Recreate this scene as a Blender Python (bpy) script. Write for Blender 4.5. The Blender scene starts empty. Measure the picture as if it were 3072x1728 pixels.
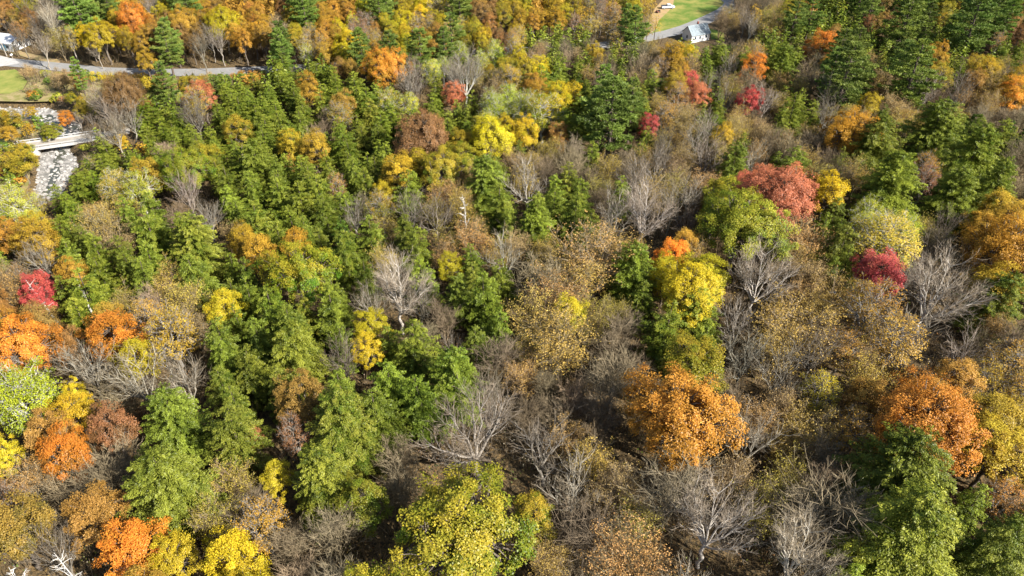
import bpy, math, random
import numpy as np
from mathutils import Vector
rng = np.random.default_rng(7)
random.seed(7)
S = bpy.context.scene
COLL = S.collection
R = math.radians

# ------------------------------------------------------------------ camera, sky, sun, exposure
cam_d = bpy.data.cameras.new('camera')
cam = bpy.data.objects.new('camera', cam_d); COLL.objects.link(cam)
cam.location = (0, 0, 90); cam.rotation_euler = (R(90 - 38), 0, 0)
cam_d.sensor_width = 36; cam_d.lens = 36 * 2130 / 3072
cam_d.clip_end = 4000
S.camera = cam
SUN_EL, SHADOW_AZ = 35, -57
world = bpy.data.worlds.new('World'); S.world = world; world.use_nodes = True
wn = world.node_tree
sky = wn.nodes.new('ShaderNodeTexSky'); sky.sky_type = 'NISHITA'; sky.sun_disc = False
sky.sun_elevation = R(SUN_EL); sky.sun_rotation = R(SHADOW_AZ + 180); sky.altitude = 200
wn.nodes['Background'].inputs['Strength'].default_value = 0.07
wn.links.new(sky.outputs[0], wn.nodes['Background'].inputs['Color'])
sun_d = bpy.data.lights.new('sun', 'SUN'); sun_d.energy = 5.0; sun_d.angle = R(0.5); sun_d.color = (1, .95, .87)
sun = bpy.data.objects.new('sun', sun_d); COLL.objects.link(sun)
travel = Vector((math.sin(R(SHADOW_AZ)) * math.cos(R(SUN_EL)), math.cos(R(SHADOW_AZ)) * math.cos(R(SUN_EL)), -math.sin(R(SUN_EL))))
sun.rotation_euler = travel.to_track_quat('-Z', 'Y').to_euler()
S.view_settings.view_transform = 'Standard'; S.view_settings.look = 'None'
S.view_settings.exposure = 1.18; S.view_settings.gamma = 1; S.view_settings.use_curve_mapping = False
S.cycles.max_bounces = 5; S.cycles.diffuse_bounces = 2; S.cycles.glossy_bounces = 2
S.cycles.transmission_bounces = 3; S.cycles.transparent_max_bounces = 4

# ------------------------------------------------------------------ materials
def mat(name, col, rough=.8, noise=None, metal=0., spec=.3, bump=0.):
    m = bpy.data.materials.new(name); m.use_nodes = True
    nt = m.node_tree; b = nt.nodes['Principled BSDF']
    b.inputs['Base Color'].default_value = (*col, 1); b.inputs['Roughness'].default_value = rough
    b.inputs['Metallic'].default_value = metal; b.inputs['Specular IOR Level'].default_value = spec
    if noise:
        sc, col2, lo, hi = noise
        tc = nt.nodes.new('ShaderNodeTexCoord')
        n = nt.nodes.new('ShaderNodeTexNoise'); n.inputs['Scale'].default_value = sc; n.inputs['Detail'].default_value = 8; n.inputs['Roughness'].default_value = .65
        nt.links.new(tc.outputs['Object'], n.inputs['Vector'])
        r = nt.nodes.new('ShaderNodeMapRange'); r.inputs['From Min'].default_value = lo; r.inputs['From Max'].default_value = hi
        nt.links.new(n.outputs['Fac'], r.inputs['Value'])
        x = nt.nodes.new('ShaderNodeMix'); x.data_type = 'RGBA'
        x.inputs['A'].default_value = (*col, 1); x.inputs['B'].default_value = (*col2, 1)
        nt.links.new(r.outputs[0], x.inputs['Factor']); nt.links.new(x.outputs['Result'], b.inputs['Base Color'])
        if bump:
            bp = nt.nodes.new('ShaderNodeBump'); bp.inputs['Strength'].default_value = bump; bp.inputs['Distance'].default_value = .3
            nt.links.new(n.outputs['Fac'], bp.inputs['Height']); nt.links.new(bp.outputs[0], b.inputs['Normal'])
    return m

def foliage_mat(name, mass=False, trans=.22, tipmix=1., vlo=.72, vhi=1.2):
    """colour of the tree (object colour) towards its tip colour by clump, each leaf jittered"""
    m = bpy.data.materials.new(name); m.use_nodes = True
    nt = m.node_tree; nt.nodes.remove(nt.nodes['Principled BSDF'])
    N, L = nt.nodes.new, nt.links.new
    if mass:
        a = N('ShaderNodeAttribute'); a.attribute_type = 'GEOMETRY'; a.attribute_name = 'col'; A = a.outputs['Color']
        b = N('ShaderNodeAttribute'); b.attribute_type = 'GEOMETRY'; b.attribute_name = 'tip'; B = b.outputs['Color']
    else:
        a = N('ShaderNodeObjectInfo'); A = a.outputs['Color']
        b = N('ShaderNodeAttribute'); b.attribute_type = 'OBJECT'; b.attribute_name = 'tip'; B = b.outputs['Color']
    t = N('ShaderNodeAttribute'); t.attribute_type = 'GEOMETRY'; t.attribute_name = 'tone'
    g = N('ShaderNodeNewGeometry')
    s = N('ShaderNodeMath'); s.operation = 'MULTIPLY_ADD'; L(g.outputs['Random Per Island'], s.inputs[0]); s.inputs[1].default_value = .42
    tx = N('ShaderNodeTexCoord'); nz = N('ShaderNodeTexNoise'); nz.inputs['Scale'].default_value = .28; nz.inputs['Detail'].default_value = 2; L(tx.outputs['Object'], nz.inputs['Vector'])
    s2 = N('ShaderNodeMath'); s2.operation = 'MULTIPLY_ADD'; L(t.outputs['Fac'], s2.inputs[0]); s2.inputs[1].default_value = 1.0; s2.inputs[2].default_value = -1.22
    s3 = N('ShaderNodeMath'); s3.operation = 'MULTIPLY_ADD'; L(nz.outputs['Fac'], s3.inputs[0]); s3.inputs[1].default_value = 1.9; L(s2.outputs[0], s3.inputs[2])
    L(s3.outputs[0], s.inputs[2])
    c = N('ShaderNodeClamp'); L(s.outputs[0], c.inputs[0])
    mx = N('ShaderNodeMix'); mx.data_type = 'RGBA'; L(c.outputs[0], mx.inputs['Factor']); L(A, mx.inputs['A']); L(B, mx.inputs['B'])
    wn_ = N('ShaderNodeTexWhiteNoise'); wn_.noise_dimensions = '1D'
    k = N('ShaderNodeMath'); k.operation = 'MULTIPLY'; L(g.outputs['Random Per Island'], k.inputs[0]); k.inputs[1].default_value = 917.3
    L(k.outputs[0], wn_.inputs['W'])
    mr = N('ShaderNodeMapRange'); L(wn_.outputs['Value'], mr.inputs['Value']); mr.inputs['To Min'].default_value = vlo; mr.inputs['To Max'].default_value = vhi
    h = N('ShaderNodeHueSaturation'); L(mx.outputs['Result'], h.inputs['Color']); L(mr.outputs[0], h.inputs['Value'])
    d = N('ShaderNodeBsdfDiffuse'); L(h.outputs[0], d.inputs['Color'])
    tr = N('ShaderNodeBsdfTranslucent'); L(h.outputs[0], tr.inputs['Color'])
    m1 = N('ShaderNodeMixShader'); m1.inputs[0].default_value = trans; L(d.outputs[0], m1.inputs[1]); L(tr.outputs[0], m1.inputs[2])
    gl = N('ShaderNodeBsdfGlossy'); gl.inputs['Roughness'].default_value = .45; gl.inputs['Color'].default_value = (.9, .9, .9, 1)
    m2 = N('ShaderNodeMixShader'); m2.inputs[0].default_value = .018; L(m1.outputs[0], m2.inputs[1]); L(gl.outputs[0], m2.inputs[2])
    L(m2.outputs[0], nt.nodes['Material Output'].inputs['Surface'])
    return m

def bark_mat(name):
    m = bpy.data.materials.new(name); m.use_nodes = True
    nt = m.node_tree; b = nt.nodes['Principled BSDF']; N, L = nt.nodes.new, nt.links.new
    a = N('ShaderNodeObjectInfo'); n = N('ShaderNodeTexNoise'); n.inputs['Scale'].default_value = 1.3; n.inputs['Detail'].default_value = 6
    tc = N('ShaderNodeTexCoord'); L(tc.outputs['Object'], n.inputs['Vector'])
    mr = N('ShaderNodeMapRange'); mr.inputs['From Min'].default_value = .3; mr.inputs['From Max'].default_value = .7
    mr.inputs['To Min'].default_value = .62; mr.inputs['To Max'].default_value = 1.2; L(n.outputs['Fac'], mr.inputs['Value'])
    h = N('ShaderNodeHueSaturation'); L(a.outputs['Color'], h.inputs['Color']); L(mr.outputs[0], h.inputs['Value'])
    L(h.outputs[0], b.inputs['Base Color']); b.inputs['Roughness'].default_value = .9; b.inputs['Specular IOR Level'].default_value = .15
    return m

LEAF = foliage_mat('leaf')
NEEDLE = foliage_mat('needle', trans=.12, vlo=.7, vhi=1.22)
MASS = foliage_mat('leaf_mass', mass=True)
BARK = bark_mat('bark')

# ------------------------------------------------------------------ geometry helpers
class Geo:
    def __init__(s): s.v = []; s.f = []; s.n = 0; s.tone = []; s.extra = {}
    def quads(s, q, tone):
        n = len(q); s.v.append(np.asarray(q, float).reshape(-1, 3)); s.f.append((np.arange(n * 4).reshape(n, 4) + s.n)); s.n += n * 4
        s.tone.append(np.broadcast_to(np.asarray(tone, float), (n,)).copy())
    def tube(s, pts, rad, sides=5, tone=.5):
        pts = np.asarray(pts, float); n = len(pts); d = np.gradient(pts, axis=0)
        d /= np.linalg.norm(d, axis=1)[:, None] + 1e-9
        ref = np.array([0, 0, 1.]) if abs(d[:, 2]).mean() < .8 else np.array([1., 0, 0])
        a = np.cross(d, ref); a /= np.linalg.norm(a, axis=1)[:, None] + 1e-9; b = np.cross(d, a)
        th = np.arange(sides) * 2 * math.pi / sides
        ring = pts[:, None] + np.asarray(rad)[:, None, None] * (a[:, None] * np.cos(th)[None, :, None] + b[:, None] * np.sin(th)[None, :, None])
        s.v.append(ring.reshape(-1, 3)); fs = []
        for i in range(n - 1):
            for j in range(sides):
                k = (j + 1) % sides; fs.append([i * sides + j, i * sides + k, (i + 1) * sides + k, (i + 1) * sides + j])
        s.f.append(np.array(fs) + s.n); s.n += n * sides; s.tone.append(np.full(len(fs), tone))
    def mesh(s, name, material, smooth=False):
        v = np.concatenate(s.v); f = np.concatenate(s.f); t = np.concatenate(s.tone)
        me = bpy.data.meshes.new(name)
        me.vertices.add(len(v)); me.vertices.foreach_set('co', v.astype('f').ravel())
        me.loops.add(f.size); me.loops.foreach_set('vertex_index', f.astype('i').ravel())
        me.polygons.add(len(f)); me.polygons.foreach_set('loop_start', np.arange(0, f.size, 4, dtype='i'))
        me.polygons.foreach_set('loop_total', np.full(len(f), 4, dtype='i'))
        if smooth: me.polygons.foreach_set('use_smooth', np.ones(len(f), dtype=bool))
        at = me.attributes.new('tone', 'FLOAT', 'FACE'); at.data.foreach_set('value', t.astype('f'))
        for k, a in s.extra.items():
            c = me.attributes.new(k, 'FLOAT_COLOR', 'FACE'); c.data.foreach_set('color', a.astype('f').ravel())
        me.update(calc_edges=True); me.materials.append(material)
        return me

def unit(v): return v / (np.linalg.norm(v, axis=-1, keepdims=True) + 1e-9)
def rdir(n): return unit(rng.normal(size=(n, 3)))
def leafquads(c, u, nrm, ln, wd):
    """diamond leaves centred at c, long axis u, facing nrm"""
    u = unit(u + 1e-6); v = unit(np.cross(nrm, u)); ln = np.asarray(ln).reshape(-1, 1) / 2; wd = np.asarray(wd).reshape(-1, 1) / 2
    return np.stack([c - u * ln, c + v * wd - u * ln * .1, c + u * ln, c - v * wd - u * ln * .1], 1)
def ribbons(p0, p1, w0, w1):
    d = unit(p1 - p0); n = unit(np.cross(d, rdir(len(d)))); w0 = np.asarray(w0).reshape(-1, 1) / 2; w1 = np.asarray(w1).reshape(-1, 1) / 2
    return np.stack([p0 - n * w0, p0 + n * w0, p1 + n * w1, p1 - n * w1], 1)

# ------------------------------------------------------------------ tree prototypes (each returns trunk Geo, crown Geo, width, height)
def make_hemlock(W=7.8, T=13.5, N=340, drop=.2, dens=42, sp=.25):
    Rm = W / 2; tr = Geo(); lean = rng.normal(size=2) * .3
    zz = np.linspace(0, T * .96, 7); tr.tube([(lean[0] * z / T, lean[1] * z / T, z) for z in zz], .24 * (1 - zz / T) + .03, 6)
    cr = Geo(); ph = rng.random(6) * 6.3
    # side leaders make the outline uneven: (azimuth, top height, offset)
    lead = [(0., 0., T, 1.)] + [(math.cos(a) * Rm * o, math.sin(a) * Rm * o, T * h, q) for a, o, h, q in zip(rng.random(4) * 6.3, rng.uniform(.25, .5, 4), rng.uniform(.68, .92, 4), rng.uniform(.45, .65, 4))]
    for i in range(N):
        lx, ly, lt, q = lead[0] if rng.random() < .62 else lead[1 + rng.integers(4)]
        u = rng.random() ** .8
        z = lt * .985 - u * (lt - 1.5); az = rng.random() * 6.283
        gap = .5 + .5 * math.sin(az * 3 + ph[0] + z * .9) * math.sin(z * 1.7 + ph[1] + az * 2)
        if rng.random() < .34 * gap: continue
        L = Rm * q * (min(1., (u * 1.35) ** .55) * (1 - .3 * max(0, u - .75) / .25) + .03) * rng.uniform(.55, 1.14) * (1 + .14 * math.sin(2 * az + ph[2]) + .12 * math.sin(3 * az + ph[3] + z))
        d = np.array([math.cos(az), math.sin(az), 0]); side = np.array([-d[1], d[0], 0])
        up = .45 * (1 - u) + .02
        n = int(10 + dens * L)
        s = rng.random(n) ** .6 * .9 + .1
        lat = rng.uniform(-1, 1, n) * (.26 * L * (1.1 - s) + .14)
        p = np.array([lean[0] * z / T + lx * min(1, u * 3 + .8), lean[1] * z / T + ly * min(1, u * 3 + .8), z]) + d * (s * L)[:, None] + side * lat[:, None]
        p[:, 2] += up * L * s - drop * L * s ** 2.2 - .12 * np.abs(lat) + rng.normal(size=n) * .1
        dirv = d[None] * .9 + side[None] * (np.sign(lat) * rng.uniform(.2, 1.1, n))[:, None] + rdir(n) * .35 + np.array([0, 0, -.25])
        nrm = np.array([0, 0, .8])[None] + rdir(n) * .7 + d[None] * .45
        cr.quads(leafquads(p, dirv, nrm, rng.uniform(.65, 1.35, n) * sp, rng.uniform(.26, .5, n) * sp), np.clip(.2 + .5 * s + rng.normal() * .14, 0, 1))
    return tr, cr, W, T

def make_pine():
    T, W = 19., 9.; Rm = W / 2; tr = Geo(); cr = Geo()
    zz = np.linspace(0, T * .98, 8); tr.tube([(math.sin(z * .2) * .15, 0, z) for z in zz], .34 * (1 - zz / T) + .04, 6)
    z = 5.5
    while z < T - .3:
        u = (T - z) / (T - 5.5); nb = rng.integers(4, 7); off = rng.random() * 6.3
        for b in range(nb):
            az = off + b * 2 * math.pi / nb + rng.normal() * .2
            L = Rm * (min(1, (u * 1.5) ** .7) * (1 - .35 * max(0, u - .6) / .4)) * rng.uniform(.55, 1.15) + .3
            d = np.array([math.cos(az), math.sin(az), 0]); side = np.array([-d[1], d[0], 0])
            base = np.array([0, 0, z + rng.normal() * .2])
            ss = np.linspace(0, 1, 5); rise = .25 * L * (1 - u * .8)
            bp = base + d * (ss * L)[:, None]; bp[:, 2] += rise * ss ** 1.5
            tr.tube(bp, .07 * (1 - ss) + .015, 3)
            nt = int(8 + 13 * L)
            s = rng.random(nt) ** .6 * .8 + .22; lat = rng.normal(size=nt) * (.22 * L * (1.25 - s) + .1)
            c = base + d * (s * L)[:, None] + side * lat[:, None]; c[:, 2] += rise * s ** 1.5 + .12 + rng.normal(size=nt) * .1
            k = 12; cc = np.repeat(c, k, 0); n = len(cc)
            out = unit(rdir(n) + np.array([0, 0, .8]) + d * .7)
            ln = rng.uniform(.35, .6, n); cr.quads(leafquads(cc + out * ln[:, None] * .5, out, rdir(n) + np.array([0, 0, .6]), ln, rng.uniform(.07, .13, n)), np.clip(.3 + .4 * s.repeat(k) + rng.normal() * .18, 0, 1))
        z += rng.uniform(.95, 1.7)
    return tr, cr, W, T

def limb(tr, a, b, r0, r1, sides=4, sag=.0, kink=.12):
    a = np.asarray(a, float); b = np.asarray(b, float); L = np.linalg.norm(b - a); t = np.linspace(0, 1, 5)[:, None]
    p = a + (b - a) * t; p[1:-1] += rng.normal(size=(3, 3)) * L * kink * .35; p[:, 2] += (sag * L * np.sin(t * math.pi))[:, 0]
    tr.tube(p, r0 + (r1 - r0) * t[:, 0], sides); return p

def make_broad(W=8., T=14., K=84, per=260, leaf=.195, fill=1., base=.30, twig=0):
    tr = Geo(); cr = Geo(); Rm = W / 2; cz = T * .62; rz = T * .37
    ph = rng.random(4) * 6.3
    def rmod(az): return 1 + .14 * math.sin(2 * az + ph[0]) + .13 * math.sin(3 * az + ph[1]) + .1 * math.sin(5 * az + ph[2])
    fork = np.array([rng.normal() * .2, rng.normal() * .2, T * base]); limb(tr, (0, 0, 0), fork, .035 * W, .028 * W, 6)
    cl = []
    for i in range(K):
        az = i * 2.39996 + rng.normal() * .25; sp = 1 - 1.62 * (i + .5) / K
        rr = rng.uniform(.45, 1.12) ** .6 if rng.random() < .85 else rng.uniform(.25, .7)
        cs_ = math.sqrt(max(0, 1 - sp * sp))
        cl.append(np.array([math.cos(az) * cs_ * Rm * rmod(az) * rr * .9, math.sin(az) * cs_ * Rm * rmod(az) * rr * .9, cz + sp * rz * rr * .92]))
    cl = np.array(cl)
    nm = 7; mains = []
    for m in range(nm):
        az = m * 2 * math.pi / nm + rng.normal() * .3; q = np.array([math.cos(az) * Rm * .42, math.sin(az) * Rm * .42, T * rng.uniform(.5, .66)])
        mains.append(q); limb(tr, fork, q, .02 * W, .011 * W, 5)
    mains.append(np.array([0, 0, T * .72])); limb(tr, fork, mains[-1], .022 * W, .01 * W, 5); mains = np.array(mains)
    for c in cl:
        j = np.argmin(np.linalg.norm(mains - c, axis=1)); limb(tr, mains[j], c, .009 * W, .003 * W, 3)
        rc = rng.uniform(.5, 1.15) * W / 8 * (1.05 if K < 120 else .72)
        n = int(per * rng.uniform(.5, 1.3) * fill)
        out = unit(c - np.array([0, 0, cz - rz * .5]))
        if n:
            p = rdir(n) * (rng.random(n) ** .45)[:, None]; keep = (p @ out) > -.35; p = p[keep]; n = len(p)
            p = c + p * rc * np.array([1, 1, .72]) + rng.normal(size=(n, 3)) * .1
            nrm = unit(out * .8 + rdir(n) * .62 + np.array([0, 0, .5])); u = np.cross(nrm, rdir(n))
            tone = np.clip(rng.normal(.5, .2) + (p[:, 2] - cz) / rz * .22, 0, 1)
            ln = rng.uniform(.7, 1.35, n) * leaf; cr.quads(leafquads(p, u, nrm, ln, ln * .72), tone)
        if twig:
            e = c + unit(rdir(twig) + out * .9) * (rng.random(twig) ** .5 * rc * 1.25)[:, None]
            tr.quads(ribbons(np.broadcast_to(c, e.shape) * 1., e, .035, .012), .5)
    return tr, cr, W, T

def make_bare(W=8., T=14., fine=1., spread=.55, leaves=0, clear=.28):
    tr = Geo(); cr = Geo(); Rm = W / 2
    tw0, tw1, ww = [], [], []; lf = []
    fork = np.array([rng.normal() * .2, rng.normal() * .2, T * clear]); limb(tr, (0, 0, 0), fork, .026 * W, .021 * W, 6)
    nm = 8
    for m in range(nm):
        az = m * 2 * math.pi / nm + rng.normal() * .35; out = rng.uniform(.35, 1) if m else .12
        a = fork - np.array([0, 0, rng.random() * T * .06])
        e = np.array([math.cos(az) * Rm * out * .95, math.sin(az) * Rm * out * .95, T * (1 - .28 * out ** 2) * rng.uniform(.82, .98)])
        mid = (a + e) / 2 + np.array([math.cos(az), math.sin(az), 0]) * Rm * .12 * out
        t = np.linspace(0, 1, 7)[:, None]; path = (1 - t) ** 2 * a + 2 * t * (1 - t) * mid + t ** 2 * e + rng.normal(size=(7, 3)) * .12 * (t > 0)
        tr.tube(path, .0135 * W * (1 - t[:, 0]) + .012, 5)
        L1 = np.linalg.norm(e - a)
        for j in range(int(11 * (.6 + fine * .4))):
            s = rng.uniform(.22, .98); i0 = min(5, int(s * 6)); p = path[i0] + (path[i0 + 1] - path[i0]) * (s * 6 - i0); dm = unit(path[i0 + 1] - path[i0])
            d2 = unit(dm * .85 + rdir(1)[0] * .9 + np.array([0, 0, .35]) + np.array([math.cos(az), math.sin(az), 0]) * .25 * spread)
            L2 = L1 * rng.uniform(.25, .5) * (1.25 - s * .6)
            b1 = p + d2 * L2 * .5 + rng.normal(size=3) * .1; b2 = p + unit(d2 + np.array([0, 0, .25])) * L2
            tr.tube([p, b1, b2], [.0068 * W * (1.2 - s) + .012, .03, .012], 3)
            n3 = int(3.2 * fine) + 1
            for k in range(n3):
                q = p + (b1 - p) * rng.uniform(.3, 1) if rng.random() < .4 else b1 + (b2 - b1) * rng.random()
                d3 = unit(d2 + rdir(1)[0] * .85 + np.array([0, 0, .25])); L3 = L2 * rng.uniform(.3, .62); r_ = q + d3 * L3
                tw0.append(q); tw1.append(r_); ww.append(.05)
                n4 = int(2.2 * fine) + 1
                st = q + (r_ - q) * rng.uniform(.15, 1, (n4, 1)); d4 = unit(d3 + rdir(n4) * .8 + np.array([0, 0, .2]))
                en = st + d4 * (L3 * rng.uniform(.35, .8, (n4, 1)))
                tw0.extend(st); tw1.extend(en); ww.extend([.03] * n4)
                if leaves: lf.extend(en[:max(1, int(leaves))])
    tw0, tw1, ww = np.array(tw0), np.array(tw1), np.array(ww)
    cr.quads(ribbons(tw0, tw1, ww, ww * .4), rng.random(len(ww)))
    lg = None
    if leaves:
        lf = np.array(lf); k = max(1, int(round((leaves - int(leaves)) * 10))) if leaves % 1 else 1
        k *= 3; lf = np.repeat(lf, k, 0) + rng.normal(size=(len(lf) * k, 3)) * .22; n = len(lf); nrm = rdir(n) + np.array([0, 0, .7]); ln = rng.uniform(.11, .21, n)
        lg = Geo(); lg.quads(leafquads(lf, np.cross(nrm, rdir(n)), nrm, ln, ln * .8), rng.random(n))
    return tr, cr, W, T, lg

def make_snag(W=6., T=14.):
    tr = Geo(); cr = Geo()
    limb(tr, (0, 0, 0), (.3, .1, T), .2, .03, 6, kink=.03)
    for i in range(26):
        z = T * rng.uniform(.35, .95); az = rng.random() * 6.3; L = W / 2 * rng.uniform(.4, 1) * (1.3 - z / T)
        a = np.array([.3 * z / T, .1 * z / T, z]); b = a + np.array([math.cos(az) * L, math.sin(az) * L, L * rng.uniform(.1, .7)])
        cr_p = limb(cr, a, b, .07, .02, 4)
        for k in range(3):
            q = a + (b - a) * rng.uniform(.4, 1); cr.tube([q, q + unit(unit(b - a) + rdir(1)[0] * .8) * L * .35], [.03, .012], 3)
    return tr, cr, W, T

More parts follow.
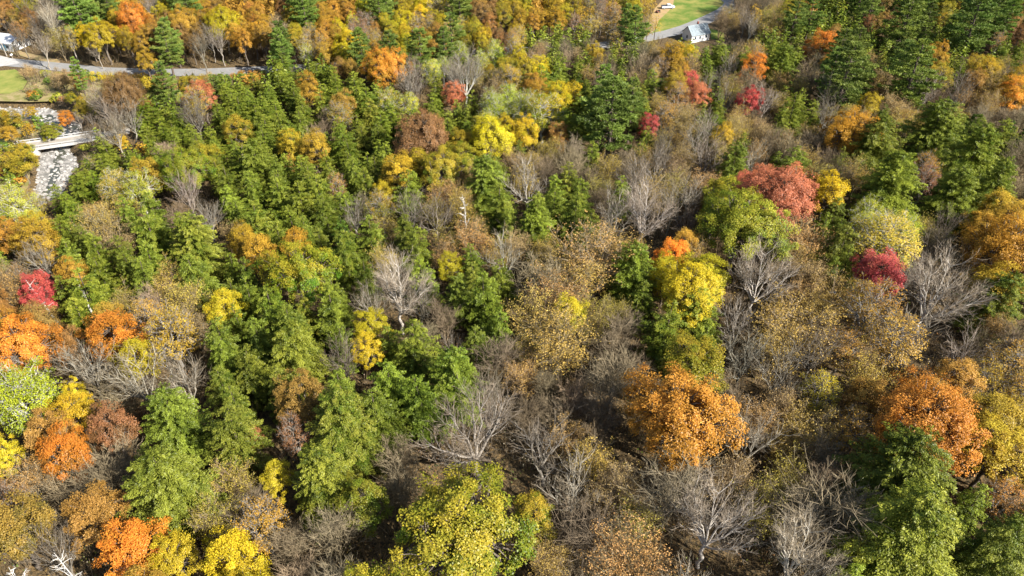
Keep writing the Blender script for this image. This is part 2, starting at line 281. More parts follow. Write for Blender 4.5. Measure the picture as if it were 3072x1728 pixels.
# the setting and everything else is laid out below with this data: kind, x, y, width, height | label
TREES = """
M -6.8 51.2 17.5 19.4|huge yellow-green oak crown at the bottom centre
B -5.3 67.9 17.8 18.8|large bare tree with pale spreading limbs behind the huge yellow-green oak
B 4.7 66.1 11.0 15.8|-1 0 1
B 7.7 60.3 10.0 15.1|-1 7 1
T 10.0 54.1 9.9 12.7|1 4 2
t 13.8 50.3 8.6 11.9|-1 5 2
B 25.6 53.4 12.7 16.8|broad bare grey tree with fine upright twigs, bottom right of centre
B 35.3 67.4 9.3 14.7|bare fan-shaped grey tree between golden maple and orange maple
B 34.9 48.6 11.6 16.2|-1 7 2
T 40.6 55.4 12.1 13.9|-1 4 8
T 21.4 59.4 10.9 13.3|-1 3 2
A 24.5 69.0 16.6 19.4|large round golden-orange maple right of centre
K 29.0 82.8 10.3 15.7|olive-gold maple top standing just beyond the large golden-orange maple
O 59.9 67.8 15.4 18.9|big orange maple with red-orange right flank, lower right
A 68.6 65.2 9.1 14.9|0 7 6
a 79.9 81.8 9.6 15.3|1 1 6
H 52.7 60.5 15.8 19.2|broad bright green hemlock in front of the big orange maple
H 49.3 50.2 16.1 19.4|shaded dark green hemlock in the bottom right corner
H 61.1 49.6 10.6 16.1|0 0 8
o 66.1 58.3 6.0 12.3|-1 0 7
H -50.7 71.7 10.1 15.7|tall light green hemlock, upper one of the lower left pair
H -46.5 59.5 12.7 17.5|wide feathery light green hemlock, largest at lower left
H -40.4 67.8 9.1 15.0|-1 7 9
H -24.5 69.8 12.5 17.3|large light green hemlock left of the large pale-limbed bare tree
H -25.8 61.1 10.5 16.0|-1 6 11
H -20.4 72.5 8.8 14.8|-1 0 11
H -36.2 85.8 10.4 15.9|bright green cone-shaped hemlock below the gap left of centre
H -42.1 82.4 7.3 13.6|-1 5 12
H -49.3 88.9 7.6 13.8|-1 6 61
H -42.5 96.7 8.8 14.7|1 0 61
H -31.8 96.7 8.8 14.7|-1 3 64
H -16.5 87.0 9.7 15.4|full green hemlock right of the small yellow maple near centre
H -9.4 80.2 10.7 16.1|-1 7 13
H -13.6 76.7 8.4 14.4|-1 3 1
H -4.9 99.8 9.3 15.2|bright green pointed hemlock standing alone below the red-tipped bare tree
H 22.8 107.3 11.0 16.3|dense dark green hemlock left of the bright golden maple
H 32.7 96.3 9.5 15.3|-1 6 50
H 26.1 90.9 9.9 15.6|-1 3 5
H 12.9 127.6 9.5 15.3|tall yellow-green lit hemlock right of centre beside dark shade
H 5.1 122.7 10.1 15.8|1 4 16
H -6.1 141.1 12.1 17.1|tall green hemlock behind the white dead snag
H -3.3 130.7 9.6 15.4|-1 0 35
H 15.9 122.8 7.4 13.7|-1 7 16
H -75.1 123.2 9.3 15.1|0 4 18
H -63.8 117.6 11.6 16.8|broad light green hemlock in the stand at mid left
H -60.1 108.5 8.5 14.6|-1 6 18
H -78.1 101.8 9.8 15.5|wide green hemlock right of the left crimson maple
H -83.4 117.2 7.2 13.5|0 2 19
H -75.1 112.5 6.1 12.6|1 1 19
H -92.5 122.8 7.4 13.7|-1 7 66
H -54.2 128.2 8.6 14.6|-1 2 63
H -52.7 138.4 8.0 14.2|2 7 20
H -40.6 131.9 7.8 14.0|1 1 62
H -33.3 116.2 8.9 14.9|-1 0 62
H -29.5 122.3 8.3 14.4|-1 3 36
H -19.0 116.7 8.1 14.2|-1 1 36
H -54.8 112.1 4.8 11.3|-1 5 63
H -61.5 151.4 10.6 16.1|broad soft green hemlock amid the dense mid left stand
H 65.9 117.6 9.0 14.9|narrow sunlit hemlock left of the crimson maple
H 84.6 139.0 16.6 19.4|large dark hemlock right of the lemon yellow maple
H 109.1 152.2 16.6 19.4|largest dark hemlock near the right edge above the golden maple
H 97.5 135.5 12.8 17.5|1 6 23
H 109.8 140.0 11.1 16.4|-1 7 23
H 106.6 167.2 16.6 19.4|2 3 23
H 88.5 159.4 14.3 18.4|-1 7 76
H 75.2 178.9 9.6 15.4|small cone-shaped hemlock standing alone among brown scrub at upper right
H 52.0 149.6 10.5 16.0|cone-shaped hemlock with dark left side behind the red-orange maple
H 24.6 139.9 6.1 12.5|-1 3 33
H 54.2 117.8 6.3 12.7|-1 1 32
H 88.4 101.5 10.6 16.1|-1 0 37
H 72.4 217.7 8.4 14.4|-1 4 74
H 83.9 215.1 11.0 16.3|-1 0 74
P 24.7 167.2 16.5 24.0|giant white pine with layered tiers right of the upper centre
P 93.7 193.0 15.6 23.4|spreading white pine left of the pair at upper right
P 112.1 194.3 15.7 23.5|layered white pine, right one of the pair at upper right
P 41.7 241.3 10.0 19.2|lone white pine left of the green lawn by the road
P 152.1 237.8 17.0 24.3|0 1 28
P 131.5 240.9 14.6 22.7|2 2 28
P 105.5 256.6 9.8 19.0|0 2 75
P -150.6 253.6 13.1 21.7|big white pine behind the road at upper left
P -110.3 224.9 9.5 18.7|tall thin pine beside the road at upper left
P -100.9 199.3 6.9 16.3|-1 4 83
P -72.7 256.6 9.8 19.0|2 0 86
P -131.7 209.2 4.8 13.8|-1 4 96
P 116.9 166.8 6.1 15.3|-1 2 23
B 45.6 104.4 13.5 17.3|pale bare fan-shaped tree left of the crimson maple
B 27.4 125.1 14.2 17.8|bare grey tree with forked limbs over dark shade right of centre
B 21.4 125.2 8.1 13.8|1 4 33
B 34.7 132.2 9.3 14.7|0 1 33
B -1.8 112.2 8.4 14.0|slender bare tree with reddish twig tips near the centre
W -9.6 128.4 5.1 13.5|white dead snag with short broken branches near the centre
B -20.8 101.5 13.2 17.2|wide tangled bare tree with pale limbs left of centre
B -25.8 99.8 8.6 14.1|-1 5 36
B -16.5 100.3 7.8 13.6|-1 7 36
B 74.9 98.6 16.0 18.7|wide bare grey tree between the crimson maple and the golden maple
B 67.3 89.4 10.2 15.3|-1 7 43
B 74.0 85.0 9.2 14.6|-1 6 37
B 38.1 85.0 9.2 14.6|0 0 5
B 42.9 81.7 10.3 15.4|1 0 5
B 50.5 86.8 9.3 14.7|-1 5 43
B 33.8 148.5 10.1 15.2|1 6 71
B 46.7 152.5 11.3 16.0|-1 3 25
B -65.9 129.7 8.3 13.9|bare pale tree with a white trunk at mid left
B -28.9 195.9 9.9 15.1|1 7 79
B -13.7 201.1 13.8 17.5|-1 4 78
B -84.6 177.3 9.7 15.0|silvery bare tree within the dense green stand at upper left
B 2.8 139.2 11.5 16.1|-1 0 17
B -5.7 156.9 6.3 12.3|-1 6 69
B -93.6 114.1 7.6 13.4|-1 2 44
B -68.9 82.3 11.1 15.8|sprawling bare tree with pale twigs at lower left
B -57.5 77.8 11.4 16.0|-1 3 9
B -51.8 80.0 8.2 13.9|-1 2 9
B -27.5 85.1 7.1 13.0|-1 5 64
B -10.2 90.6 4.5 10.5|-1 0 13
B -15.8 127.0 10.0 15.1|-1 4 35
B -21.1 129.7 8.3 13.9|-1 6 68
B 28.5 144.0 9.9 15.0|-1 2 33
B 117.7 193.4 11.0 15.8|-1 7 28
B 88.5 190.7 10.9 15.7|-1 5 27
B 69.9 188.1 10.8 15.6|-1 0 72
B 59.0 154.9 8.3 13.9|-1 1 25
t 50.0 93.1 11.1 13.4|1 4 43
t 8.2 101.7 8.8 12.0|1 5 41
t 16.3 111.0 13.1 14.4|bushy tan-orange tree below the tall lit hemlock
t 12.2 106.4 9.1 12.2|0 5 41
T 5.4 106.0 9.8 12.6|-1 7 34
Y 10.1 96.4 6.4 12.7|-1 5 41
t 3.0 97.6 7.9 11.5|-1 0 14
T 7.6 89.3 10.2 12.9|-1 7 14
T 17.3 90.4 7.5 11.2|1 4 5
T 15.6 81.2 9.0 12.2|2 4 5
T -1.9 87.5 7.4 11.1|-1 6 14
T 1.0 118.8 5.7 9.9|-1 1 34
t -8.0 119.2 7.3 11.1|-1 3 34
Y -12.3 112.1 4.7 11.1|-1 4 34
C 69.2 107.2 9.8 15.4|vivid crimson maple at the right among golden trees
o 62.4 94.6 11.8 16.7|thin orange and gold maple in front of the vivid crimson maple
o 63.2 87.9 10.6 16.0|-1 7 43
C -87.0 101.2 5.1 11.5|crimson maple at the left edge below the bare twigs
R 57.7 132.3 16.2 19.3|wide red-orange maple at the right behind the yellow-green oak
Y 71.0 138.9 8.9 14.8|lemon yellow maple right of the wide red-orange maple
M 45.6 119.8 17.5 19.4|large yellow-green oak in front of the wide red-orange maple
L 75.3 118.4 13.5 17.8|airy lime green birch above the vivid crimson maple
O 31.6 114.1 7.1 13.3|small copper-orange maple left of the large yellow-green oak
Y 32.4 100.5 12.2 17.0|bright golden maple in front of the copper-orange maple
t 58.7 119.7 8.9 12.1|-1 4 21
A 95.3 112.9 16.1 19.3|tall golden maple at the right edge
A 89.8 103.6 9.6 15.2|-1 6 51
G -74.4 74.9 11.5 16.6|lime-yellow birch with white trunks at the left edge
W -72.9 71.3 4.2 12.4|forked white birch trunk below the lime-yellow birch
Y -69.8 78.7 3.8 10.1|-1 6 40
O -63.8 65.1 7.4 13.6|low orange-rust tree right of the forked white birch trunk
O -47.9 50.5 8.0 14.1|bright orange maple with yellow leaves at the bottom left
Y -35.1 48.7 7.4 13.6|yellow maple cut by the bottom edge at left
Y -42.5 49.2 6.0 12.4|-1 0 55
Y -33.0 62.1 4.2 10.5|-1 5 11
o -32.5 54.3 6.8 13.1|-1 1 56
n -32.3 69.0 5.3 11.7|-1 4 11
R -38.7 70.4 3.0 9.1|-1 0 9
n -68.8 58.2 4.9 11.3|-1 5 54
Y -73.1 65.7 4.6 11.0|-1 5 53
B -57.2 49.8 7.1 12.9|bare birch with white limbs in the bottom left corner
T -60.0 58.9 7.7 11.3|-1 6 54
T -62.8 78.7 6.4 10.4|-1 7 40
N -75.4 89.7 5.4 11.8|-1 3 40
A -80.8 86.7 11.2 16.4|golden maple at the left edge beside the left crimson maple
O -66.7 88.7 10.0 15.6|bright orange-yellow maple left of the tan maple
a -57.5 89.2 10.1 15.6|tan-gold thinning maple at lower left
Y -52.1 98.0 6.4 12.8|small lemon yellow maple amid dark hemlocks at lower left
M -39.9 106.5 13.4 17.7|broad olive-gold oak amid the hemlocks left of centre
A -49.8 114.9 7.9 14.0|golden-orange maple top left of the broad olive-gold oak
Y -24.7 89.2 4.8 11.1|small yellow maple left of the full green hemlock
n -94.6 109.5 4.6 11.0|-1 3 44
O -85.0 109.6 6.1 12.5|-1 3 19
A -96.0 118.4 8.8 14.7|1 7 66
O -103.0 121.5 6.6 12.9|-1 6 66
L -83.8 139.2 8.5 14.5|pale yellow maple in the left stand below the river bend
L -108.5 132.3 8.6 14.6|pale lime tree at the left edge below the river
N -22.4 161.3 14.3 18.2|round rust-brown oak above the centre
A -26.5 145.9 9.2 15.0|golden oak just in front of the round rust-brown oak
K -16.4 146.3 11.1 16.3|1 0 68
Y -5.2 161.0 11.8 16.8|yellow-orange round maple right of the round rust-brown oak
G 7.5 175.4 12.6 17.2|tall yellow-green aspen group left of the giant white pine
Y 12.5 189.3 8.9 14.8|0 1 70
C 36.1 174.9 5.8 12.2|small scarlet maple right of the giant white pine
C 66.2 187.9 7.8 13.9|rose red maple at the upper right
R 53.4 197.4 5.8 12.2|dusky pink maple left of the rose red maple
O 74.4 212.2 8.5 14.5|bright coral-orange maple at the upper right
O 101.9 230.8 10.4 15.8|tawny orange maple amid dark pines at the upper right
A 85.1 164.5 13.0 17.5|amber maple group below the right white pine
A 99.5 187.2 6.1 12.5|-1 1 76
A 141.8 190.9 10.1 15.6|orange-gold maple at the right edge near the pines
Y 8.8 214.5 6.8 13.0|yellow maple among small dark conifers above the centre
A -38.0 208.7 13.1 17.6|golden-orange round maple at the upper left of centre
A -49.0 159.7 8.4 14.4|-1 0 20
o -40.4 144.2 5.1 11.5|-1 4 68
Y -29.7 140.7 5.0 11.4|-1 5 68
O -55.3 158.6 2.8 8.7|-1 0 20
A 50.4 221.2 9.4 15.1|golden maple in front of the white roadside house
Y 56.8 227.0 6.4 12.7|-1 0 80
M -75.8 146.3 11.1 16.3|yellow-green maple in the left stand beside bare twigs
N -109.4 191.1 11.2 16.4|low rust-red tree below the road at upper left
R -91.4 199.4 4.4 10.8|small coral maple above the dense green stand
Y -137.9 240.1 10.7 16.0|bright yellow tree beside the road at upper left
O -133.5 255.3 11.9 16.8|orange-yellow tree crown behind the roadside thin pine
O -114.1 250.3 12.4 17.1|-1 1 31
Y -100.3 250.3 12.4 17.1|yellow-orange tree in the top band at left
N -10.5 262.1 8.6 14.5|rust-red tree near the top centre
Y -53.9 236.0 7.9 14.0|1 3 79
O -130.2 193.7 5.3 6.1|orange tree overhanging the rocky river
A -143.2 198.4 4.1 4.7|small amber tree on the river island
K -141.8 186.6 6.4 7.4|0 5 89
K -128.7 182.9 6.3 7.3|-1 5 88
O -138.2 179.5 5.2 6.0|-1 2 90
K -123.8 160.1 8.6 9.9|green shrubby tree on the slope left of the river
O -129.9 165.6 3.6 4.1|-1 4 90
A -105.2 173.7 5.1 5.9|pale gold tree right of the bridge
B -117.1 191.7 7.3 13.1|-1 4 82
B -107.7 179.0 9.2 14.6|1 5 82
B -103.1 177.7 8.1 13.7|1 2 91
B -102.6 169.7 8.9 14.4|0 2 91
B -177.5 268.5 9.5 14.8|2 1 94
B -160.5 251.7 12.0 16.4|1 5 30
B -156.8 235.8 8.6 14.1|1 0 94
B -139.0 236.1 5.7 11.8|-1 5 84
B -103.0 234.0 7.1 13.0|pale bare tree in light green pines above the road
v -149.0 210.7 3.7 2.8|-1 2 89
g -147.5 210.4 3.7 2.8|0 1 89
u -142.2 209.5 2.7 2.0|-1 3 88
u -140.8 209.8 3.4 2.6|0 2 88
v -138.5 208.0 2.8 2.1|-1 2 88
g -137.5 209.8 3.3 2.5|-1 2 88
u -134.8 208.0 2.6 1.9|-1 1 88
g -149.2 214.1 2.8 2.1|1 1 89
u -154.9 228.7 3.4 2.6|-1 2 89
g -150.0 222.9 3.4 2.5|2 1 89
u -150.8 228.3 2.6 2.0|3 2 88
u -148.1 226.9 2.6 2.0|2 2 88
u -144.5 223.6 2.8 2.1|1 2 88
v -143.2 224.9 3.0 2.2|-1 4 96
v -137.6 217.3 3.3 2.5|-1 1 88
g -140.9 228.3 3.5 2.7|-1 4 96
g -137.7 225.6 3.0 2.2|-1 5 96
u -149.8 195.9 3.6 2.7|0 5 89
g -143.9 193.7 2.9 2.2|-1 5 89
u -140.6 190.5 2.9 2.1|-1 6 89
g -138.8 193.7 3.2 2.4|0 7 89
g -135.4 188.9 3.6 2.7|1 7 89
v -137.7 187.9 2.5 1.9|-1 6 89
u -142.2 188.9 3.4 2.6|1 5 89
v -145.9 190.5 3.3 2.5|-1 5 89
g -138.3 175.5 4.0 3.0|-1 3 90
u -135.1 174.1 4.1 3.1|-1 3 90
g -132.2 173.7 4.3 3.2|-1 1 90
v -125.6 160.5 3.1 2.4|0 6 90
g -126.2 158.1 3.8 2.9|-1 6 90
u -130.6 162.6 2.9 2.1|-1 5 90
v -134.0 170.2 3.4 2.5|-1 4 90
v -123.6 156.5 3.6 2.7|1 6 90
u -129.5 165.8 3.4 2.6|-1 6 90
u -131.6 175.5 3.6 2.7|-1 1 90
u -115.9 175.5 3.3 2.5|-1 0 95
g -112.6 171.8 2.4 1.8|1 5 91
u -112.2 175.5 2.5 1.9|-1 4 91
u -110.3 169.1 3.1 2.3|-1 5 91
g -107.1 169.1 3.2 2.4|0 5 91
H 12.6 200.6 7.2 12.4|1 7 78
P 135.6 294.3 10.0 19.6|5 1 75
T -66.4 101.9 5.7 9.8|-1 3 60
B -135.0 274.9 6.1 12.7|1 1 85
H -50.6 107.8 5.9 13.1|-1 6 63
t 112.2 215.5 5.8 9.9|2 0 27
H -77.5 206.7 7.1 10.6|5 0 83
P -87.3 295.2 9.8 18.9|1 1 86
t 54.9 162.4 4.9 9.3|1 2 25
P -125.5 280.8 9.3 18.5|1 3 86
H -77.3 131.0 7.7 13.8|-1 7 65
A 77.7 66.8 7.1 13.6|1 0 6
H 102.4 241.8 7.5 12.1|-1 4 75
H -44.8 153.9 6.9 11.4|5 4 68
Y 2.8 167.6 8.3 14.8|-1 5 70
T 85.6 90.7 6.0 10.4|2 7 37
P -48.6 265.2 9.5 18.8|0 2 79
H -7.6 112.6 6.1 12.1|-1 5 34
H 21.0 183.8 7.9 13.0|0 3 26
G -23.5 209.2 6.8 14.0|1 0 79
T 34.1 58.2 6.0 9.9|-1 0 2
T 95.8 180.3 5.2 10.0|1 1 76
P -44.4 284.8 8.7 18.3|1 4 87
T 95.4 298.3 5.0 9.8|11 1 93
R 58.0 146.7 6.5 12.7|-1 3 45
T 116.7 144.8 6.4 10.3|0 7 23
P -79.6 229.3 2.9 1.6|3 7 86
H 81.8 191.6 6.1 12.0|-1 1 24
G -108.4 202.3 4.1 5.9|-1 1 82
O 109.5 244.7 5.8 12.7|-1 1 75
T 155.8 207.9 5.3 9.1|-1 1 77
H 24.2 101.0 6.1 12.8|-1 6 15
o 79.1 228.5 5.9 13.3|1 2 74
H -75.9 186.0 7.4 11.6|-1 7 83
H 15.6 221.1 7.4 11.9|0 0 78
T 9.6 235.0 5.3 9.9|1 2 78
T -16.0 62.1 5.8 9.8|1 7 11
A 98.3 126.0 6.4 12.8|-1 3 51
P -131.7 296.6 8.7 17.8|3 3 86
H -66.4 163.3 5.2 10.2|0 2 20
H 128.9 172.1 7.1 11.7|3 1 23
H -101.8 162.8 7.1 9.9|0 5 91
H -79.8 172.4 5.3 10.2|0 7 39
A -137.3 246.8 5.1 11.8|0 0 84
H -35.0 175.7 7.7 12.0|3 4 67
B 20.9 45.4 7.7 14.0|0 6 2
T -51.8 169.3 5.9 9.9|1 1 20
G -7.6 174.8 6.7 12.6|0 2 69
T 73.3 224.7 6.1 10.6|0 3 74
M -17.3 44.7 7.0 12.9|-1 5 0
A -57.4 193.7 6.7 12.6|1 5 79
T 45.6 236.6 5.6 9.9|2 4 80
H 21.4 199.7 6.3 11.2|1 3 26
H -90.7 152.1 6.5 11.1|-1 2 65
N -8.1 273.9 5.0 12.5|1 1 87
N -200.0 298.3 5.4 11.9|-1 3 30
T 65.7 171.9 5.2 10.0|0 5 24
P -28.6 220.7 9.8 19.1|-1 0 79
o 41.1 179.7 7.0 14.1|-1 1 71
t 58.8 171.1 6.0 10.8|2 2 25
O -70.3 94.7 6.4 13.5|-1 2 59
K -127.2 199.1 3.8 5.3|1 1 88
N -7.0 297.7 5.5 12.9|5 2 87
W -53.6 46.6 5.1 13.2|-1 7 57
P -78.8 269.2 9.3 18.5|1 0 86
T 12.3 44.9 5.2 9.5|-1 5 2
B 46.6 165.2 8.7 13.9|-1 0 71
N -32.1 75.3 8.1 13.9|-1 3 11
K 19.0 266.6 6.3 13.2|-1 2 78
M 46.7 136.3 8.8 14.4|-1 6 25
a -46.3 238.5 6.1 12.6|0 2 79
A -31.4 246.6 5.5 12.1|2 1 79
A 26.9 229.5 5.8 12.1|0 5 29
P -20.1 236.6 9.5 18.8|0 5 87
H 65.7 148.4 8.8 15.5|0 2 45
P -166.9 297.7 10.5 19.4|2 2 30
P -19.8 282.8 9.1 19.0|1 3 87
K -3.9 277.7 5.2 12.5|0 1 87
O 120.2 294.7 5.8 13.3|-1 2 75
B -195.6 306.2 9.4 14.0|6 3 30
T 102.4 300.0 5.1 9.8|17 1 93
O -127.0 254.2 5.0 12.2|0 7 85
A -55.7 162.6 7.1 13.1|-1 1 20
H 100.8 181.2 6.1 11.4|-1 1 76
A 150.5 204.1 6.9 13.7|-1 2 77
t -141.4 214.9 5.2 6.7|-1 2 88
T 66.5 166.7 6.4 10.4|1 5 24
S 204.9 305.2 3.5 8.0|19 2 77
H 18.8 188.9 6.3 12.0|-1 4 26
O 69.6 79.2 6.4 13.7|-1 1 6
T 101.6 285.6 6.5 10.2|6 3 75
N -200.5 292.8 5.5 11.9|8 2 94
O 136.9 202.6 7.0 13.2|-1 4 77
O -99.3 265.6 5.4 12.3|1 1 86
K -192.1 289.9 5.8 12.8|1 4 30
T 87.2 206.8 4.9 8.7|1 2 24
H -65.9 174.8 7.0 11.4|3 2 20
N -188.8 271.8 6.0 13.0|3 2 94
Y -33.5 265.0 6.3 13.2|1 4 87
H -15.7 167.7 6.2 11.0|-1 0 67
t 150.9 218.7 5.4 9.2|3 3 77
P 118.8 212.2 8.2 18.3|-1 3 28
H -38.8 183.3 7.0 12.6|2 3 67
t 63.8 200.5 5.6 10.4|0 3 72
T 7.3 227.1 5.6 10.1|-1 3 78
a 30.6 263.3 5.2 11.6|3 4 29
P -53.3 287.2 9.6 18.8|3 2 79
N -205.3 292.8 6.2 13.1|9 2 94
H -99.1 154.5 7.2 10.5|1 5 91
O 55.7 76.7 6.6 12.7|-1 3 6
T 38.4 211.9 5.0 9.8|-1 5 80
T 133.0 163.7 6.6 10.4|1 0 23
T 100.8 295.3 5.3 9.4|15 1 93
H -94.5 129.9 6.2 10.5|2 0 66
N -113.2 277.8 5.6 12.4|1 3 86
S 204.6 298.1 3.5 7.4|14 2 77
T 27.6 207.7 6.8 11.2|-1 5 29
T -50.9 176.3 5.5 9.2|2 1 20
B 22.2 132.8 7.5 13.3|0 4 33
y -17.7 249.0 5.3 11.8|0 4 87
K -74.4 154.4 7.8 13.7|-1 1 81
H -46.6 145.0 7.7 14.3|2 0 20
H -42.6 165.6 7.8 13.1|5 3 68
H -63.9 168.2 6.7 12.1|1 2 20
N 182.8 262.3 5.6 12.4|4 2 77
H 14.0 209.7 6.6 12.1|0 7 78
N -115.5 203.4 3.8 5.7|1 2 82
N -15.4 292.4 5.1 12.6|4 2 87
a -68.9 235.7 5.6 12.2|-1 0 86
Y -60.5 252.2 5.9 12.8|5 3 79
G 82.2 124.0 8.3 14.0|-1 0 48
K 1.3 291.2 5.4 12.0|5 1 87
T 90.5 280.3 6.9 11.3|6 1 93
a 31.0 299.3 6.9 13.7|7 3 29
N 174.8 252.0 5.6 12.1|3 2 77
O -70.1 274.4 5.3 12.3|12 3 79
O -103.1 266.9 5.3 11.7|0 1 86
H -29.0 178.3 5.7 11.0|0 3 67
H 62.0 109.2 5.7 11.9|1 6 21
y -17.4 257.1 5.6 12.0|-1 5 87
T 46.0 175.0 6.4 10.8|-1 0 71
H 118.6 173.8 5.7 11.5|0 2 23
P -18.9 274.1 8.9 18.9|0 3 87
H -40.2 189.7 7.8 13.1|1 6 79
K -41.8 277.4 6.1 13.3|9 2 79
N -25.3 247.4 6.1 12.6|1 4 87
A 16.4 273.5 7.0 13.4|3 0 87
n 32.6 267.5 5.4 11.9|0 3 29
S 75.5 253.4 1.8 2.2|2 0 93
H -37.3 136.4 7.0 12.8|1 5 68
P 194.5 299.0 8.4 17.7|6 2 77
a 30.2 284.0 6.0 13.5|6 3 29
K -194.9 296.5 4.9 11.3|-1 3 30
H -69.3 193.3 6.6 11.5|7 0 83
S 74.5 245.0 2.8 4.9|2 7 93
P 100.7 211.4 10.2 18.9|-1 2 27
Y -31.7 44.3 6.2 13.2|-1 7 56
S 75.6 251.3 2.0 2.9|3 0 93
H 16.2 173.4 7.8 12.9|2 0 70
O 7.5 296.4 7.0 13.1|-1 1 87
a 38.3 271.5 5.9 12.4|2 3 29
T 131.1 192.3 6.4 10.2|-1 4 77
O -90.5 239.1 6.5 13.5|1 7 86
a -0.1 202.4 8.2 14.4|-1 5 78
P -53.5 300.1 8.1 17.2|5 2 79
Y 2.9 220.8 5.7 12.3|0 3 78
T 154.7 213.7 5.0 9.3|0 2 77
n -51.4 257.6 6.4 13.3|-1 2 79
K -185.0 276.1 6.0 12.6|1 2 94
P 144.8 261.3 10.3 19.8|3 2 28
B 60.7 192.0 6.3 13.2|-1 4 72
T 29.2 217.1 7.0 11.3|3 2 26
H 67.6 231.2 8.1 13.0|-1 7 93
P 32.1 180.8 9.8 18.9|-1 1 26
t 61.6 179.9 6.6 10.7|-1 5 72
K -51.9 241.1 5.4 12.0|1 3 79
K 45.5 273.4 6.7 14.0|2 2 29
T 43.1 170.1 5.2 9.5|1 7 71
H -69.8 181.2 7.2 11.4|3 0 39
P -74.6 281.6 8.3 17.5|4 0 86
K 43.9 279.0 4.8 11.7|3 2 29
G -66.7 229.0 4.9 11.6|-1 4 79
A -10.4 241.4 6.4 13.4|1 6 87
B -177.4 287.3 6.3 12.3|1 3 30
H -79.3 191.9 7.0 11.4|2 0 83
T 7.8 112.0 6.4 10.5|-1 4 41
P 189.4 285.5 8.3 17.5|4 2 77
T -60.0 100.8 7.2 11.7|1 4 61
T 139.4 181.5 6.9 10.3|0 6 77
H -36.6 149.6 6.3 12.5|2 4 68
B -177.2 278.6 6.4 12.7|2 4 30
O -101.6 279.3 6.5 13.8|3 1 86
B -185.9 285.9 6.6 13.3|4 4 30
O -108.0 121.8 6.3 12.7|-1 5 66
O -64.4 248.9 5.7 12.5|2 3 79
T -35.6 58.1 5.4 9.3|1 2 56
T 72.4 157.7 6.2 10.3|1 3 46
K 172.6 289.9 6.3 13.3|5 1 28
K -4.5 269.3 6.3 12.9|0 0 87
o 46.7 191.1 7.7 13.8|-1 4 73
N 139.1 263.4 4.9 11.4|1 2 28
K 48.7 297.8 6.3 13.2|7 2 29
S 197.9 283.0 4.5 9.6|7 2 77
H 129.6 227.6 7.5 12.5|-1 2 28
A -28.4 228.8 6.6 13.6|0 1 79
O -144.1 274.7 5.9 12.9|0 2 85
n 33.1 273.8 5.5 12.5|1 3 29
H -91.6 164.5 5.2 11.2|-1 0 91
H 90.9 148.7 7.0 12.9|0 1 22
A -107.0 256.1 6.2 13.4|-1 4 86
t -87.2 127.2 7.4 11.9|2 5 65
H 121.5 165.1 5.3 10.4|0 1 23
T -86.6 161.3 5.7 10.3|-1 3 81
T 6.7 76.2 4.9 9.2|1 0 1
t 37.3 73.6 5.9 10.0|-1 2 3
P 140.0 281.2 8.2 17.6|4 1 75
H -1.9 93.6 5.6 13.0|-1 7 14
K 159.0 270.1 6.9 14.0|0 2 28
a 29.7 278.2 5.5 12.0|4 3 29
P 159.7 282.8 8.2 17.3|6 2 28
P -88.4 224.6 3.3 2.8|2 0 92
T -21.6 47.0 5.7 10.6|2 0 56
T 20.2 142.4 5.9 10.2|1 1 16
H 37.4 196.9 5.8 11.1|-1 1 26
T 18.3 233.7 6.7 10.5|1 1 78
y -27.0 276.6 6.3 13.3|4 4 87
K -15.3 239.3 5.0 11.8|4 5 87
K -25.5 258.8 6.2 12.7|0 4 87
O -104.9 296.0 6.7 13.3|8 1 86
a 40.3 294.6 6.8 13.7|3 3 29
O -97.3 282.3 5.9 12.3|6 1 86
a 34.1 252.6 6.3 13.8|2 4 29
t -94.8 105.3 6.5 10.8|0 3 44
T 8.1 71.4 5.1 9.3|2 0 1
N 135.3 256.2 6.4 12.9|0 2 28
P -167.4 275.9 8.2 17.8|-1 3 30
T 7.0 149.6 5.5 9.8|2 0 17
T -57.0 64.9 6.0 10.4|-1 0 54
A 13.9 291.4 6.7 14.0|-1 1 87
P 118.7 287.9 9.7 19.1|1 2 75
t -101.2 128.2 3.6 4.5|0 7 66
T 14.4 61.0 6.1 10.7|0 4 2
B -143.8 299.2 6.7 13.2|4 1 85
H 99.9 158.9 5.7 11.7|2 1 22
P 181.9 291.2 10.3 19.2|4 1 28
H -103.6 140.5 5.1 9.9|0 0 66
K 19.9 300.4 6.9 13.6|11 1 87
O -60.4 243.3 6.1 12.6|0 3 79
T 77.8 172.9 4.8 9.2|0 7 24
H 14.9 135.7 7.7 14.6|0 2 16
t -118.7 147.0 3.6 4.7|2 2 66
P -158.9 264.0 8.0 17.6|-1 4 30
t 45.7 71.8 6.3 11.0|1 0 3
K 1.1 270.7 7.0 14.2|2 0 87
P -128.5 286.9 8.0 17.6|2 3 86
t 11.1 65.9 6.0 10.0|-1 5 4
A -87.7 248.8 6.2 13.0|0 0 86
A 143.5 210.7 7.0 14.0|2 3 77
A -89.9 93.3 7.1 13.3|-1 3 58
G -5.9 187.9 6.6 13.8|2 2 69
H -95.0 159.9 5.6 8.7|0 7 91
T 103.6 307.9 6.5 11.0|18 1 93
B 130.2 198.3 8.3 14.0|-1 0 28
P -162.8 284.6 9.1 19.1|0 2 30
t 108.6 211.8 4.8 9.8|0 0 27
T 99.4 274.5 5.5 9.9|2 3 75
T 42.0 229.0 7.2 11.8|4 4 80
T -59.3 125.2 5.1 10.0|-1 3 63
T -26.5 46.8 5.7 9.4|-1 7 56
B -143.9 294.0 6.9 13.0|3 1 85
H 70.9 133.1 6.3 12.4|-1 6 46
P 165.7 284.7 8.2 18.3|7 2 28
B 84.1 261.4 7.3 14.0|-1 1 93
B -167.8 265.1 7.1 13.3|0 4 30
B -30.5 204.0 9.1 13.7|0 7 79
H -64.7 183.3 7.3 11.6|4 2 20
O -63.1 259.2 6.4 13.4|5 3 79
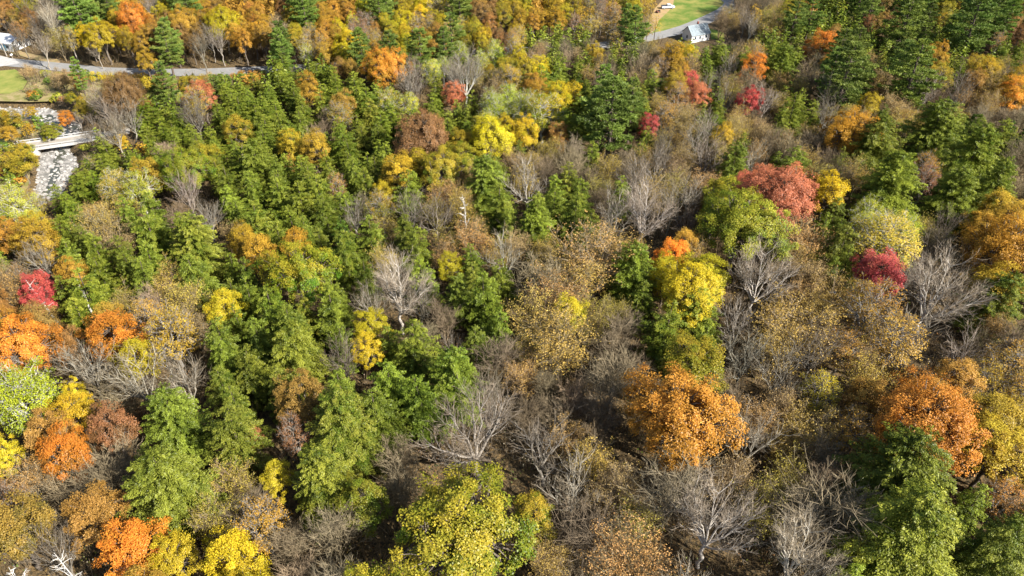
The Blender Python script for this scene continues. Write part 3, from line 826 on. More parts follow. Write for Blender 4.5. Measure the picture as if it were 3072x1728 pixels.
A 144.7 197.5 8.3 14.6|0 3 77
T 110.3 183.2 4.8 9.0|-1 6 28
P 130.7 265.7 9.3 18.6|0 1 75
P 147.1 294.3 8.4 17.5|3 1 75
N 126.7 257.3 5.1 12.5|0 1 75
G -28.2 186.6 6.9 12.8|-1 2 67
P 101.6 200.6 8.0 17.3|-1 0 27
H -34.0 167.7 7.6 12.8|2 4 67
S 209.4 300.7 4.4 8.8|17 2 77
K 1.4 295.6 5.0 11.8|7 1 87
H 55.1 177.0 6.7 11.2|1 5 72
H -84.3 201.1 6.7 11.7|0 0 83
a 34.9 242.0 6.9 13.4|0 4 29
T 74.2 165.5 6.1 10.0|1 6 24
L -90.4 141.7 7.4 13.6|-1 4 65
T 127.2 179.2 6.9 10.5|0 2 23
S 44.5 203.6 4.7 9.7|1 4 73
T 1.8 75.7 5.3 10.0|0 0 1
N -112.9 242.9 6.3 13.7|-1 1 31
K 4.0 212.3 6.0 13.2|0 4 78
H -58.7 168.8 6.3 11.5|2 1 20
H 12.9 145.3 7.3 13.2|1 2 16
H 69.2 124.2 5.6 12.4|-1 2 21
H 82.3 183.8 6.9 11.6|-1 0 24
O -60.0 265.6 6.8 13.9|4 3 79
H -54.4 153.7 5.7 11.5|0 0 20
K -12.5 163.5 6.7 13.2|-1 4 69
a 78.9 75.6 6.8 13.0|-1 0 6
A 134.5 220.6 5.9 12.6|1 1 28
T 54.4 207.3 5.5 9.4|-1 2 73
B -19.2 215.1 6.2 13.3|2 0 79
t 32.1 157.1 4.9 10.0|-1 6 71
Y -40.5 265.6 5.8 12.5|1 2 79
T 4.5 157.4 5.3 9.7|1 7 69
T 80.4 265.9 5.9 10.6|2 1 93
H -39.7 159.9 7.3 12.3|3 3 68
H 96.8 162.3 5.8 10.7|-1 2 22
O -94.8 244.7 6.7 13.0|0 7 86
O -67.9 261.4 6.9 13.8|9 3 79
P 178.4 266.9 9.4 19.3|3 2 77
a 0.8 238.2 5.7 12.8|2 7 87
H 157.2 258.4 8.1 13.2|-1 1 28
t -102.4 133.0 3.4 4.2|-1 0 66
B 38.4 162.3 6.6 13.7|-1 7 71
t -87.0 134.6 5.7 9.6|0 5 65
O 6.9 194.3 6.7 12.6|-1 2 70
H -49.7 150.5 8.2 12.6|1 0 20
H -78.7 160.3 5.3 11.1|0 1 81
A -118.8 276.9 6.5 13.6|3 3 86
H -104.4 114.4 7.6 13.7|-1 3 44
Y 36.7 107.5 9.0 14.6|-1 1 50
T 55.6 218.1 6.6 10.6|-1 7 80
T -57.0 96.1 5.3 9.2|0 4 61
H -59.6 131.5 6.0 11.9|1 0 38
H -15.2 185.1 5.4 11.5|2 1 67
N -173.2 256.0 5.3 12.0|0 1 94
H -40.6 174.3 5.9 11.5|4 4 67
T 91.2 253.8 7.0 11.4|1 2 74
T 125.7 159.6 6.9 10.3|0 0 23
k -98.3 213.0 3.5 7.0|3 2 83
N -7.9 282.3 5.9 13.0|2 1 87
t 23.0 151.4 6.4 10.3|-1 3 33
T 71.8 206.5 6.9 11.4|-1 6 74
B -102.9 242.1 7.3 13.2|1 1 92
P -91.6 210.2 5.2 8.4|-1 6 92
H 13.3 118.5 5.6 12.5|-1 3 41
H -22.1 186.8 7.2 12.6|1 2 67
S 148.5 285.2 3.7 8.5|5 1 75
H 41.6 200.1 5.9 11.4|-1 4 73
K -1.9 213.6 5.9 12.8|3 4 78
A -42.4 229.6 5.5 12.6|1 2 79
K 168.9 279.2 6.5 12.9|3 1 28
B -34.3 131.5 6.1 13.1|-1 5 68
t -98.7 109.2 5.5 10.6|1 3 44
P 26.4 193.0 8.1 18.2|1 2 26
o 98.8 150.4 6.4 13.7|-1 4 23
P -176.8 298.3 10.1 19.6|3 2 30
K -129.7 268.5 6.1 12.9|0 0 85
B 84.2 110.3 7.2 12.9|-1 1 37
G -1.4 191.6 7.6 13.3|1 3 70
H -52.9 187.6 8.1 12.8|3 5 79
t -26.1 116.5 5.2 9.3|-1 3 36
P -158.2 274.3 8.5 18.3|0 1 30
P -79.1 307.8 9.9 19.3|4 1 86
K -38.7 286.8 5.2 11.9|3 4 87
N 141.1 268.4 4.9 11.5|2 2 28
K -133.3 290.9 5.0 12.4|4 1 85
H -21.9 194.6 6.6 12.2|2 2 67
B 58.0 202.5 6.2 12.6|-1 1 73
P -21.6 224.8 8.3 17.6|1 5 87
K -44.2 299.8 6.1 12.9|1 3 87
T 94.4 258.1 6.6 11.1|0 3 75
k -46.3 179.3 7.8 14.0|-1 5 79
T 17.5 227.4 5.7 10.2|0 1 78
t 133.6 187.2 6.4 11.2|-1 5 77
H -88.5 171.2 6.0 11.7|-1 5 39
N -4.6 246.3 5.0 11.9|1 7 87
P 102.9 221.4 10.0 18.7|-1 7 75
S 151.8 304.2 4.6 8.9|8 1 75
T 5.5 81.7 4.9 9.6|-1 1 1
H -64.5 142.7 8.0 14.7|-1 5 20
y -29.1 271.7 6.2 13.1|5 4 87
H -0.9 124.1 6.4 13.3|-1 2 34
t 32.5 138.6 6.9 11.2|0 1 33
A -54.5 120.2 6.7 13.2|-1 3 63
Y -35.3 239.2 5.6 12.2|0 1 79
H -17.5 177.0 6.4 11.3|1 1 67
K 111.6 285.7 5.2 11.6|5 3 75
T 13.8 152.2 6.7 11.4|1 2 16
P -93.6 222.6 3.2 3.4|0 0 92
S -36.1 127.0 5.0 10.8|1 1 62
H -77.1 167.9 5.6 10.6|2 7 39
K 106.3 282.9 4.8 11.4|7 3 75
O -103.9 290.9 6.6 13.8|7 1 86
H 160.5 223.1 8.2 13.3|0 2 77
O -65.4 253.8 6.8 12.9|6 3 79
T -15.9 93.0 4.8 9.9|-1 1 13
O -60.6 233.4 5.3 11.8|1 3 79
P 178.0 278.7 9.8 18.5|2 1 28
H -70.2 188.0 6.5 12.2|6 0 83
N -189.2 279.3 5.9 12.6|4 2 94
a 87.6 257.7 5.2 11.5|-1 0 93
B -13.4 213.4 7.0 12.9|-1 6 87
B -123.5 188.8 4.5 5.7|-1 1 88
O -66.3 272.4 6.0 12.7|10 3 79
K -98.5 208.1 3.3 5.6|1 3 83
B 39.8 94.8 7.4 13.6|-1 7 50
t 75.9 189.6 4.8 9.8|0 3 24
H -71.3 109.2 7.0 13.1|-1 0 19
a 1.4 232.8 6.0 12.7|-1 3 78
T 93.9 215.0 5.3 9.6|0 4 27
S 189.2 265.8 4.3 8.9|2 2 77
S 210.4 304.6 4.0 8.9|21 2 77
H -12.5 181.6 5.7 11.4|1 3 69
H -47.2 129.5 6.7 12.6|1 1 63
O -121.9 243.8 6.8 14.0|-1 3 31
N -111.6 202.7 3.8 5.5|0 1 82
K 22.9 277.8 6.2 13.2|0 3 29
t 17.9 98.5 5.6 10.2|0 5 15
T 76.7 147.1 5.6 10.6|-1 1 46
K 22.7 287.2 5.0 12.6|1 3 29
H 119.1 152.7 6.3 11.0|1 0 23
k -105.1 159.9 3.7 5.3|-1 4 91
T 91.8 288.4 7.4 11.9|8 1 93
T 95.4 265.8 6.8 11.3|1 3 75
A -44.1 44.2 6.8 12.8|-1 6 55
H 60.3 213.9 6.8 11.2|-1 1 73
O -88.7 244.5 5.4 12.9|2 7 86
H -46.4 202.5 8.1 12.7|0 5 79
H -101.8 146.4 7.3 10.9|1 7 95
N -125.3 257.9 5.6 12.1|1 0 85
P -38.2 218.4 9.5 18.8|-1 1 79
P -155.1 281.7 10.2 19.2|2 1 30
n 46.2 216.0 6.3 12.7|-1 5 80
S 155.3 305.0 4.0 8.1|10 1 75
O -109.7 286.2 6.0 12.8|0 2 86
H 94.4 167.0 7.6 12.1|1 0 76
H -82.0 185.6 5.6 11.0|0 0 39
t 24.0 116.5 6.9 11.2|-1 2 15
N -115.8 295.4 6.4 13.5|3 2 86
H -114.8 133.8 5.1 9.5|0 5 66
K -40.1 296.6 6.6 13.0|0 3 87
H -82.2 168.9 6.0 11.3|-1 6 39
N -116.3 286.2 6.9 13.0|1 2 86
t 59.5 103.8 7.5 10.6|-1 3 43
T -23.4 53.5 6.6 11.4|1 0 56
P 164.5 295.2 8.3 17.4|8 2 28
H -71.3 218.6 7.1 12.0|-1 7 86
a -33.7 253.2 6.8 13.9|-1 1 79
N -11.5 285.0 5.0 11.7|2 2 87
S 133.8 176.6 4.4 8.9|0 6 77
T -98.4 130.5 3.2 4.3|0 0 66
P -53.3 276.0 8.2 17.8|2 2 79
K -42.1 250.6 6.0 12.9|4 2 79
H 119.6 178.2 5.5 10.2|0 3 23
T -5.1 206.5 5.6 10.5|-1 4 78
K -40.8 258.5 4.9 11.7|6 2 79
P 40.2 249.7 8.0 17.6|-1 3 29
P -21.0 295.4 9.5 18.2|2 3 87
N -88.1 278.2 4.9 11.6|0 0 86
k -92.0 204.6 3.5 5.6|0 2 83
H 52.6 183.5 5.2 11.1|0 6 73
A -28.0 243.3 5.0 12.1|4 1 79
B -146.4 304.8 7.2 13.8|5 1 85
H -56.8 177.5 5.9 11.8|5 1 20
O -143.5 280.6 6.7 13.3|1 2 85
H -62.9 136.9 6.5 12.5|0 0 38
N 172.8 242.2 6.3 13.2|0 2 77
K 111.3 290.2 5.0 11.9|8 3 75
O -63.5 278.8 5.8 12.1|8 3 79
H -7.4 150.8 5.3 11.3|-1 2 17
G -16.7 230.0 5.8 12.3|-1 5 87
B -185.3 299.5 7.6 13.5|3 3 30
T 121.8 145.8 5.1 9.5|1 7 23
Y -144.2 242.8 6.4 13.7|1 4 84
S 205.6 291.8 4.4 9.1|12 2 77
P 193.1 291.1 8.0 17.9|5 2 77
T 78.9 159.5 6.0 10.3|-1 5 76
H -66.4 156.2 7.3 12.0|0 3 20
P -117.7 263.6 10.3 19.4|0 3 86
N -193.5 280.7 5.0 12.1|5 2 94
Y 2.0 227.5 5.1 12.4|1 3 78
T 9.7 163.2 6.2 9.8|0 6 70
S 73.9 247.3 2.5 4.2|0 7 93
N 139.0 274.7 6.9 14.1|2 1 75
H -70.0 150.8 6.9 12.0|-1 0 81
S 22.8 206.2 4.4 8.8|1 3 26
O -104.0 284.0 6.6 13.9|4 1 86
Y -36.7 292.6 6.6 13.6|1 3 87
H 113.6 175.8 6.3 11.4|1 3 23
N -111.7 261.6 5.6 11.9|0 4 86
t 41.1 68.7 5.3 9.4|0 0 3
S 210.1 309.7 4.8 8.9|22 2 77
N -194.9 285.2 5.2 11.8|6 2 94
N -84.9 272.7 6.4 13.1|1 0 86
B -138.2 284.8 6.7 12.8|2 1 85
H 84.4 227.4 7.2 12.6|0 1 74
a -69.1 246.2 6.3 12.8|4 3 79
O -125.8 246.7 5.6 12.6|1 7 85
A -46.9 187.2 7.4 13.5|0 5 79
H -34.4 233.6 7.6 12.9|-1 1 79
B 67.2 215.6 6.6 12.7|-1 4 74
Y -36.0 244.2 5.0 12.3|1 1 79
H -47.8 94.7 5.7 11.8|-1 7 61
T 106.6 302.9 6.5 10.9|8 3 75
H -62.1 191.4 7.0 11.8|8 1 20
K 44.4 287.0 6.4 13.0|5 2 29
H -54.5 209.0 7.8 12.0|0 4 79
P -47.0 219.7 9.8 19.1|-1 4 79
G 2.5 181.4 8.0 14.3|-1 4 70
T 15.7 162.4 5.1 9.9|-1 7 70
k -28.7 132.8 7.2 13.4|-1 5 68
A -44.2 117.4 6.7 13.6|-1 2 62
K -78.7 259.0 5.2 12.3|3 0 86
A -132.9 246.9 5.1 11.5|-1 6 85
K 106.8 277.5 4.9 11.3|2 3 75
T 51.0 162.1 4.9 9.3|-1 3 25
n 35.2 293.7 5.4 12.1|4 3 29
P 187.4 275.0 9.6 18.9|1 2 77
H -42.2 74.9 5.7 12.8|-1 0 9
H 157.9 228.6 7.3 12.2|1 2 77
T 160.2 215.5 6.0 11.0|2 2 77
a -49.6 246.5 5.5 11.8|0 3 79
A -121.9 292.1 5.9 12.5|4 3 86
O 8.2 268.3 5.4 11.9|1 0 87
a 48.4 257.8 5.1 11.7|1 1 29
H 135.8 210.1 6.4 12.3|-1 0 28
t -72.4 102.3 5.3 9.6|-1 0 19
k -107.8 213.4 3.6 6.6|2 6 31
N -63.7 52.3 8.4 14.7|-1 3 57
P -73.8 264.3 8.1 17.9|3 0 86
K 127.8 205.4 6.6 13.7|2 0 28
P -76.8 229.2 3.5 1.6|5 7 86
k -110.4 141.8 4.5 6.1|-1 1 66
T 88.5 122.5 6.7 10.9|-1 0 48
t -10.9 133.3 5.6 10.6|0 3 35
t 37.9 142.0 6.2 10.3|1 1 33
T 134.5 181.3 5.3 10.3|1 6 77
K -41.8 245.1 6.6 12.8|3 2 79
P 110.7 225.2 8.4 17.6|-1 0 75
H -62.5 162.0 5.3 10.0|1 1 20
t 105.7 177.2 6.3 10.4|-1 0 76
B -22.5 110.3 6.5 13.6|-1 2 36
T 40.8 190.0 5.9 10.0|0 2 71
O -93.9 268.9 6.0 12.8|4 0 86
S 201.3 291.8 4.6 8.7|11 2 77
S 74.4 250.3 2.0 3.2|1 0 93
A -144.1 262.9 5.9 13.0|1 4 85
S 201.7 286.4 3.9 8.7|9 2 77
A -83.2 244.8 5.2 11.6|3 0 86
T 96.6 303.6 7.1 11.1|14 1 93
P 120.2 204.6 8.8 18.1|-1 0 28
H -90.3 180.2 6.6 11.7|0 4 39
t 77.5 193.2 5.3 9.6|1 3 24
O -130.9 261.5 5.2 12.0|-1 0 85
R 52.8 191.7 6.5 13.1|-1 6 73
H 13.7 178.9 5.4 11.5|0 0 70
S 132.9 170.6 4.0 8.4|-1 0 23
A -87.8 253.7 6.1 12.9|1 0 86
G 4.4 188.5 6.7 13.1|0 3 70
P 145.7 253.5 8.2 17.3|1 2 28
K -2.8 262.9 6.7 13.9|1 0 87
T 34.4 78.2 5.3 10.4|-1 1 4
T 0.4 157.0 5.3 10.2|0 7 69
P -151.3 273.5 9.0 19.0|1 1 30
P -108.9 219.8 3.0 4.0|0 6 31
S -35.0 122.9 4.9 11.0|0 1 62
G 74.9 126.8 6.4 13.1|-1 3 48
K -139.0 295.6 6.3 12.9|3 1 85
H -28.9 152.9 5.4 10.8|0 3 68
H -42.6 148.3 5.7 12.0|4 4 68
A 11.6 263.2 5.3 11.7|2 0 87
T 85.9 271.4 5.1 8.8|5 1 93
P -91.2 220.2 3.3 4.4|1 0 92
k -94.3 214.0 4.1 6.8|-1 6 92
T 2.5 147.9 5.5 9.5|0 0 17
A 144.2 215.9 6.1 13.0|3 3 77
H 32.8 89.0 5.6 12.8|-1 1 5
N 178.6 256.9 5.5 12.4|1 2 77
H -84.7 154.3 7.9 12.5|-1 4 81
O -149.1 292.8 6.6 12.9|3 2 85
N -199.0 287.5 5.5 12.9|7 2 94
t 13.4 99.5 4.9 9.0|-1 6 41
P -83.7 281.1 8.3 17.8|0 1 86
t 47.0 181.2 6.9 11.5|1 6 73
H -57.3 182.6 6.8 11.9|6 1 20
S 198.0 288.1 3.6 8.4|10 2 77
K 173.9 295.4 6.2 13.3|1 2 28
H -48.7 122.5 6.3 12.3|0 1 63
B -115.9 179.1 4.3 5.9|0 0 88
T 20.4 138.0 5.2 10.2|0 1 16
P -86.2 222.8 3.6 3.6|0 7 86
T 41.5 75.8 4.9 10.0|-1 1 3
O -96.1 255.9 5.0 11.9|0 0 86
S 74.1 235.6 4.3 8.9|-1 3 74
L -83.3 78.3 7.8 14.1|-1 4 52
O -94.0 264.3 5.5 12.4|2 0 86
A 106.2 121.2 7.0 13.9|0 1 51
R -88.4 193.1 7.9 14.1|-1 6 83
R 52.2 142.7 6.5 12.4|-1 6 25
P -113.0 237.4 8.0 17.3|-1 1 31
K -128.7 201.9 3.5 5.4|2 1 88
k 49.0 78.7 6.5 12.4|-1 1 3
N -204.8 300.9 6.0 12.3|10 2 94
H 20.2 215.0 6.9 12.5|1 0 78
B -72.7 138.5 8.2 14.2|-1 6 81
P 131.7 277.4 8.5 18.4|1 1 75
K -42.3 291.4 5.4 12.9|5 4 87
N -9.9 291.1 5.9 13.1|3 2 87
S -102.3 220.5 2.5 3.9|1 5 92
Y -66.6 73.9 6.5 12.3|-1 1 53
n 22.7 263.4 4.9 11.7|-1 4 29
P 170.0 273.1 8.3 18.4|1 1 28
T 12.6 157.8 6.1 10.9|1 6 70
H -47.9 167.1 5.3 9.9|3 0 20
H -98.8 136.8 5.9 10.4|1 0 66
K -73.7 246.7 5.6 12.1|4 0 86
Y -57.6 259.5 5.7 12.3|4 3 79
y -20.7 245.4 5.1 11.4|2 4 87
H -26.5 77.9 7.1 12.8|-1 2 11
W -58.5 44.5 5.2 13.4|0 5 57
H -30.9 157.3 7.0 12.3|1 3 68
K 99.1 259.6 5.0 11.3|1 3 75
T 94.9 277.9 6.4 10.8|10 1 93
B -28.6 210.1 6.1 13.2|1 0 79
T 79.6 234.6 5.3 9.9|0 2 74
N -108.0 245.8 5.6 12.7|-1 2 92
T 91.1 208.1 5.6 10.7|1 4 27
P -79.6 226.8 3.5 2.4|2 7 86
y -30.1 292.7 6.9 13.1|1 3 87
K -125.8 195.3 4.4 6.0|0 1 88
P -168.4 289.0 8.8 18.9|1 2 30
o 164.9 241.2 5.4 11.9|-1 2 77
K -12.9 250.1 5.0 12.5|1 5 87
P -78.3 295.5 9.2 18.1|3 1 86
P -147.4 267.7 8.8 17.9|-1 4 85
H 90.0 222.1 7.5 12.9|-1 5 75
O -54.9 55.3 7.4 13.6|-1 3 55
H -28.4 109.5 5.8 12.4|-1 4 36
S -105.7 228.7 1.4 1.6|3 5 92
P -18.8 265.6 10.3 19.7|0 4 87
O -59.8 225.6 6.2 13.1|0 4 79
A 8.0 184.4 6.8 12.8|-1 2 70
t 147.3 207.9 5.4 9.3|0 3 77
K -1.9 287.2 6.4 12.8|3 1 87
H -43.5 125.9 6.3 12.7|-1 2 62
H -102.9 188.4 7.2 9.8|-1 7 82
a -63.8 236.7 5.6 12.1|2 3 79
S 150.9 299.4 3.8 8.4|6 1 75
Y -36.6 260.4 5.7 13.2|3 1 79
P 121.8 220.6 8.3 17.5|0 2 28
S -105.6 219.8 2.4 4.1|-1 7 31
B 124.3 187.7 7.5 12.9|-1 4 77
H 67.0 223.1 7.3 12.4|-1 3 74
H -4.7 223.5 7.9 12.0|-1 4 78
K -14.1 245.1 6.7 13.1|3 5 87
K 5.7 280.2 4.8 12.0|5 0 87
T 77.3 237.5 4.0 7.4|2 3 74
t 78.4 203.1 5.9 10.2|-1 1 72
H -23.4 139.0 8.5 14.4|-1 7 68
K -3.8 293.1 4.9 11.6|2 1 87
H -76.1 95.1 8.0 14.4|-1 6 19
H 88.9 233.0 8.0 12.3|1 1 74
y -24.3 271.4 5.7 12.3|3 4 87
N -20.9 170.4 8.3 14.2|-1 1 67
Y -58.2 291.2 6.2 12.5|3 2 79
K 105.2 273.0 6.6 13.3|3 3 75
K -40.5 272.6 5.2 11.8|8 2 79
O -135.5 265.1 6.9 13.4|-1 1 85
Y -25.0 94.0 6.4 12.4|-1 2 64
H -35.4 155.6 5.2 10.6|1 4 68
T 91.0 294.5 6.1 10.1|7 1 93
H -69.4 208.0 7.7 12.7|8 0 83
H 69.5 153.3 7.5 11.9|-1 1 45
n 95.7 145.1 6.4 13.1|-1 0 22
B -180.7 292.5 7.8 13.7|2 3 30
t -81.7 122.3 6.6 10.9|-1 6 65
H -49.2 194.2 6.9 11.8|2 5 79
P -107.1 206.3 5.7 8.4|1 6 31
H -70.7 162.5 5.6 11.5|1 3 20
P 98.2 252.5 9.8 19.2|-1 3 75
A 105.2 126.8 7.9 14.5|0 2 51
H -16.7 108.9 7.3 13.0|-1 0 36
H 9.2 134.0 7.1 13.1|0 3 16
A -141.0 251.7 5.4 11.9|-1 1 84
n -52.0 252.4 4.9 11.2|0 3 79
O -91.9 250.6 5.3 12.2|1 0 86
S 149.9 289.0 4.1 8.8|7 1 75
H -91.8 156.6 5.7 10.6|1 7 91
G -100.6 203.6 4.3 6.1|-1 3 83
A 54.6 167.6 6.5 13.0|-1 2 25
G -9.8 217.7 6.4 13.4|1 6 87
o 78.0 221.6 6.2 13.1|0 2 74
C -89.1 105.2 6.3 12.4|-1 2 44
K 127.5 210.6 5.2 12.3|0 0 28
t 56.8 108.9 6.8 11.3|2 0 32
H -95.7 172.6 6.2 9.4|-1 1 91
T 67.7 196.2 5.0 8.8|1 2 72
a 46.3 254.3 5.0 12.2|0 1 29
N -53.6 215.1 5.1 12.2|-1 4 79
O -110.7 293.2 5.7 12.9|1 2 86
K 4.3 300.0 5.4 12.0|10 1 87
N -92.1 287.9 4.8 11.2|-1 1 86
N -116.9 206.1 3.9 5.4|2 2 82
t 66.8 207.0 5.1 9.3|1 3 72
t 58.2 82.9 6.5 10.5|-1 6 43
t -16.0 139.0 6.4 10.0|1 3 35
H -58.8 140.2 7.4 14.3|-1 6 20
T -67.0 111.3 5.0 9.3|-1 5 18
T 69.3 161.5 6.4 11.0|2 6 24
k -97.0 210.8 2.8 5.1|2 2 83
P 170.0 256.5 9.2 18.5|2 2 77
B -2.9 78.4 6.1 13.2|-1 1 1
K 47.4 291.1 5.4 13.0|6 2 29
O -143.7 286.7 6.9 14.1|2 2 85
H 37.1 186.9 6.0 11.3|-1 2 71
H -73.4 116.9 5.7 11.6|1 4 18
H -22.6 123.1 7.5 13.4|-1 2 36
T 27.4 153.8 6.2 10.2|-1 5 71
K -29.0 265.7 5.1 12.2|2 4 87
T 90.7 174.4 7.0 11.3|0 1 76
H -74.3 160.4 5.8 11.4|2 1 81
B 85.0 117.7 7.3 13.8|0 0 48
H 56.7 186.2 6.1 10.9|-1 7 73
K 22.4 296.2 5.2 12.5|2 3 29
K -6.7 212.2 5.3 11.9|4 4 78
A 53.1 212.9 5.0 12.2|-1 7 80
T 89.7 92.1 4.9 9.1|3 7 37
Y -54.0 229.0 5.2 12.7|0 3 79
H -94.2 177.2 6.1 9.9|1 4 39
H 19.5 156.7 7.2 12.6|-1 6 26
k -108.2 162.8 3.7 5.7|-1 0 95
P 22.7 178.0 8.3 17.6|-1 4 26
k -95.0 208.2 3.5 5.6|1 2 83
O -48.0 252.5 5.0 11.3|-1 2 79
T -85.5 265.7 5.9 9.9|2 0 86
S 136.0 172.5 4.4 9.1|2 6 77
C 52.3 202.5 6.4 12.7|-1 3 73
H -39.3 195.1 6.3 11.7|0 6 79
t -114.5 143.5 3.6 4.5|1 2 66
T 85.5 202.7 5.7 9.8|0 2 24
O -95.8 292.4 6.6 13.6|9 1 86
A -27.5 238.9 6.2 12.7|3 1 79
K -96.5 201.8 3.8 5.6|0 3 83
K -12.5 153.2 8.5 14.6|-1 5 69
N -12.8 280.2 6.7 13.3|1 2 87
B 92.3 127.1 6.9 12.7|1 0 48
T 20.7 83.5 4.9 10.0|0 4 5
A -129.7 240.0 6.4 13.4|1 0 84
T -82.8 254.8 5.7 10.7|3 0 86
K -39.7 238.8 5.5 12.4|1 2 79
P 150.2 268.1 8.4 18.2|4 2 28
H -78.9 199.3 5.9 11.5|3 0 83
G -24.2 215.1 4.9 11.7|0 0 79
N -107.5 198.2 4.0 5.6|-1 0 82
K 5.1 284.1 5.4 12.6|8 1 87
B -168.6 259.3 6.0 12.1|3 4 30
S 46.3 207.4 4.0 8.3|0 4 73
H 117.7 158.9 6.4 11.1|0 0 23
O -70.6 299.1 5.8 12.8|14 3 79
G -34.5 188.9 7.2 13.1|-1 6 79
T 70.2 200.3 7.1 10.5|0 2 72
K 156.7 264.1 4.9 11.1|0 1 28
B 84.1 176.5 8.2 14.0|-1 3 76
Y -33.4 296.7 5.9 12.9|0 3 87
T 124.5 196.8 7.2 10.9|-1 7 28
K -184.2 281.2 6.4 13.3|0 4 30
A -9.5 235.4 5.6 12.1|2 6 87
t 113.2 220.6 5.3 10.2|-1 1 27
H 5.0 130.1 7.3 13.7|0 4 16
a -150.1 242.0 6.1 13.3|-1 6 30
t 81.7 149.5 6.0 10.3|-1 1 46
t 143.6 205.2 6.5 10.8|1 3 77
H -10.4 102.7 6.9 13.8|-1 4 14
P -46.6 272.5 8.1 18.2|1 2 79
N -113.0 199.1 4.4 5.9|0 2 82
N 11.7 167.9 6.2 12.6|-1 7 70
Y -55.4 270.7 6.4 13.3|2 2 79
H -21.3 181.4 7.0 11.4|0 1 67
K -132.9 203.9 3.6 5.4|-1 2 88
S 19.9 208.8 4.6 9.4|-1 7 78
H -64.6 199.5 6.8 12.0|9 0 83
T 106.9 292.4 5.5 9.3|5 3 75
P -73.6 226.2 8.0 17.1|6 7 86
K -77.1 251.9 5.0 11.3|2 0 86
t 137.1 196.1 4.8 9.3|-1 4 77
a 42.7 211.1 4.9 11.7|-1 5 80
a 52.0 231.3 4.9 11.7|-1 2 80
A 149.2 214.7 5.4 11.8|1 3 77
P -124.8 273.9 8.6 17.8|-1 1 85
T 43.0 185.3 5.1 8.8|-1 1 71
A 71.6 71.4 8.4 14.0|0 0 6
H 103.1 140.1 6.4 12.4|0 6 23
N 179.6 250.1 5.6 12.2|2 2 77
T 101.4 290.1 4.9 9.0|16 1 93
K -49.1 230.1 5.3 11.8|0 3 79
T 27.6 200.7 6.4 10.6|1 2 26
H -76.1 177.9 6.2 11.9|2 0 39
M 43.8 131.1 6.7 12.6|-1 3 47
A -113.3 269.4 6.8 13.9|1 3 86
T 44.8 66.4 5.9 10.0|-1 0 3
t -97.1 139.9 3.5 4.2|1 4 65
A 0.4 249.8 5.2 11.6|-1 7 87
A 28.2 223.5 5.1 11.5|1 5 29
T -51.5 165.0 5.3 9.1|0 1 20
S 137.5 270.6 3.8 7.9|1 1 75
T 61.6 162.1 5.0 9.2|-1 1 25
B 36.1 155.3 6.2 13.4|0 6 71
O -91.6 258.2 5.8 12.4|3 0 86
H -29.2 90.3 6.3 12.7|-1 4 64
O -66.4 266.1 5.9 12.4|7 3 79
N -12.8 275.2 4.9 12.3|0 3 87
K -103.8 217.5 2.9 5.0|0 7 31
P -49.4 293.6 8.6 17.9|4 2 79
T 18.0 147.0 6.3 11.1|0 2 16
A -141.4 258.8 5.3 11.8|0 4 85
P -75.7 234.6 8.3 17.4|0 0 86
S 189.8 280.1 4.1 8.4|16 2 77
K -134.7 281.8 4.9 11.9|0 1 85
N -3.4 239.6 5.0 12.1|2 7 87
N -59.9 70.3 6.7 13.0|-1 1 54
H 126.7 165.6 7.1 12.0|2 1 23
H -19.3 80.3 8.3 13.7|-1 5 13
H 117.0 181.7 5.6 11.4|3 3 23
T 93.8 270.3 5.0 8.7|1 0 93
T -6.2 193.6 5.9 9.9|1 3 70
T 96.9 290.8 5.7 10.6|12 1 93
t 107.6 206.4 6.1 10.1|1 0 27
H -2.9 148.2 7.1 13.1|-1 1 17
H 9.7 205.9 7.8 12.9|-1 6 78
Y -52.7 219.8 5.0 11.3|1 4 79
t -8.1 124.5 5.4 9.3|-1 6 35
H -46.7 135.1 7.6 14.6|3 7 20
t 89.4 180.1 6.3 10.9|1 3 76
H 99.1 176.0 6.7 11.4|2 0 76
S 154.7 300.1 4.2 9.1|11 1 75
H -43.8 91.1 6.0 12.7|-1 3 12
K 1.0 282.2 6.0 13.1|4 1 87
H 124.0 171.0 5.5 10.6|1 1 23
B 84.4 254.2 6.5 13.0|1 0 93
A -106.0 262.3 6.4 13.1|0 3 86
O 65.1 75.9 6.9 12.8|-1 2 6
K -191.0 283.9 5.6 11.9|2 2 94
T 73.5 195.6 5.1 8.9|-1 1 72
t -94.3 134.1 3.3 4.2|2 4 65
T 14.1 74.8 6.2 10.1|0 4 4
A -8.6 245.5 5.1 12.2|0 6 87
O -97.2 272.1 5.4 12.1|2 1 86
K 101.6 268.4 6.4 13.4|6 3 75
o -63.6 94.7 7.2 14.1|-1 3 60
B -152.4 230.7 2.1 1.6|3 0 94
N -108.6 266.5 5.7 12.3|0 3 86
k -87.4 186.4 8.5 14.8|-1 2 39
K 42.6 267.5 5.6 12.2|1 2 29
Y -35.5 273.8 6.6 13.1|2 4 87
L -93.0 145.7 3.9 5.6|-1 3 65
N 193.3 277.4 5.3 11.7|5 2 77
N -187.2 265.8 6.6 13.6|2 2 94
L -108.9 137.3 3.6 5.8|-1 1 66
T 29.3 212.2 5.4 10.1|0 2 26
G -105.2 200.3 3.7 5.5|-1 0 82
a 1.0 242.6 5.4 12.3|0 7 87
T 42.1 220.4 6.2 10.3|3 4 80
t -94.3 138.6 3.3 4.2|0 4 65
K -71.1 169.4 6.8 13.7|-1 7 39
S 143.7 278.4 3.9 8.2|2 1 75
H -68.6 124.0 6.3 13.4|-1 3 18
H -29.1 168.7 5.2 9.9|1 4 67
K 109.5 296.2 5.6 12.7|9 3 75
a -29.7 261.2 5.1 11.9|0 4 87
a 41.6 299.8 6.2 13.1|5 3 29
k -121.3 195.1 4.0 5.6|-1 4 82
H 32.6 161.8 5.4 11.1|1 6 71
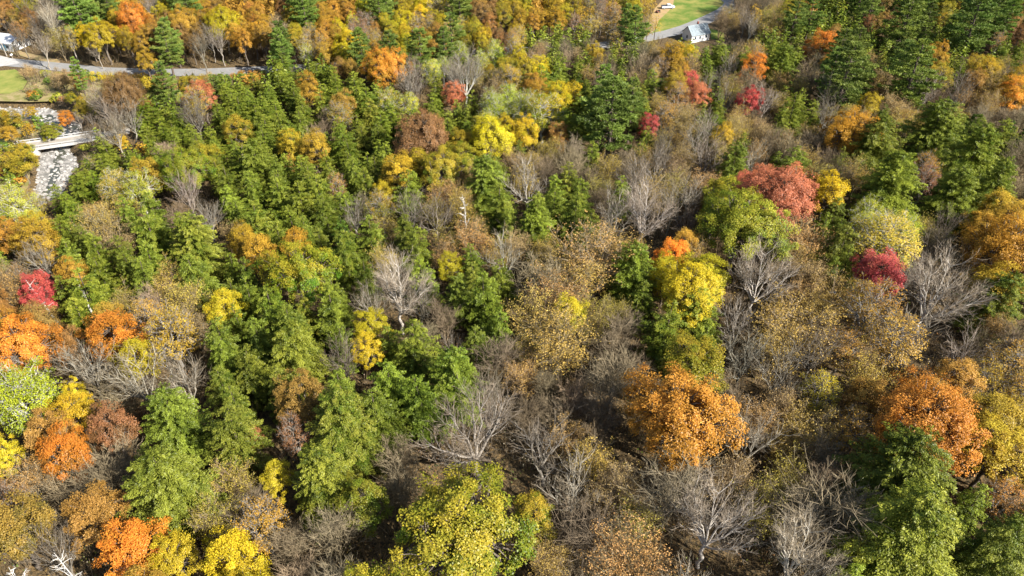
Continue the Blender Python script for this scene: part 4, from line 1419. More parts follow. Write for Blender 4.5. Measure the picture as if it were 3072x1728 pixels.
P -94.7 220.4 2.9 4.2|0 7 92
K -119.8 257.8 5.9 12.6|3 0 85
N -121.1 249.6 5.5 11.9|0 0 85
P -83.8 288.9 8.6 18.1|2 1 86
N -110.9 273.9 6.1 13.4|0 2 86
n 32.9 288.7 5.8 12.9|5 3 29
B -98.4 238.8 7.0 12.8|1 0 92
N -124.1 261.7 4.9 12.3|2 0 85
N -12.0 301.1 6.7 13.4|6 2 87
T 74.6 230.4 6.6 10.2|1 3 74
N -117.7 240.7 6.1 12.9|-1 2 31
A -85.0 145.8 7.5 14.2|-1 1 65
T 112.9 206.8 7.4 11.7|-1 4 28
T -12.2 97.6 5.5 10.0|-1 5 14
A 2.6 263.9 6.1 12.7|0 0 87
H -55.8 148.3 6.1 13.0|0 7 20
a 39.3 255.6 6.3 12.7|0 3 29
K -105.5 223.8 1.9 2.4|2 5 92
K -25.1 253.4 5.0 11.3|1 4 87
H 35.4 169.8 5.9 10.6|0 6 71
k -114.9 146.5 4.1 5.7|-1 6 90
K -22.1 150.8 6.7 13.3|0 0 68
A -116.5 222.3 6.0 12.7|-1 4 31
H 110.5 233.1 7.5 12.5|-1 0 75
H 71.5 173.1 5.6 10.3|-1 5 24
B -169.3 245.8 6.6 13.2|0 1 94
t 44.3 144.9 6.3 10.4|0 5 25
S 184.8 269.0 4.6 9.3|4 2 77
K -6.9 168.5 8.2 15.0|-1 3 69
n -55.3 265.0 4.8 12.1|3 3 79
H -43.4 139.7 7.8 14.2|4 7 20
K 163.2 272.2 5.2 12.7|1 1 28
A 111.6 129.2 7.6 13.8|1 1 51
W -62.4 43.7 5.1 13.6|1 5 57
S 199.7 295.2 4.8 9.6|15 2 77
N -13.1 267.0 5.1 11.4|0 4 87
H -58.5 188.0 5.4 11.5|7 1 20
H -52.3 103.2 5.6 12.5|-1 1 61
N -18.7 289.0 6.4 12.8|1 3 87
K 109.7 281.2 5.0 11.5|4 3 75
N -181.4 264.4 5.2 11.9|1 2 94
t 105.9 186.4 7.1 11.5|-1 5 28
A 105.2 133.0 7.2 13.5|1 2 51
K 172.7 284.6 5.0 11.8|4 1 28
t 55.2 98.9 5.5 10.4|0 4 43
H -33.5 143.3 6.4 13.2|0 5 68
P 169.9 248.6 9.8 19.1|0 2 77
K -45.7 259.7 5.1 12.3|7 2 79
t -13.9 117.5 5.0 8.9|1 5 35
a 50.7 287.4 6.1 12.5|-1 3 97
t -104.3 130.7 3.3 4.2|1 7 66
A 16.4 261.3 7.0 13.2|-1 2 78
K -74.4 240.3 6.5 13.5|0 0 86
S 195.8 286.2 3.7 8.1|8 2 77
a -68.9 241.3 5.7 12.4|3 3 79
H -33.4 161.7 5.7 10.7|2 3 68
k -103.9 203.4 3.7 5.8|-1 1 82
t -155.2 243.6 7.0 10.6|-1 5 30
N -83.6 94.8 6.6 13.0|-1 6 44
H -37.9 92.6 7.6 14.0|0 2 12
H -36.6 79.3 6.2 12.8|-1 6 12
T 67.0 180.7 6.3 10.0|0 6 72
K -181.7 273.2 5.3 11.8|0 2 94
N -25.7 232.7 5.0 11.4|2 5 87
A 47.2 198.1 8.0 13.9|-1 4 73
O -69.6 285.0 5.8 13.0|13 3 79
H -7.2 107.7 5.6 11.8|-1 3 14
t 40.1 148.6 4.8 9.8|1 4 25
H -107.8 126.7 6.3 12.4|1 5 66
R 64.3 142.2 7.6 14.2|-1 1 45
T -39.7 55.5 5.5 10.5|0 2 56
T 46.6 230.9 5.1 9.0|0 4 80
K 1.0 276.9 5.4 12.1|3 0 87
t 4.5 50.1 5.2 10.3|-1 7 0
S 147.3 281.4 4.4 8.5|4 1 75
T -5.2 199.3 6.1 9.9|0 3 70
P -152.4 262.8 9.2 18.4|-1 0 30
A 134.7 226.5 4.8 12.0|0 1 28
K -38.1 229.1 5.5 12.0|0 2 79
T -82.2 249.2 5.6 9.6|0 0 86
K -102.7 215.2 3.2 6.0|1 7 31
S 190.2 268.8 3.6 7.4|3 2 77
K -80.7 263.6 5.8 13.2|1 0 86
H -86.8 167.1 5.4 11.3|-1 2 81
t 82.4 208.9 5.0 9.6|-1 7 74
H 39.9 43.2 7.3 14.0|-1 5 8
k -105.2 211.7 3.7 5.6|1 6 31
S -103.6 222.2 2.1 3.2|2 5 92
K -101.0 209.7 2.9 4.9|2 3 83
B -110.1 183.9 3.4 5.3|0 5 82
B 77.0 110.2 6.2 12.3|-1 0 42
t 44.2 88.9 7.4 10.9|-1 0 5
P 154.5 274.9 9.5 19.4|5 2 28
H -45.5 172.8 6.2 12.2|6 3 68
t 52.9 157.2 7.0 11.3|0 2 25
H -60.5 158.4 5.2 10.6|0 1 20
t 92.0 183.7 4.9 8.8|0 3 76
K 102.3 262.0 5.1 11.4|0 3 75
G -4.9 181.7 8.7 14.6|1 2 69
T -50.0 183.4 4.8 9.3|-1 5 79
a 64.9 102.6 6.4 12.4|-1 2 43
t 19.8 118.8 5.5 9.7|-1 1 41
A 141.2 233.0 5.0 11.4|2 1 28
N 139.7 208.1 5.1 11.4|-1 3 77
H -2.2 106.2 6.8 12.9|-1 1 14
K -126.6 164.9 4.6 5.9|-1 2 90
H -70.9 174.4 5.8 10.7|2 2 20
B -173.1 282.8 9.0 13.8|0 3 30
O -100.5 287.2 5.7 12.1|5 1 86
B -191.2 299.9 7.0 13.8|5 3 30
T -54.9 60.7 6.0 10.8|-1 4 10
O -60.1 202.6 6.4 12.5|1 4 79
t -13.1 121.4 5.4 9.8|0 5 35
B -96.0 226.0 2.9 2.0|0 0 92
K -139.0 300.9 5.2 12.1|5 1 85
A 73.0 60.2 6.3 12.5|1 7 6
T 37.7 218.4 5.3 10.1|5 4 80
T 76.2 262.8 6.8 11.5|0 1 93
k -102.3 207.1 2.8 4.8|-1 3 83
A -156.8 297.2 6.2 12.9|-1 2 85
T -39.3 62.3 5.1 9.0|-1 0 10
A -41.2 224.9 5.7 13.2|0 2 79
B 26.8 41.8 7.1 13.7|1 6 2
N 134.3 261.5 4.9 12.4|3 1 75
A -45.6 232.7 5.0 11.8|-1 3 79
S 144.5 285.7 4.4 8.8|3 1 75
B -190.4 294.8 6.1 12.3|4 3 30
Y -57.6 246.5 4.9 11.8|3 3 79
T 13.1 70.2 4.9 8.9|1 4 4
B -171.9 272.1 6.5 12.9|1 4 30
N -111.3 206.5 3.4 5.1|1 1 82
K -105.6 226.6 2.1 1.6|0 5 92
T 38.9 167.0 5.5 9.4|0 7 71
Y -144.1 247.7 4.8 11.9|0 4 84
Y 17.2 194.1 6.7 12.8|1 1 70
N -120.9 207.1 4.9 6.4|-1 3 82
B -153.1 226.0 2.7 3.3|1 7 94
S 205.3 301.9 4.2 8.6|18 2 77
T -78.6 243.6 7.2 11.6|4 0 86
B -168.4 254.3 6.7 13.6|1 1 94
H 80.3 155.2 5.8 11.7|-1 2 46
B 62.4 204.9 6.5 12.4|-1 0 73
S 178.6 261.4 4.7 9.6|6 2 77
M 2.8 56.2 6.2 12.1|-1 0 0
k -126.5 203.9 3.7 5.4|0 5 96
S 197.5 278.0 4.1 8.7|1 2 77
T 40.6 156.9 5.3 9.8|1 4 25
K -125.2 267.0 6.1 12.8|2 0 85
B -92.9 228.6 2.9 1.6|3 0 92
H -24.9 177.4 5.6 11.3|0 2 67
P -90.7 214.3 4.4 6.8|1 7 92
B -157.8 230.8 2.6 1.9|0 7 94
H -32.7 182.1 7.6 12.1|1 3 67
N -23.3 242.3 4.9 11.5|0 5 87
P -83.1 230.8 3.4 1.6|1 7 86
B 50.9 172.6 7.3 13.1|-1 6 73
N -108.5 239.8 5.1 11.6|-1 3 92
H -11.9 189.4 6.5 12.0|2 3 69
A -98.6 124.6 6.6 13.1|0 7 66
M -19.9 57.2 6.6 13.6|-1 4 0
T -25.5 191.2 4.9 8.9|-1 2 67
K -137.4 289.5 5.6 12.2|2 1 85
H 1.6 162.5 5.2 10.3|-1 7 69
K 5.4 274.5 4.9 11.9|4 0 87
t 16.0 55.6 5.8 10.6|-1 4 2
T -71.4 130.6 5.8 10.0|-1 5 38
H -61.9 177.7 6.0 11.4|4 1 20
Y 29.5 109.3 6.4 12.7|-1 6 49
O 6.1 201.0 7.5 13.3|-1 6 78
t 97.7 226.1 6.2 10.3|0 5 75
k -106.4 217.4 2.7 5.0|0 6 31
H -78.4 117.4 6.2 13.4|2 1 19
T 10.1 79.3 5.3 10.0|3 0 1
O -124.3 237.8 5.9 12.6|-1 4 31
H -97.0 145.9 5.5 10.3|-1 4 65
O 7.6 260.8 5.4 11.9|0 0 87
O -153.8 301.0 6.5 13.1|4 2 85
T 86.0 277.2 4.9 9.6|3 1 93
T -67.8 62.4 4.8 9.5|-1 5 54
S 194.6 281.9 4.2 8.5|5 2 77
A 17.6 278.4 6.2 13.5|4 0 87
y -26.5 298.2 6.4 12.9|0 3 87
B 27.9 135.8 6.1 12.1|-1 3 33
S 77.5 250.4 1.8 3.2|8 0 93
G -5.9 230.7 5.6 12.8|0 6 87
H -58.6 173.4 5.2 10.7|3 1 20
K -103.3 224.4 2.4 2.3|0 6 92
P 26.2 186.9 8.0 17.2|0 2 26
H -52.3 203.3 6.3 11.0|1 5 79
S 138.4 175.8 4.6 9.5|1 6 77
K 43.7 257.9 6.5 13.5|0 2 29
Y -1.6 172.8 6.5 13.0|-1 1 69
T 43.1 61.8 5.4 10.2|-1 4 7
T 95.5 285.1 4.9 9.4|9 1 93
t 53.1 112.8 5.2 10.2|0 0 32
P 94.2 203.0 8.9 18.5|-1 4 27
T 101.0 278.9 5.3 10.3|3 3 75
A -48.7 212.5 5.6 12.9|-1 4 79
O -68.0 69.1 6.5 13.6|-1 0 53
t 30.9 61.4 6.0 11.0|-1 1 2
T 95.7 221.1 5.5 9.8|-1 5 75
T -17.1 67.4 5.2 9.3|0 7 11
T 46.1 226.0 5.2 10.2|1 4 80
n 33.7 280.7 6.2 13.4|3 3 29
t 99.9 237.1 5.7 10.0|-1 4 75
n 35.2 284.9 5.1 11.5|2 3 29
S 207.7 297.5 3.5 7.3|13 2 77
H -74.5 191.0 6.2 11.9|4 0 83
t 54.6 104.7 5.2 9.7|-1 7 32
S 23.5 203.0 3.6 7.9|0 3 26
S 78.6 252.2 1.6 2.6|10 0 93
H -54.0 143.9 6.7 12.7|1 7 20
N -119.9 298.3 5.0 12.4|4 2 86
B -113.6 183.4 4.7 6.0|2 5 82
K -3.3 282.2 5.2 12.1|1 1 87
H -84.3 104.5 5.8 12.0|-1 4 19
B -163.4 258.5 6.5 13.6|0 5 30
H -39.4 154.3 5.9 10.9|3 4 68
L -112.1 137.1 4.4 6.2|-1 2 66
B -155.7 231.3 2.3 1.6|0 0 94
H 14.9 183.6 5.9 10.6|1 0 70
N -11.7 271.1 6.0 12.3|0 2 87
H 64.9 124.7 6.2 13.6|-1 3 21
H 41.7 206.7 6.6 11.7|-1 5 80
H -88.5 116.3 6.6 12.8|1 2 19
K -129.9 171.2 3.9 5.6|1 5 89
S -107.5 228.1 1.2 1.6|4 5 92
o 50.4 70.3 6.3 13.2|-1 3 7
T 81.1 91.2 4.9 9.7|1 7 37
a 2.7 246.5 5.2 12.3|1 7 87
T 8.5 231.2 4.8 9.6|0 2 78
A -117.7 272.5 5.4 12.8|2 3 86
B -150.5 225.9 3.3 3.1|2 0 94
N -93.9 98.9 6.7 13.6|-1 4 44
A 49.5 210.6 4.9 11.4|-1 6 80
G 77.3 131.9 6.7 13.7|-1 5 22
P 142.3 299.8 8.4 18.2|6 1 75
S 75.8 247.2 2.4 4.2|6 0 93
H -12.3 174.5 5.4 10.1|0 3 69
T -99.0 133.0 3.0 4.3|1 0 66
Y -52.3 224.8 5.3 12.0|0 4 79
H 9.7 140.9 6.4 12.5|1 3 16
H -75.5 172.2 5.8 10.5|1 7 39
N -174.8 263.2 6.3 13.1|1 1 94
T 90.8 267.1 5.1 8.9|0 0 93
K -130.7 277.9 6.1 12.8|1 1 85
K -15.8 253.0 5.0 11.8|2 5 87
H -78.6 108.8 6.5 13.1|0 1 19
P -84.4 215.7 4.3 6.6|3 0 92
K -101.5 217.4 2.8 5.1|1 5 92
K -1.2 217.9 5.0 11.6|2 4 78
N -115.6 290.8 4.9 11.7|2 2 86
T 80.5 271.6 5.2 9.0|1 1 93
T 25.8 234.2 5.9 10.0|1 0 78
T -85.3 259.2 5.2 10.1|1 0 86
S 185.9 265.6 4.4 9.0|0 2 77
T 106.2 288.5 4.8 8.6|4 3 75
N -7.3 287.5 5.6 13.1|3 1 87
T 76.5 152.0 6.0 10.7|-1 2 46
B 37.1 126.1 6.1 12.7|-1 2 49
H 101.2 144.8 5.9 11.9|-1 5 23
K -40.0 233.2 5.4 11.9|2 2 79
H -46.9 84.4 6.1 13.2|-1 4 12
N -7.5 257.6 5.2 12.6|0 7 87
K -44.1 254.9 5.0 11.4|5 2 79
H -39.0 121.2 5.7 12.6|0 1 62
T 86.2 95.9 4.9 8.7|0 7 37
t -3.5 117.2 5.0 8.7|-1 4 34
N -114.3 195.0 3.9 5.5|-1 4 82
B -138.5 278.3 6.5 13.4|0 1 85
O 97.8 217.4 5.3 11.7|-1 6 75
T 72.1 148.5 6.1 10.2|0 3 46
t -90.9 133.3 4.8 9.1|1 5 65
a 27.0 252.9 6.7 13.7|4 4 29
H -46.4 79.9 5.7 11.6|-1 1 9
H -79.9 164.4 5.9 11.7|1 1 81
T 65.3 176.3 5.4 9.5|1 6 72
S 77.1 252.4 1.6 2.5|4 0 93
T 122.3 182.7 5.2 9.2|1 2 23
A -31.6 241.5 5.2 12.5|1 1 79
O 34.8 118.5 6.4 12.5|-1 1 49
t 48.8 185.6 5.3 9.0|0 6 73
H 59.2 165.4 5.3 11.0|-1 1 25
Y -38.9 254.9 5.5 12.4|0 2 79
K -0.8 207.6 5.7 12.3|1 4 78
K 131.3 212.6 5.0 12.2|1 0 28
S 135.8 267.9 3.6 7.5|0 1 75
B 39.5 136.6 7.8 13.1|1 1 33
L -116.2 137.4 4.6 6.3|-1 3 66
T 8.4 153.6 5.2 9.1|3 0 17
o 56.2 88.7 6.3 12.7|-1 5 43
B -17.7 209.6 7.0 12.8|3 0 79
a -29.6 256.0 5.0 12.0|1 4 87
T 42.4 193.8 4.8 9.8|1 2 71
H -102.9 151.1 5.5 8.9|0 7 95
P 133.8 283.7 8.1 18.1|2 1 75
K 164.8 276.0 5.5 12.1|2 1 28
t 14.7 95.1 5.2 9.1|1 5 15
H 96.4 171.8 6.4 11.3|0 0 76
t 1.4 83.6 5.4 9.7|-1 1 1
T 20.6 95.4 4.8 9.9|-1 6 15
H -31.8 149.6 6.0 12.8|0 4 68
H 50.4 177.7 5.9 11.6|1 6 73
Y -61.6 84.2 6.9 14.0|-1 7 59
S 78.6 254.9 1.6 2.2|7 0 93
a 38.1 267.0 5.8 12.2|1 3 29
Y -58.1 239.0 5.4 11.8|2 3 79
P 188.5 295.9 8.1 18.4|5 1 28
T 21.7 229.3 5.4 9.2|0 0 78
K -130.6 273.0 4.9 11.8|1 0 85
O -70.7 269.6 6.4 12.8|11 3 79
N -111.3 257.1 5.6 12.9|1 4 86
N -8.8 267.2 5.3 12.3|0 1 87
H -48.3 101.9 5.6 12.7|0 0 61
H 95.8 154.3 5.5 10.9|1 1 22
N 130.9 258.0 5.3 12.3|1 1 75
T 130.0 184.1 5.7 10.3|-1 5 77
t 42.8 140.8 4.9 8.6|1 5 25
T 87.5 284.4 5.6 9.4|4 1 93
Y -57.1 231.3 4.8 11.6|2 4 79
H 65.4 157.1 5.3 10.0|1 2 45
T -28.5 52.2 4.8 9.7|0 0 56
T -65.1 106.4 5.5 10.4|-1 3 61
H -26.1 171.6 5.6 10.5|0 4 67
S -103.2 226.3 1.5 1.6|0 5 92
H 56.7 181.3 5.8 11.8|0 5 72
k -124.3 199.1 3.8 5.5|1 5 96
y -21.8 250.5 6.1 12.9|1 4 87
t 38.8 62.6 5.7 10.0|-1 7 3
t 95.8 232.2 5.6 9.3|1 5 75
T 110.9 304.5 4.9 9.8|7 3 75
T 8.3 47.9 5.5 9.7|-1 7 0
H 69.0 54.9 5.6 12.8|1 0 8
B -97.4 228.2 2.9 1.6|0 1 92
T 25.0 212.9 5.5 10.4|2 2 26
Y -33.3 269.7 5.5 11.9|0 4 87
H -82.7 130.5 6.2 13.7|-1 6 65
a -62.5 229.4 5.4 11.8|1 3 79
K -13.2 257.1 5.0 12.0|0 5 87
H -79.7 181.8 5.8 10.5|1 0 39
t 155.8 220.1 5.4 9.3|2 3 77
K 3.6 287.9 4.9 11.2|6 1 87
t 60.2 175.5 5.4 10.4|-1 6 72
T 2.1 151.9 4.8 9.8|1 0 17
H -87.5 121.1 5.9 13.2|2 2 19
H 32.3 195.6 7.8 12.8|-1 2 26
H -32.9 102.0 6.0 13.4|-1 7 62
T 70.7 168.9 4.8 9.0|0 6 24
H -5.9 90.6 5.6 12.4|-1 6 14
H -59.6 211.8 6.2 11.8|1 4 79
R -16.6 192.7 6.5 13.4|-1 1 67
S 71.7 243.4 2.9 5.5|1 7 93
H -82.5 196.5 6.3 10.9|1 0 83
n -55.6 251.2 4.9 11.1|1 3 79
t 42.9 160.7 5.2 9.7|0 4 25
N -21.9 230.1 5.1 11.4|1 5 87
t 2.8 92.6 4.9 8.7|-1 7 14
t -117.1 144.1 3.5 4.7|0 2 66
H 123.7 175.2 5.4 11.0|1 2 23
O -64.8 242.7 5.6 13.2|3 3 79
a 34.5 247.8 6.2 12.9|1 4 29
t 86.8 127.9 6.1 10.7|-1 0 48
Y -37.5 248.0 5.1 12.0|2 1 79
t 56.9 113.9 5.2 9.8|1 0 32
K 46.7 282.2 5.1 12.0|4 2 29
t -11.5 137.4 5.0 9.6|-1 2 35
t -27.1 127.6 5.3 9.4|-1 2 36
B 80.1 255.7 2.5 2.2|0 0 93
P 183.1 284.1 8.5 18.5|3 1 28
K 180.4 299.4 5.2 12.4|6 1 28
H 61.6 57.0 5.6 13.0|-1 1 8
t 7.8 116.8 5.3 10.4|-1 4 41
H -20.8 90.8 5.8 11.9|-1 4 13
T 33.2 73.7 5.0 9.2|-1 3 3
H -38.9 169.5 5.2 10.8|4 3 68
T 89.7 212.2 5.9 10.7|2 4 27
t 36.9 114.3 5.7 10.1|-1 7 49
S 153.9 296.4 3.8 7.9|9 1 75
A 2.7 259.4 4.9 11.9|1 0 87
n -56.0 255.3 5.6 12.2|2 3 79
T 77.9 169.0 4.9 9.0|1 7 24
T 106.7 181.7 5.1 10.0|-1 0 76
S 208.2 306.7 3.6 7.9|20 2 77
B -31.6 215.1 6.1 12.3|0 0 79
G -21.8 218.9 4.9 11.1|2 0 79
n 36.0 299.6 5.3 12.5|6 3 29
K 5.5 291.8 4.8 11.6|9 1 87
T -32.3 137.0 5.0 8.8|-1 5 68
S 76.1 249.1 2.4 3.6|5 0 93
S 73.8 252.2 1.6 2.6|0 0 93
T 40.2 152.4 5.0 9.1|0 4 25
t -10.2 147.3 5.2 9.4|-1 4 17
T 97.7 308.1 4.9 9.3|13 1 93
B -119.5 188.0 3.6 5.6|1 0 88
B -93.0 225.8 3.0 2.1|2 0 92
a -45.6 242.8 5.0 11.9|1 2 79
t -10.1 208.6 5.5 10.6|-1 4 78
P -77.5 224.4 3.2 3.5|4 7 86
K -95.3 199.1 3.5 5.2|-1 4 83
t -17.1 134.4 5.0 8.8|2 3 35
S 78.9 253.3 1.5 2.2|9 0 93
K -39.0 280.9 4.8 11.7|4 4 87
H 65.9 112.1 5.6 12.9|0 6 21
T 151.7 209.7 6.0 10.0|1 2 77
H -37.2 98.5 5.7 12.3|1 2 12
A -84.0 240.4 6.6 13.7|2 0 86
K -99.5 216.0 3.2 5.8|1 6 92
N -173.5 251.8 5.3 11.8|0 2 94
a 74.5 78.9 6.5 12.5|0 1 6
H -51.4 64.6 5.9 12.0|-1 3 10
"""
